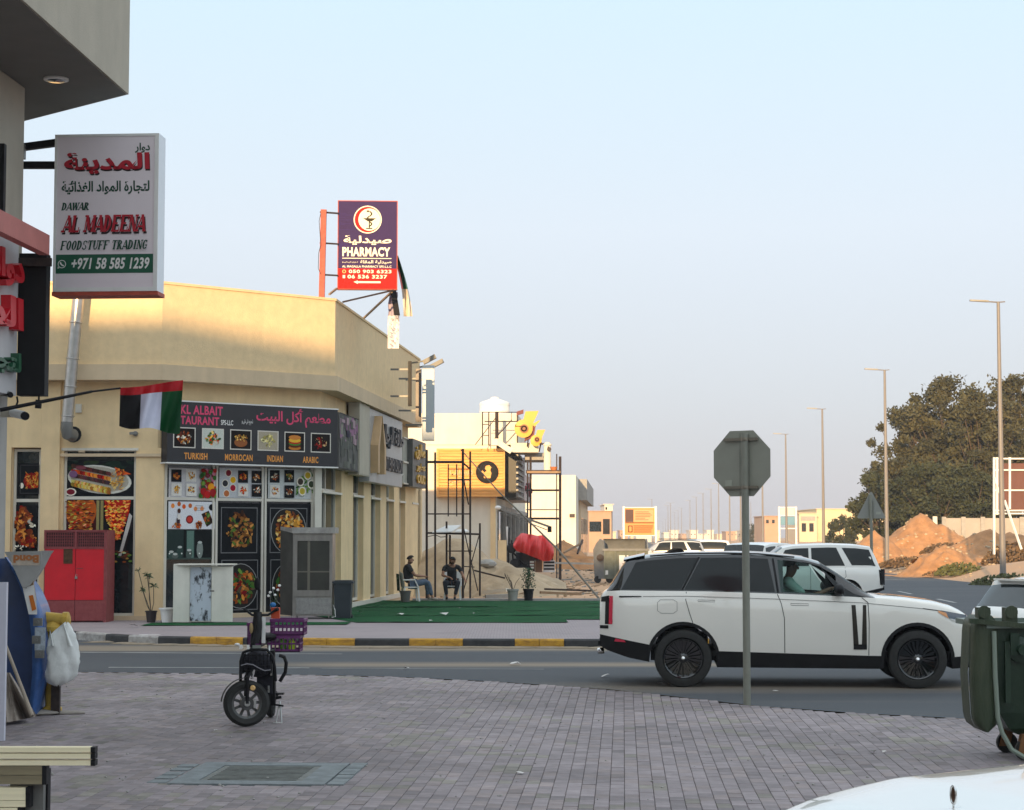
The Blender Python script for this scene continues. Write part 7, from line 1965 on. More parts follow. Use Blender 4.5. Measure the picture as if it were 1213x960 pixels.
# loose planks, pipes and blocks
k_=0
deb=[((575,707,60),(608,706,60.3),.12,.12,'concrete','pale concrete beam lying behind the turf below the sand heap','beam'),
       ((573,702,61.5),(601,699,61),.16,.10,'white_render','pale block beam resting on the debris below the sand heap','beam'),
       ((640,702,60),(688,704,60.5),.12,.08,'wood','long dark plank in the debris right of the plant pots','plank'),
       ((645,698,61.5),(700,700,62),.06,.06,'iron','thin rusty pipe lying across the lot right of the plant pots','pipe'),
       ((562,676,62.5),(598,685,62),.05,.05,'iron','rusty rod slanting down the sand heap behind the scaffold','rod'),
       ((630,690,66),(650,693,66),.25,.12,'wood','short broken board on the sand right of the potted bush','board'),
       ((650,686,68),(668,689,68),.08,.06,'wood','bent stick of wood on the sand below the red tarpaulin','stick'),
       ((664,660,84),(703,661,86),.3,.12,'wood','dark board pile left of the grey skip','board'),
       ((655,667,82),(700,668,84),.3,.08,'concrete','low grey slab lying left of the grey skip','slab'),
       ((668,655,86),(690,643,88),.08,.08,'wood','light timber leaning in the clutter left of the grey skip','timber'),
       ((690,640,88),(684,656,87),.08,.08,'iron','dark timber upright in the clutter left of the grey skip','timber')]
for a,b,w_,h_,m_,lab,cat in deb:
    mb=MB();mb.beam(P(*a),P(*b),w_,h_);tag(mb.build('debris_'+cat,M[m_]),lab,cat)
mb=MB()
for k in range(150):
    px=random.uniform(560,705);py=random.uniform(690,709) if px<640 else random.uniform(664,706)
    d=H*F/(py-HORIZON)*.97;q=P(px,py,d);s_=random.uniform(.03,.14)
    mb.obb((q.x,q.y,terr(q.x,q.y)+s_*.2),V((s_,s_*random.uniform(-.5,.5),s_*random.uniform(-.3,.3))),V((0,s_*.5,0)),V((0,0,s_*.4)))
tag(mb.build('rubble_scatter',M['concrete'],sharp=None),kind='stuff')
mb=MB()
for k in range(60):
    px=random.uniform(560,705);py=random.uniform(692,708);d=H*F/(py-HORIZON)*.97;q=P(px,py,d);L=random.uniform(.2,.7);a=random.uniform(-.5,.5)
    z=terr(q.x,q.y)+.05;mb.beam((q.x,q.y,z),(q.x+L*math.cos(a),q.y+L*math.sin(a),z+random.uniform(0,.1)),.05,.03)
tag(mb.build('wood_scraps',M['wood'],sharp=None),kind='stuff')
# potted plants at the turf's end
for px,d,pw,leafy,lab in ((607.5,57.0,.16,False,'grey concrete plant pot with bare twigs at the end of the turf'),(626,57.2,.15,True,'black plant pot with a small leafy bush at the end of the turf')):
    g=V(((px-CX)/F*d,d,KZ));t=thing('potted_plant',g,lab,'potted plant')
    mb=MB();mb.lathe(g,(0,0,1),[(pw*.8,0),(pw,.30),(pw*1.12,.31),(pw*1.12,.36),(pw*.95,.36),(0,.34)],16);mb.build('pot',M['concrete'] if not leafy else M['blackmatte'],t)
    mb=MB()
    for k in range(7 if not leafy else 4):a=random.uniform(0,6.28);mb.tube([g+V((0,0,.3)),g+V((.12*math.cos(a),.1*math.sin(a),.55)),g+V((.25*math.cos(a),.2*math.sin(a),random.uniform(.6,.85)))],.008,4)
    mb.build('stem',M['bark'],t)
    if leafy:
        mb=MB()
        for k in range(420):
            a,r_,z=random.uniform(0,6.28),random.uniform(0,.24),random.uniform(.38,.98);c=g+V((r_*math.cos(a)*(1.2-z*.5),r_*math.sin(a),z));s_=.035
            n=V([random.gauss(0,1) for _ in range(3)]).normalized();x=n.orthogonal().normalized()*s_;y=n.cross(x)
            mb.add([c-x,c-y*.5,c+x,c+y*.5],[(0,1,2,3)])
        tag(mb.build('foliage',mat('bush_leaf',(.035,.08,.03),.6,var=.4,vs=12),t,sharp=None),kind='stuff')
# black scaffold with a makeshift shelter
D=59.0
t=thing('scaffold',(P(531,712,D).x,D,KZ),'tall black tube scaffold standing behind the seated men','scaffold')
def rod(t,a,b,r_,nm,m='iron',d0=D,d1=None):mb=MB();mb.tube([P(*a,d0),P(*b,d1 or d0)],r_,6);return mb.build(nm,M[m],t)
for px,y0_,y1_,r_,dd in ((505.5,533,712,.042,0),(515.5,536,714,.035,-.8),(548.3,532,714,.045,-.8),(557,535,710,.035,0)):rod(t,(px,y0_),(px,y1_),r_,'upright',d0=D+dd)
for px in (531,541):rod(t,(px,550),(px,612),.022,'rung_post')
for a,b,r_ in (((506,547.5),(549,547.5),.045),((506,609),(558,609),.024),((531,568.5),(556,568.5),.03),((531,556),(556,556),.015),((548,548),(557,556),.03)):rod(t,a,b,r_,'ledger')
rod(t,(549,566),(555,598),.022,'brace')
rod(t,(549,625),(566,700),.02,'brace');rod(t,(568,633),(549,700),.018,'brace')
t=thing('shelter_frame',(P(549,700,D).x,D+.6,KZ),'low makeshift shelter of black poles under a tilted white sheet beside the scaffold','shelter')
for px,y0_,y1_ in ((529,618,700),(568.5,620,706),(533,634,690)):rod(t,(px,y0_),(px,y1_),.035,'post',d0=D+.5)
rod(t,(506,631.5),(568,633),.035,'cross_pole',d0=D+.3);rod(t,(530,653),(560,653),.02,'cross_pole',d0=D+.4);rod(t,(548,671),(562,672),.018,'cross_pole',d0=D+.4)
mb=MB();mb.prism([P(512,631.5,D-.2),P(535,631,D-.2),P(546,623,D+1.2),P(528,624,D+1.2)],(0,0,.03));mb.prism([P(539,631,D),P(557,631,D),P(552,628,D+.8),P(541,628,D+.8)],(0,0,.03));mb.build('roof_sheet',M['white'],t)
mb=MB();mb.tube([P(506,636,D),P(516,634,D),P(522,636.5,D),P(528,636,D)],.012,5);mb.build('rope',M['iron'],t)
# long leaning pole
mb=MB();mb.tube([P(546,533,61.5),P(592,584,60.2),P(627,618,59.4),P(660,650,58.6),P(712,712,57.6)],[.018,.022,.027,.03,.033],8)
tag(mb.build('leaning_pole',mat('grey_timber',(.20,.18,.15),.7,var=.2)),'very long thin pole leaning from the turf edge up to the scaffold top','pole')

# ------------------------------------------------------------------ second building
def Zd(py,d): return P(600,py,d).z
def Xd(px,d): return (px-CX)/F*d
D=88.0
t=thing('cream_shop_building',(Xd(560,D),D,.1),'sunlit cream shop building with a timber slat sign beyond the sand heap','building')
def blk(px0,px1,py0,py1,d0,d1,nm,m,par=t):
    mb=MB();mb.box(Xd(px0,d0),Xd(px1,d0),d0,d1,-.1 if py1 is None else Zd(py1,d0),Zd(py0,d0));return mb.build(nm,M[m] if isinstance(m,str) else m,par)
mb=MB();x0,x1=Xd(480,D),Xd(588,D)
dr_=V((.057,1,0))
mb.prism([V((x0,D,-.1)),V((x1,D,-.1)),V((x1,D,-.1))+dr_*27,V((x0,D+27,-.1))],(0,0,Zd(527,D)+.1));mb.build('ground_floor_wall',M['white_render'],t)
mb=MB();x2=Xd(612,D);mb.prism([V((x0,D-.05,Zd(527,D))),V((x2,D-.05,Zd(527,D))),V((x2+.5,D+9,Zd(527,D))),V((x0,D+9,Zd(527,D)))],(0,0,Zd(490,D)-Zd(527,D)));mb.build('upper_wall',M['white_render'],t)
blk(605,638,525,536,D-.3,D+2.5,'balcony_slab','white_render');blk(622,645,536.5,545,D+.8,D+4,'slab_soffit_beam','concrete')
blk(612.3,613.8,490,526,D-.2,D,'corner_trim','iron')
blk(517,588,588,590,D-.12,D-.001,'string_course','cornice');blk(581,587,590,None,D-.15,D-.001,'pilaster','cream')
# shaded street front: dark window and door bays
sf3=Fr(V((x1,D,0)),dr_)
mb=MB()
for k in range(6):
    w=MB();sf3.slab(w,.8+k*4.2,.3,4.2+k*4.2,3.3,.01,.06);wf_=w.build('shop_window',M['glass'],t)
    w=MB();sf3.slab(w,.6+k*4.2,3.3,4.5+k*4.2,3.5,.0,.2);sf3.slab(w,4.22+k*4.2,.2,4.5+k*4.2,3.3,0,.2);w.build('window_frame',M['concrete'],wf_)
blk(590,600,640,None,D-1.5,D-1.3,'utility_box',M['cream'])
# timber slat sign
ts=thing('timber_sign',(Xd(558,D),D-.6,Zd(587,D)),'orange timber slat sign with a dark round emblem on the cream shop building','sign')
m_or=mat('orange_timber',(.78,.38,.11),.7,var=.22,vs=2.5,stretch=(.4,1,6))
d_=D-.6
blk(517,598,532,588,d_+.05,D-.002,'casing',m_or,ts)
n=15
for k in range(n):
    z0_,z1_=lerp(Zd(585.5,d_),Zd(534.5,d_),k/n),lerp(Zd(585.5,d_),Zd(534.5,d_),(k+1)/n)
    mb=MB();mb.box(Xd(520,d_),Xd(596,d_),d_-.02-.02*(k%2),d_+.048,z0_+.012,z1_-.004);mb.build('slat',m_or,ts)
for a in ((517,598,531.5,534.3),(517,598,585.7,588.5),(517,519.8,534.3,585.7),(596.2,598,534.3,585.7)):blk(*a,d_-.08,d_+.049,'frame_board',m_or,ts)
c=P(577,559.5,d_-.08);mb=MB();mb.lathe(c,(0,-1,0),[(.52,0),(.52,.04),(.46,.05),(.45,.01),(0,.01)],28);mb.lathe(c,(0,-1,0),[(.40,.012),(.40,.03),(0,.03)],28);mb.build('emblem_disc',M['blackmatte'],ts)
ef=Fr(c+V((-.4,-.035,-.4)),(1,0,0));mb=MB()
mb.add([ef.p(x,y,.01) for x,y in ((.26,.12),(.55,.12),(.60,.35),(.54,.50),(.60,.62),(.50,.72),(.34,.68),(.30,.56),(.38,.46),(.30,.40),(.24,.25))],[tuple(range(11))])
mb.add([ef.p(x,y,.014) for x,y in ((.14,.42),(.28,.30),(.30,.36),(.18,.48))],[(0,1,2,3)]);mb.build('emblem_figure',m_or,ts)
M['paletim']=mat('pale_timber_letter',(.66,.42,.22),.6)
lf2=Fr(V((Xd(528,d_),d_-.05,0)),(1,0,0))
mb=MB();text(mb,lf2,arabic('مشويات'),.2,Zd(566,d_),1.25,Zd(553,d_),.01,0,bold=.02,ext=.03);mb.build('raised_letter',M['paletim'],ts);mb=MB();text(mb,lf2,arabic('ومطبخ'),.1,Zd(556,d_)-.75,1.2,Zd(566,d_)-.05,.01,0,bold=.02,ext=.03);mb.build('raised_letter',M['paletim'],ts)
# signs along the shaded side
for a0_,a1_,py0,py1,c1,c2,lab in ((.3,5.5,535,590,(.02,.022,.02),(.12,.12,.12),'black slatted side sign next to the timber sign'),(6,13.5,536,590,(.42,.36,.36),(.25,.02,.03),'red and white lettered side sign beyond the black slatted one')):
    t2=thing('side_sign',sf3.p(a0_,3.4),lab,'sign')
    z0_,z1_=Zd(py1,D),Zd(py0,D)
    mb=MB();sf3.slab(mb,a0_,z0_,a1_,z1_,.02,.9 if a0_<1 else 1.0);mb.build('panel',mat('side_panel_'+str(int(a0_)),c1,.5),t2)
    for k in range(8):
        if a0_<1:mb=MB();sf3.slab(mb,a0_-.05,lerp(z0_,z1_,k/8)+.05,a1_,lerp(z0_,z1_,k/8)+.14,.9,1.0);mb.build('slat',M['steelgrey'],t2)
    if a0_>1:
        mb=MB();text(mb,Fr(sf3.p(0,0,1.0),sf3.u),arabic('مطعم الشيف'),a0_+.4,lerp(z0_,z1_,.12),a1_-.4,lerp(z0_,z1_,.45),.01,0,bold=.03,ext=.06);mb.build('raised_letter',mat('dark_red_letter',c2,.5),t2)
        mb=MB();sf3.slab(mb,a0_,lerp(z0_,z1_,.6),a1_,z1_,1.001,1.02);mb.build('white_band',M['white'],t2)
# roof water tank and rods
tk=thing('water_tank',(Xd(586,94),94,Zd(491,94)),'round white water tank on the roof of the cream shop building','water tank')
mb=MB();c=V((Xd(586,94),94,Zd(491.5,94)));r_=.75;hh=Zd(478,94)-Zd(491.5,94)
mb.lathe(c+V((0,0,-.3)),(0,0,1),[(r_,0),(r_,.3+hh*.3),(r_*1.02,.3+hh*.34),(r_,.3+hh*.4),(r_,.3+hh),(r_*.95,.3+hh+.05),(r_*.3,.3+hh+.22),(.2,.3+hh+.24),(.2,.3+hh+.3),(0,.3+hh+.3)],28);mb.build('body',M['white'],tk)
for z in (.1,.45):mb=MB();mb.lathe(c+V((0,0,z)),(0,0,1),[(r_+.0,0),(r_+.02,.01),(r_+.02,.05),(r_,.06)],28);mb.build('band',M['white'],tk)
t=thing('roof_frame',(Xd(590,86),86,Zd(525,86)),'rusty pipe frame on the roof edge above the timber sign','frame')
for a,b,r_ in (((571.5,488),(571.5,528),.03),((579,488),(579,528),.03),((588.5,488),(588.5,520),.09),((571,488.5),(612,488.5),.02),((574,499.5),(613,499.5),.025),((563,527),(588,494),.02),((586,520),(606,498),.03),((571,503),(579,503),.02),((571,516),(579,516),.02),((606,488),(606,499),.015)):rod(t,a,b,r_,'pipe',d0=86)
mb=MB();mb.beam(P(591,525,86),P(606,535,86),.25,.25);mb.box(Xd(582,86),Xd(590,86),85.8,86.3,Zd(528,86),Zd(520,86));mb.build('bracket_box',M['white_render'],t)
for c0_,px,py,s_,lab in ((0,622,506,1.0,'larger yellow sign disc with a flared top on the balcony slab'),(1,636,521,.62,'smaller yellow sign disc on the slab edge under the larger yellow one')):
    q=P(px,py,87.2);t=thing('yellow_sign',q,lab,'sign')
    yl=mat('yellow_plastic_%d'%c0_,(.66,.34,.02),.45)
    mb=MB();mb.lathe(q+V((-.07,0,-.08))*s_,(0,-1,0),[(.42*s_,0),(.42*s_,.12),(0,.14)],20)
    mb.prism([q+V((x*s_,0,z*s_)) for x,z in ((-.1,.25),(.02,.72),(.62,.74),(.50,.45),(.40,.25),(.35,-.05),(.1,-.2))],(0,.12,0))
    if c0_==0:mb.prism([q+V((x,.02,z)) for x,z in ((.3,.12),(.62,.30),(.70,.30),(.45,.02))],(0,.08,0))
    mb.build('disc',yl,t)
    cc=P(px-1.3*(1 if c0_==0 else -.0),py+2.2*(1-c0_),87.2)+V((0,-.15,0))
    mb=MB();mb.lathe(cc,(0,-1,0),[(.20*s_,0),(.20*s_,.03),(.14*s_,.03),(.14*s_,.0)],18);mb.lathe(cc,(0,-1,0),[(.08*s_,0),(.08*s_,.03),(0,.03)],12);mb.build('ring',mat('brown_ring_%d'%c0_,(.22,.07,.02),.5),t)
    mb=MB();mb.tube([q+V((.2,.1,-.1)),q+V((.1,.2,-.9*s_))],.035,6);mb.build('support',M['iron'],t)
mb=MB();mb.obb(P(628,513,87.6),(.22,0,.1),(0,.3,0),(.05,0,.3));mb.obb(P(616,489,87.4),(.16,0,.05),(0,.1,0),(0,0,.09));tag(mb.build('maroon_box',mat('maroon_box',(.16,.03,.03),.6)),'maroon box between the two yellow sign discs','box',kind='stuff')
# vent chimney and second scaffold
q0=P(648.5,558,86.5);t=thing('vent_chimney',q0,'pale cylindrical vent chimney with a cowl standing on the rusty scaffold','chimney')
mb=MB();mb.lathe(q0,(0,0,1),[(.17,0),(.16,1.15),(.20,1.16),(.20,1.22),(.12,1.26),(.12,1.3),(0,1.3)],18);mb.build('pipe',M['white_render'],t)
mb=MB();mb.tube([P(639,526,86.5),P(648,526,86.5),P(650,532,86.3)],.05,6);mb.lathe(P(650.5,532.5,86.3),(0,-1,0),[(.10,0),(.10,.06),(0,.06)],12);mb.build('bracket',M['iron'],t)
t=thing('scaffold',(Xd(645,86),86,.1),'rusty brown scaffold tower under the vent chimney at the cream building','scaffold')
for px,y0_,y1_,r_ in ((628.5,541,690,.055),(625,546,690,.04),(659.5,538,690,.03),(663.5,541,690,.07)):rod(t,(px,y0_),(px,y1_),r_,'upright',d0=86)
for py,r_ in ((559,.09),(581,.05),(604,.025),(614.5,.055)):rod(t,(623,py),(664,py),r_,'ledger',d0=86)
mb=MB();mb.box(Xd(624,86),Xd(664,86),85.6,86.9,Zd(561,86),Zd(558.5,86));mb.build('platform',M['wood'],t)
q=P(656,557.5,86);mb=MB();mb.lathe(q,(0,0,1),[(.12,0),(.18,.16),(.12,.17)],14);tag(mb.build('basin',mat('orange_basin',(.45,.16,.06),.5)),'small orange basin on the platform of the rusty scaffold','basin')
# folding awning arm
t=thing('floodlight_arm',P(589,601,84),'long slanting arm ending in a small dark floodlight, in front of the shaded shop front','lamp')
mb=MB();mb.beam(P(589,602,84),P(653,625,84),.10,.09);mb.beam(P(589,605,84),P(648,628,84),.04,.04);mb.build('arm',M['steelgrey'],t)
mb=MB();mb.ell(P(590,601.5,83.9),.14,.08,.09,10,8);mb.build('white_end',M['white'],t)
mb=MB();mb.obb(P(651,627.5,84),(.09,0,0),(0,.09,0),(0,0,.12));mb.build('floodlight',M['blackmatte'],t)
# red tarpaulin over goods, and the goods
D=76.0
def tarp(u,v):
    px=lerp(608,656,u);top=ps([(608,645),(611,637),(617,632.5),(624,632),(633,634.5),(640,634),(648,636.5),(653,642),(657,653)],px);bot=ps([(608,648),(612,653),(622,656),(634,661),(644,665),(652,664.5),(655,661),(657,655)],px)
    fold=.16*math.sin(px*.4+v*5)+.07*math.sin(px*1.1-v*9)
    if v<.5: return P(px,lerp(bot,top,v*2),D-.5+fold+.35*v-.35*math.sin(v*6.28))
    return P(px,top,D-.32)+V((0,(v-.5)*2.6,-.35*(v-.5)**2+.02*math.sin(px*.5)))
mb=MB();mb.grid(tarp,48,16);tag(mb.build('red_tarpaulin',mat('red_tarpaulin',(.62,.045,.045),.6,var=.12,vs=5,bump=.4,bs=8),sharp=None),'crumpled red tarpaulin draped over goods in the lot','tarpaulin')
for px0,px1,py0,py1,c,lab in ((627,633,664,676,(.45,.05,.06),'red and white striped box under the tarpaulin'),(634,642,662,678,(.14,.07,.035),'brown crate under the red tarpaulin'),(643.5,657,664,678,(.60,.60,.62),'white crate with dark slots under the tarpaulin'),(611,618,655,672,(.025,.03,.05),'dark blue drum left under the red tarpaulin'),(616,633.5,654,679,(.03,.03,.03),'wide black crate stack supporting the left of the red tarpaulin'),(633.6,655,655,664,(.04,.035,.03),'dark pallet load directly under the right of the red tarpaulin')):
    t=thing('box',P((px0+px1)/2,py1,D),lab,'box')
    mb=MB();mb.box(Xd(px0,D),Xd(px1,D),D-.1,D+.4,Zd(py1,D),Zd(py0,D));mb.build('body',mat('box_'+str(px0),c,.7,var=.2),t)
    if px0 in (627,643.5):
        for k in range(3):mb=MB();z=lerp(Zd(py1,D),Zd(py0,D),.2+.28*k);mb.box(Xd(px0,D)+.02,Xd(px1,D)-.02,D-.112,D-.1,z,z+.07);mb.build('stripe',M['white'] if px0==627 else M['blackmatte'],t)
mb=MB()
for px,py in ((604,650),(608,668),(614,676),(622,676)):mb.lathe(P(px+2,py,D-.3),(0,-1,.2),[(.14,0),(.20,.02),(.20,.08),(.14,.1)],14)
for a in (((606,640),(608,668)),((603,625),(602,672)),((608,655),(622,670)),((612,676),(624,668))):mb.tube([P(*a[0],D-.3),P(*a[1],D-.3)],.04,6)
tag(mb.build('bicycle_heap',M['blackmatte'],sharp=None),kind='stuff')
mb=MB();mb.beam(P(600.5,624,D),P(603,656,D),.09,.04);tag(mb.build('white_board',M['white']),'narrow white board leaning left of the red tarpaulin','board')
# third block down the street
D=150.0
t=thing('far_cream_building',(Xd(650,D),D,0),'plain pale building block behind the rusty scaffold','building')
x0,x1,x3=Xd(600,D),Xd(682,D),Xd(699,195)
mb=MB();mb.prism([V((x0,D,-.1)),V((x1,D,-.1)),V((x1+1.3,D+22,-.1)),V((x0,D+22,-.1))],(0,0,Zd(563,D)+.1));mb.build('wall',M['white_render'],t)
mb=MB();mb.prism([V((x1-.05,D+8,5.1)),V((x1+1.2,D+8,5.1)),V((x1+3.2,D+42,5.1)),V((x1,D+42,5.1))],(0,0,1.75));mb.build('fascia',M['concrete'],t)
mb=MB();mb.prism([V((x1+.2,D+9,0)),V((x1+.7,D+9,0)),V((x1+2.6,D+42,0)),V((x1,D+42,0))],(0,0,5.1));mb.build('shop_front',M['cornice'],t)
for k in range(5):
    y=D+11+k*6.2;x=x1+.72+.0576*(y-D-9);mb=MB();mb.prism([V((x,y,.3)),V((x+.2,y+3.6,.3)),V((x+.13,y+3.6,.3)),V((x-.07,y,.3))],(0,0,3.4));mb.build('shop_window',M['glass'],t)
mb=MB();mb.box(Xd(676,D)-.1,Xd(676,D)+.3,D-.15,D,Zd(613,D),Zd(609,D));mb.build('wall_lamp',M['iron'],t)

# grey skip with a domed lid frame
D=84.0
t=thing('grey_skip',(Xd(735,D),D,0),'large grey steel rubbish skip with rounded ends, half hidden behind the pearl white suv','skip')
m_sk=mat('grey_green_skip_paint',(.12,.14,.115),.6,col2=(.19,.215,.19),vs=3,bump=.3);m_sk2=mat('grey_skip_end',(.15,.16,.165),.55,var=.15)
x0,x1=Xd(716,D),Xd(766,D);zr,zb,ztp=Zd(651.5,D),Zd(686,D),Zd(638.5,D)
mb=MB();mb.prism([V((x0,D+.2,zb)),V((x1,D+.2,zb)),V((x1,D,zr)),V((x0,D,zr))],(0,.05,0));mb.build('front_panel',m_sk,t)
for k in range(5):x=lerp(x0,x1,k/4);mb=MB();mb.beam((x,D+.14,zb),(x,D-.03,zr),.07,.06);mb.build('rib',m_sk,t)
mb=MB();mb.beam((x0-.1,D-.02,zr),(x1+.1,D-.02,zr),.1,.1);mb.build('rim',m_sk2,t)
def endp(x,xo):
    pts=[V((x,D+.2,zb)),V((x,D,zr))]
    for k in range(11):a=math.pi*k/10;pts.append(V((x,D+.75-.75*math.cos(a),zr+(ztp-zr)*math.sin(a)**.8)))
    pts+=[V((x,D+1.3,zb))]
    mb=MB();mb.prism(pts,(xo,0,0));mb.build('end_panel',m_sk2,t)
endp(x1,.05)
pts=[V((Xd(704.5,D),D+.5,zb)),V((x0,D+.1,zb)),V((x0,D,zr)),V((x0-.02,D+.1,ztp-.12)),V((x0-.2,D+.3,ztp)),V((Xd(706.5,D),D+.5,ztp-.2)),V((Xd(703,D),D+.6,zr))]
mb=MB();mb.prism(pts,(0.06,.5,0));mb.build('end_panel',m_sk2,t)
mb=MB();mb.grid(lambda u,v:V((lerp(x0,x1,u),D+1.5-.65*(1-math.cos(v*1.2)),lerp(zr-.9,ztp,math.sin(v*math.pi/2)))),8,8);mb.build('inner_back',m_sk2,t)
mb=MB();q=P(711,661,D-.02);mb.lathe(q+V((0,.1,0)),(0,-1,0),[(.16,0),(.16,.08),(.06,.1),(.06,.2),(0,.2)],14);mb.build('lifting_pin',M['iron'],t)
mb=MB();mb.box(Xd(733,D),Xd(744,D),D+.0,D+.03,Zd(679,D),Zd(658,D));mb.build('notice_plate',M['white'],t)
mb=MB();mb.box(Xd(737,D),Xd(741,D),D-.01,D,Zd(669,D),Zd(667.5,D));mb.build('notice_print',M['blackmatte'],t)
for px in (708,722):mb=MB();mb.lathe((Xd(px,D),D+.4,.18),(0,-1,0),[(.16,-.05),(.16,.05)],12);mb.build('wheel',M['tyre'],t)
mb=MB();mb.box(Xd(716.5,D),Xd(720,D),D+.08,D+.12,Zd(681,D),Zd(676,D));mb.build('reflector',M['white'],t)

# billboards, distant buildings
D=150.0
t=thing('billboard',(Xd(757,D),D,0),'faded brown roadside billboard on white posts beyond the grey skip','billboard')
bf=Fr(V((Xd(739,D),D,Zd(635,D))),(1,0,0));w_,h_=Xd(776,D)-Xd(739,D),Zd(601,D)-Zd(635,D)
mb=MB();bf.slab(mb,0,0,w_,h_,-.15,0);mb.build('frame',M['white'],t)
pr=Pr(bf,.004,.002);pr.rect(.06,.06,w_-.06,h_-.06,lin(205,150,95));pr.rect(.1,h_*.48,w_*.3,h_*.92,lin(95,75,70));pr.rect(w_*.32,h_*.5,w_*.93,h_*.9,lin(200,165,125));pr.rect(.1,h_*.44,w_-.1,h_*.47,lin(110,60,35))
for k in range(6):pr.rect(w_*.36,h_*(.55+k*.055),w_*random.uniform(.6,.9),h_*(.57+k*.055),lin(140,90,60))
pr.ring(w_*.13,h_*.12,w_*.27,h_*.36,.07,lin(90,45,25))
for k in range(4):pr.rect(w_*.3,h_*(.12+k*.07),w_*random.uniform(.75,.93),h_*(.15+k*.07),lin(120,70,40))
pr.build('printed_face',t)
for px in (738.5,776.5):mb=MB();mb.box(Xd(px,D)-.07,Xd(px,D)+.07,D-.1,D+.04,-.1,Zd(600,D));mb.build('post',M['white'],t)
def house(px0,px1,py0,d,dep,m,lab,wins=(),z0=-.1,roof=None):
    t=thing('distant_building',(Xd((px0+px1)/2,d),d,0),lab,'building')
    mb=MB();mb.box(Xd(px0,d),Xd(px1,d),d,d+dep,z0,Zd(py0,d));mb.build('wall',m,t)
    mb=MB();mb.box(Xd(px0,d)-.2,Xd(px1,d)+.2,d-.2,d+dep+.2,Zd(py0,d),Zd(py0-.8,d));mb.build('roof',m,t)
    for a,b,c,e,mm in wins:mb=MB();mb.box(Xd(a,d),Xd(b,d),d-.06,d,Zd(e,d),Zd(c,d));mb.build('window',M[mm],t)
    return t
m_c1=mat('far_cream',(.62,.52,.38),.9,var=.05,vs=.3);m_c2=mat('far_yellow',(.62,.52,.34),.9,var=.05,vs=.3);m_c3=mat('far_orange',(.44,.30,.21),.9,var=.1,vs=.3);m_c4=mat('far_white',(.66,.62,.56),.9,var=.05,vs=.3)
house(697,724,606,260,20,m_c3,'half built orange brick building beyond the plain pale block',((698,712,618,630,'glass'),(714,722,615,633,'blackmatte')))
house(716,725.5,598,262,12,m_c4,'narrow white upper block at the right of the half built building',((717,719,601,604,'glass'),))
house(905,921,612,330,14,m_c3,'brown brick building left of the blue framed hoarding',((907,910,616,620,'glass'),(914,917,616,620,'glass')))
house(946,967,608.5,340,12,m_c1,'low cream building with dark openings right of the blue framed hoarding',((948,965,612,617,'concrete'),(949,954,620,630,'blackmatte'),(958,963,620,630,'blackmatte')))
house(967,1018,603.5,345,40,m_c2,'long plain yellow building behind the round bush',())
house(1000,1100,611,400,20,m_c2,'low yellow boundary building behind the orange sand',())
for k in range(26):
    px=640+k*10.4+random.uniform(-3,3);w_=random.uniform(4,13);d=random.uniform(520,900)
    house(px,px+w_,636-random.uniform(2.5,7.5),d,12,random.choice([m_c1,m_c3,m_c4,m_c4]),'tiny %s house on the horizon, number %s from the left of the row'%(random.choice(['pale','low']),''),tuple((px+w_*f_,px+w_*f_+1,632.5,634,'glass') for f_ in (.2,.6)) if w_>7 else ())
hs=sorted([o for o in bpy.data.objects if o.get('label','').startswith('tiny')],key=lambda o:o.location.x/o.location.y)
ORD='first second third fourth fifth sixth seventh eighth ninth tenth eleventh twelfth thirteenth fourteenth fifteenth sixteenth seventeenth eighteenth nineteenth twentieth twenty-first twenty-second twenty-third twenty-fourth twenty-fifth twenty-sixth'.split()
for k,o in enumerate(hs):o['label']=ORD[k]+' small flat roofed house from the left in the far row on the horizon';o['group']='far houses along the horizon'
D=250.0
t=thing('hoarding',(Xd(932,D),D,0),'white framed hoarding with a blue panel behind the tall street lamp','hoarding')
for px in (922.5,942.5):mb=MB();mb.box(Xd(px,D)-.12,Xd(px,D)+.12,D,D+.2,-.1,Zd(600.5,D));mb.build('post',M['white'],t)
for py in (601,610.5,626):mb=MB();mb.box(Xd(922,D),Xd(943,D),D-.02,D+.1,Zd(py+.8,D),Zd(py-.3,D));mb.build('rail',M['white'],t)
mb=MB();mb.box(Xd(924,D),Xd(941,D),D+.03,D+.09,Zd(622,D),Zd(612,D));mb.build('blue_panel',mat('blue_hoarding',(.10,.25,.36),.5),t)
mb=MB();mb.box(Xd(924,D),Xd(941,D),D+.03,D+.09,Zd(610,D),Zd(602,D));mb.build('pale_panel',m_c4,t)
# frame billboard on the right
D=90.0
t=thing('billboard',(Xd(1200,D),D,1.1),'large brown billboard seen from behind in a white pipe frame at the right edge','billboard')
zt_,zb_=Zd(543,D),Zd(608,D)
mb=MB();mb.box(Xd(1181,D),Xd(1290,D),D+.1,D+.16,Zd(604,D),Zd(549,D));mb.build('panel',mat('brown_sheet',(.13,.055,.045),.7,var=.12,vs=1.2,stretch=(2,1,.5)),t)
for px,y1_ in ((1177.5,657),(1181,610),(1196,603),(1216,603),(1236,657),(1256,603)):mb=MB();mb.beam(P(px,542,D),P(px,y1_,D),.10,.10,up=(0,1,0));mb.build('frame_post',M['white'],t)
for py in (543.5,557,581,605,608.5):mb=MB();mb.beam(P(1177,py,D+.0),P(1290,py,D+.0),.06,.07);mb.build('frame_rail',M['white'],t)
mb=MB();mb.beam(P(1190,593,D-.3),P(1210,651,D-1.2),.08,.08);mb.beam(P(1178,565,D-.1),P(1184,585,D-.1),.06,.06);mb.build('brace',M['white'],t)

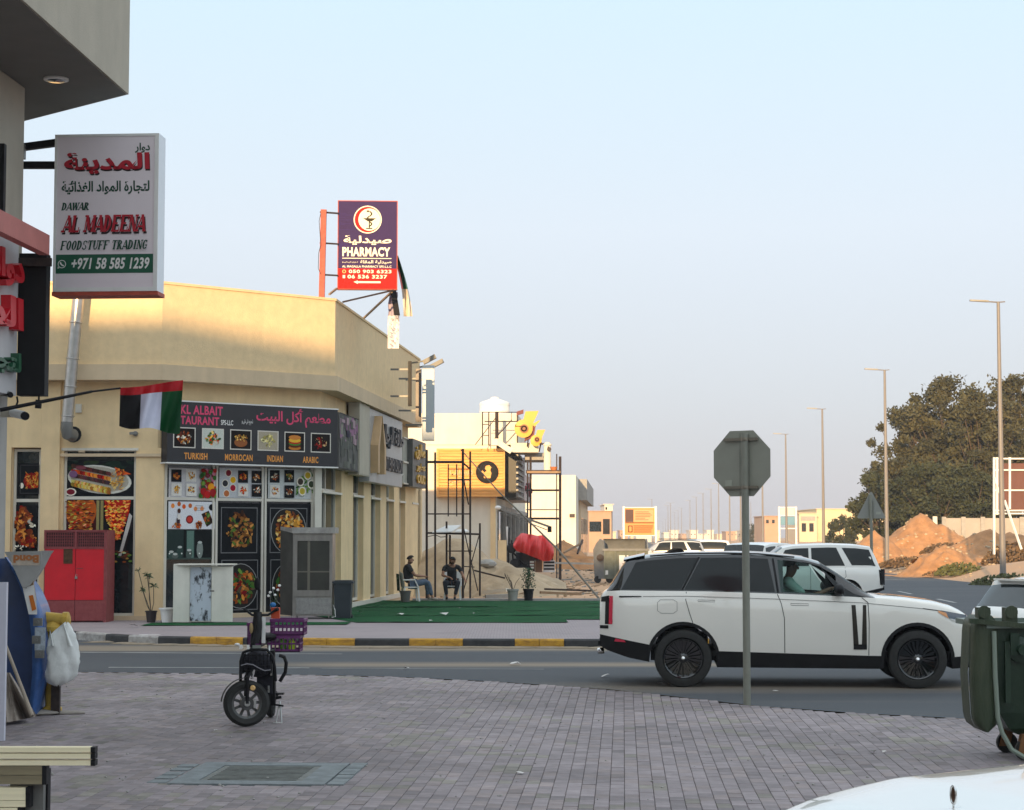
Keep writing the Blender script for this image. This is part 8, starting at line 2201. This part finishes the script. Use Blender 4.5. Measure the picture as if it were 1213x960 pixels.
# ------------------------------------------------------------------ orange sand heaps, scrub, wall on the right
def heap(px,pyp,d,rx,ry,seed,lab,m='sand',**k):
    q=P(px,pyp,d);z0=terr(q.x,d)-.1
    mound('sand_heap',q.x,d,rx,ry,(q.z-z0)*1.12,z0,M[m],lab,seed=seed,**k)
heap(1090,612,128,3.5,4,21,'tall pointed orange sand heap before the trees',peaks=((0,0,1),(.35,-.2,.72),(-.4,0,.55)))
heap(1036,633,126,3.0,4,25,'lower orange sand heap left of the tall pointed one',peaks=((0,0,1),(-.4,0,.6)))
heap(1170,632,108,3.4,4,31,'broad lumpy orange sand heap before the boundary wall',peaks=((0,0,1),(.4,0,.95),(-.45,-.1,.6)),rough=.25)
heap(1120,648,100,2.6,3,37,'low rubbly sand hump between the two large orange heaps',m='sand',rough=.4)
D=140.0
t=thing('boundary_wall',(Xd(1165,D),D,1.2),'grey rendered boundary wall under the trees at the right edge','wall')
mb=MB();mb.box(Xd(1117,D),Xd(1300,D),D,D+.25,.3,Zd(614,D));mb.build('wall_face',mat('grey_wall',(.38,.35,.32),.9,var=.08,vs=.6),t)
for k in range(8):px=1117+k*23;mb=MB();mb.box(Xd(px,D)-.16,Xd(px,D)+.16,D-.12,D-.002,.3,Zd(612.5,D));mb.build('pier',M['concrete'],t)
mb=MB();mb.box(Xd(1107,D)-.15,Xd(1107,D)+.15,D,D+.3,.3,Zd(612,D));tag(mb.build('gate_post',M['white_render']),'short pale gate post left of the boundary wall','post')
m_scr=mat('dry_scrub',(.13,.085,.045),.9,var=.35,vs=4);m_scg=mat('green_scrub',(.10,.11,.04),.9,var=.3,vs=4)
def scrub(px,py,d,rx,h,m,lab,n=900,nm='scrub_bush',cat='bush'):
    q=P(px,py,d);z0=terr(q.x,d)-.05 if d<400 else 0
    mb=MB()
    for k in range(n):
        a,r_=random.uniform(0,6.28),math.sqrt(random.random());x,y=r_*math.cos(a),r_*math.sin(a)
        zz__=(1-r_*r_)**.6*random.random();c=V((q.x+x*rx,d+y*rx*.7,z0+zz__*h+.02));s_=random.uniform(.04,.11)*(1+h*.4)
        nn=V((random.gauss(0,1),random.gauss(0,1),random.gauss(0,.7))).normalized();ax_=nn.orthogonal().normalized()*s_;b_=nn.cross(ax_)*.6
        mb.add([c-ax_,c-b_,c+ax_,c+b_],[(0,1,2,3)])
    o=mb.build(nm,m,loc=(q.x,d,z0),sharp=None);return tag(o,lab,cat)
scrub(1138,655,96,1.35,.62,m_scg,'low green scrub bush at the road side left of the near street lamp')
scrub(1115,659,98,1.1,.35,m_scr,'small reddish dry bush left of the green scrub bush')
scrub(1195,672,82,1.7,.55,m_scg,'green scrub bush around the foot of the near street lamp',1300)
scrub(1085,655,112,2.2,.6,m_scr,'wide patch of dry brown scrub before the tall sand heap',1400)
scrub(1120,645,118,1.6,.7,m_scr,'dark dry scrub on the right flank of the tall sand heap',1000)
scrub(1198,645,100,1.6,1.3,m_scr,'brown dry bush under the right hand billboard brace',1200)
scrub(1062,650,116,1.3,.45,m_scr,'small dry bush at the left foot of the tall sand heap',600)
bpy.context.view_layer.update();GH=sc
mb=MB()
for k in range(700):
    y=random.uniform(78,135);x=right_edge(y)+random.uniform(.5,22);s_=random.uniform(.03,.13)
    mb.ell((x,y,terr(x,y)+s_*.2),s_,s_*.8,s_*.6,5,3)
for k in range(500):
    y=random.uniform(59,120);x=random.uniform(-6,dir_road(y)-.5);s_=random.uniform(.02,.09)
    mb.ell((x,y,terr(x,y)+s_*.2),s_,s_*.8,s_*.6,5,3)
for k in range(900):
    y=random.uniform(98,132);x=random.uniform(21.5,36)*y/115;
    if x<right_edge(y)+1:continue
    h_=GH.ray_cast(bpy.context.evaluated_depsgraph_get(),V((x,y,12)),V((0,0,-1)))
    if not h_[0] or h_[1].z>4:continue
    s_=random.uniform(.04,.16);mb.ell(h_[1],s_,s_*.8,s_*.6,5,3)
tag(mb.build('scattered_stones',M['sand2'],sharp=None),kind='stuff')

# ------------------------------------------------------------------ trees
m_leaf=mat('olive_foliage',(.026,.030,.010),.85,col2=(.098,.090,.036),vs=.55)
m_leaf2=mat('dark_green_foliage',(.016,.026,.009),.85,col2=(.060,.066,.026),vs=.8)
def tree(px,top,d,rx,zc_low,lab,nclump,leaf,m,seed,trunk=.28,group=None):
    nclump=int(nclump*1.35);leaf=int(leaf*1.3)
    random.seed(seed)
    q=P(px,top,d);zt_=q.z;z0=(terr(q.x,d) if d<600 else 0)-.1
    t=thing('tree',(q.x,d,z0),lab,'tree',group)
    zl=zc_low;cz_,hz=(zt_+zl)/2,(zt_-zl)/2
    tk_=MB();tk_.tube([(q.x,d,z0),(q.x+.15,d,lerp(z0,zl,.6)),(q.x+random.uniform(-.3,.3),d,zl+hz*.5),(q.x+random.uniform(-.5,.5),d,cz_+hz*.4)],[trunk,trunk*.85,trunk*.6,trunk*.2],10);tk_.build('trunk',M['bark'],t)
    lb_=MB();cl=[]
    for k in range(nclump):
        a=random.uniform(0,6.283);b=math.asin(random.uniform(-.95,1));rr=random.uniform(.45,1.0) if k%3 else random.uniform(.85,1.08)
        wob=1+.22*math.sin(a*3+seed)+.15*math.sin(b*5+seed)
        c=V((q.x+rx*rr*wob*math.cos(a)*math.cos(b),d+rx*.8*rr*math.sin(a)*math.cos(b),cz_+hz*min(rr,.97)*math.sin(b)))
        cl.append((c,random.uniform(.10,.28)*rx))
    for c,r_ in cl[::3]:
        s0_=V((q.x,d,lerp(zl,cz_,.5)));lb_.tube([s0_,lerp(s0_,c,.5)+V((0,0,-.2)),c],[trunk*.35,trunk*.2,.02],5)
    lb_.build('limbs',M['bark'],t)
    mb=MB()
    for c,r_ in cl:
        for k in range(leaf):
            v_=V((random.gauss(0,.5),random.gauss(0,.5),random.gauss(0,.42)))
            if v_.length>1.35:continue
            p_=c+v_*r_;s_=random.uniform(.08,.18)*(1+rx*.05)
            nn=V((random.gauss(0,1),random.gauss(0,1),random.gauss(.4,1))).normalized();ax_=nn.orthogonal().normalized();ax_=(ax_*math.cos(k)+nn.cross(ax_)*math.sin(k))*s_;b_=nn.cross(ax_)*.5
            mb.add([p_-ax_,p_-b_,p_+ax_,p_+b_],[(0,1,2,3)])
    o=mb.build('crown',m,t,sharp=None);o['kind']='stuff'
    del o['kind']
    random.seed(seed*3)
tree(1036,562,146,2.3,1.0,'smallest dark tree at the left end of the grove',45,110,m_leaf2,5,.15)
tree(1078,470,152,3.0,2.0,'leftmost of the tall trees behind the pointed sand heap',110,120,m_leaf,11)
tree(1062,545,148,2.6,.8,'bushy low tree between the smallest and the leftmost tall tree',70,110,m_leaf,15,.2)
tree(1125,449,150,3.5,2.6,'tall olive tree in the middle of the grove',140,120,m_leaf,23)
tree(1162,462,147,3.2,2.0,'dense tree just left of the near street lamp in the grove',120,120,m_leaf,27)
tree(1205,446,152,3.6,3.0,'tallest brownish tree above the boundary wall at the right edge',140,120,m_leaf,31)
tree(1262,450,150,3.6,2.6,'tree at the very end of the grove past the brown billboard',90,110,m_leaf,37)
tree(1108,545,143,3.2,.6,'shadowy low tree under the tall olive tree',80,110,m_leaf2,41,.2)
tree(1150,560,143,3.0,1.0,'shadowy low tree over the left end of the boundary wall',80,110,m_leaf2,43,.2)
tree(1000,613,200,1.75,.7,'round green bush before the long yellow building',40,90,m_leaf2,47,.1)
tree(893,622,420,3.4,-.2,'tiny dark tree near the brown brick building on the horizon',24,60,m_leaf2,53,.2)
tree(899,620,400,3.0,-.2,'tiny dark tree left of the brown brick building',24,60,m_leaf2,57,.2)
random.seed(99)

# ------------------------------------------------------------------ street lamps
def lamp(x,y,z0,ht,both,lab,group='street lamps along the main road'):
    t=thing('street_lamp',(x,y,z0),lab,'street lamp',group)
    mb=MB();mb.tube([(0,0,0),(0,0,1.5),(0,0,ht)],[.14,.13,.07],10);mb.build('pole',M['pole'],t,local=True)
    mb=MB();mb.box(-.16,.16,-.16,.16,0,.04);mb.lathe((0,0,0),(0,0,1),[(.17,.04),(.17,.5),(.14,.52)],10);mb.build('base',M['pole'],t,local=True)
    for s_ in ((-1,1) if both else (-1,)):
        mb=MB();mb.tube([(0,0,ht-.03),(s_*.55,0,ht+.01)],.035,6);mb.build('arm',M['pole'],t,local=True)
        mb=MB();mb.prism([(s_*.45,-.12,ht-.02),(s_*1.25,-.07,ht+.02),(s_*1.25,.07,ht+.02),(s_*.45,.12,ht-.02)],(0,0,.07));mb.build('lamp_head',M['steelgrey'],t,local=True)
    if not both:mb=MB();mb.tube([(0,0,ht-.03),(.3,0,ht)],.03,6);mb.build('stub',M['pole'],t,local=True)
    return t
names=['tallest street lamp, nearest on the right, in front of the grove','second tall street lamp, left of the grove','third street lamp from the right, clear against the sky','fourth street lamp from the right, behind the blue panelled hoarding','fifth street lamp from the right, just right of the stop sign']
for k,(px,top) in enumerate(((1186,356.5),(1049.5,438),(974.8,484.5),(931,514.5),(903,535),(889,596),(877,548),(864,560))):
    ht=12.3
    d=10.33*F/(HORIZON-top) if k!=5 else 560
    z0=max(terr(Xd(px,d),d),-.06) if k<4 else -.06
    lamp(Xd(px,d),d,z0,12.4-z0 if k!=5 else 12,False,names[k] if k<5 else 'distant street lamp in the far line right of the stop sign pole')
for px,top,both in ((851,573,0),(842,579.5,0),(832.5,584.5,0),(824.5,589,0),(817,593,0),(807,602,0),(803,605,0),(799,607,0),(794,596,1),(791,599,1),(788,615,0),(785,618,0),(780,621,0),(772,591.5,0)):
    d=10.33*F/(HORIZON-top)
    lamp(Xd(px,d),d,-.06,12.4,both,'distant street lamp in the dwindling line left of the stop sign','far street lamps left of the stop sign')
for o in bpy.data.objects:
    if o.get('label','').startswith('distant street lamp in the far line'):o['group']='far street lamps right of the stop sign'

for gname,lab in (('far street lamps left of the stop sign',' distant street lamp counted leftwards from the stop sign'),('far street lamps right of the stop sign',' distant street lamp counted rightwards from the stop sign pole')):
    L_=sorted([o for o in bpy.data.objects if o.get('group')==gname],key=lambda o:(-1 if 'left' in gname else 1)*o.location.x/o.location.y)
    for k,o in enumerate(L_):o['label']=ORD[k]+lab
# ------------------------------------------------------------------ thin dusty air
m_h=bpy.data.materials.new('dusty_air');m_h.use_nodes=True
n_=m_h.node_tree;n_.nodes.clear();o_=n_.nodes.new('ShaderNodeOutputMaterial');v_=n_.nodes.new('ShaderNodeVolumePrincipled')
v_.inputs['Color'].default_value=(.86,.88,.95,1);v_.inputs['Density'].default_value=0.0004;v_.inputs['Anisotropy'].default_value=0.2
n_.links.new(v_.outputs[0],o_.inputs['Volume'])
USE_HAZE=True
if USE_HAZE:
    mb=MB();mb.box(-950,950,-90,4600,-1.1,20);o=mb.build('haze',m_h,loc=(0,0,0),sharp=None);tag(o,kind='stuff')
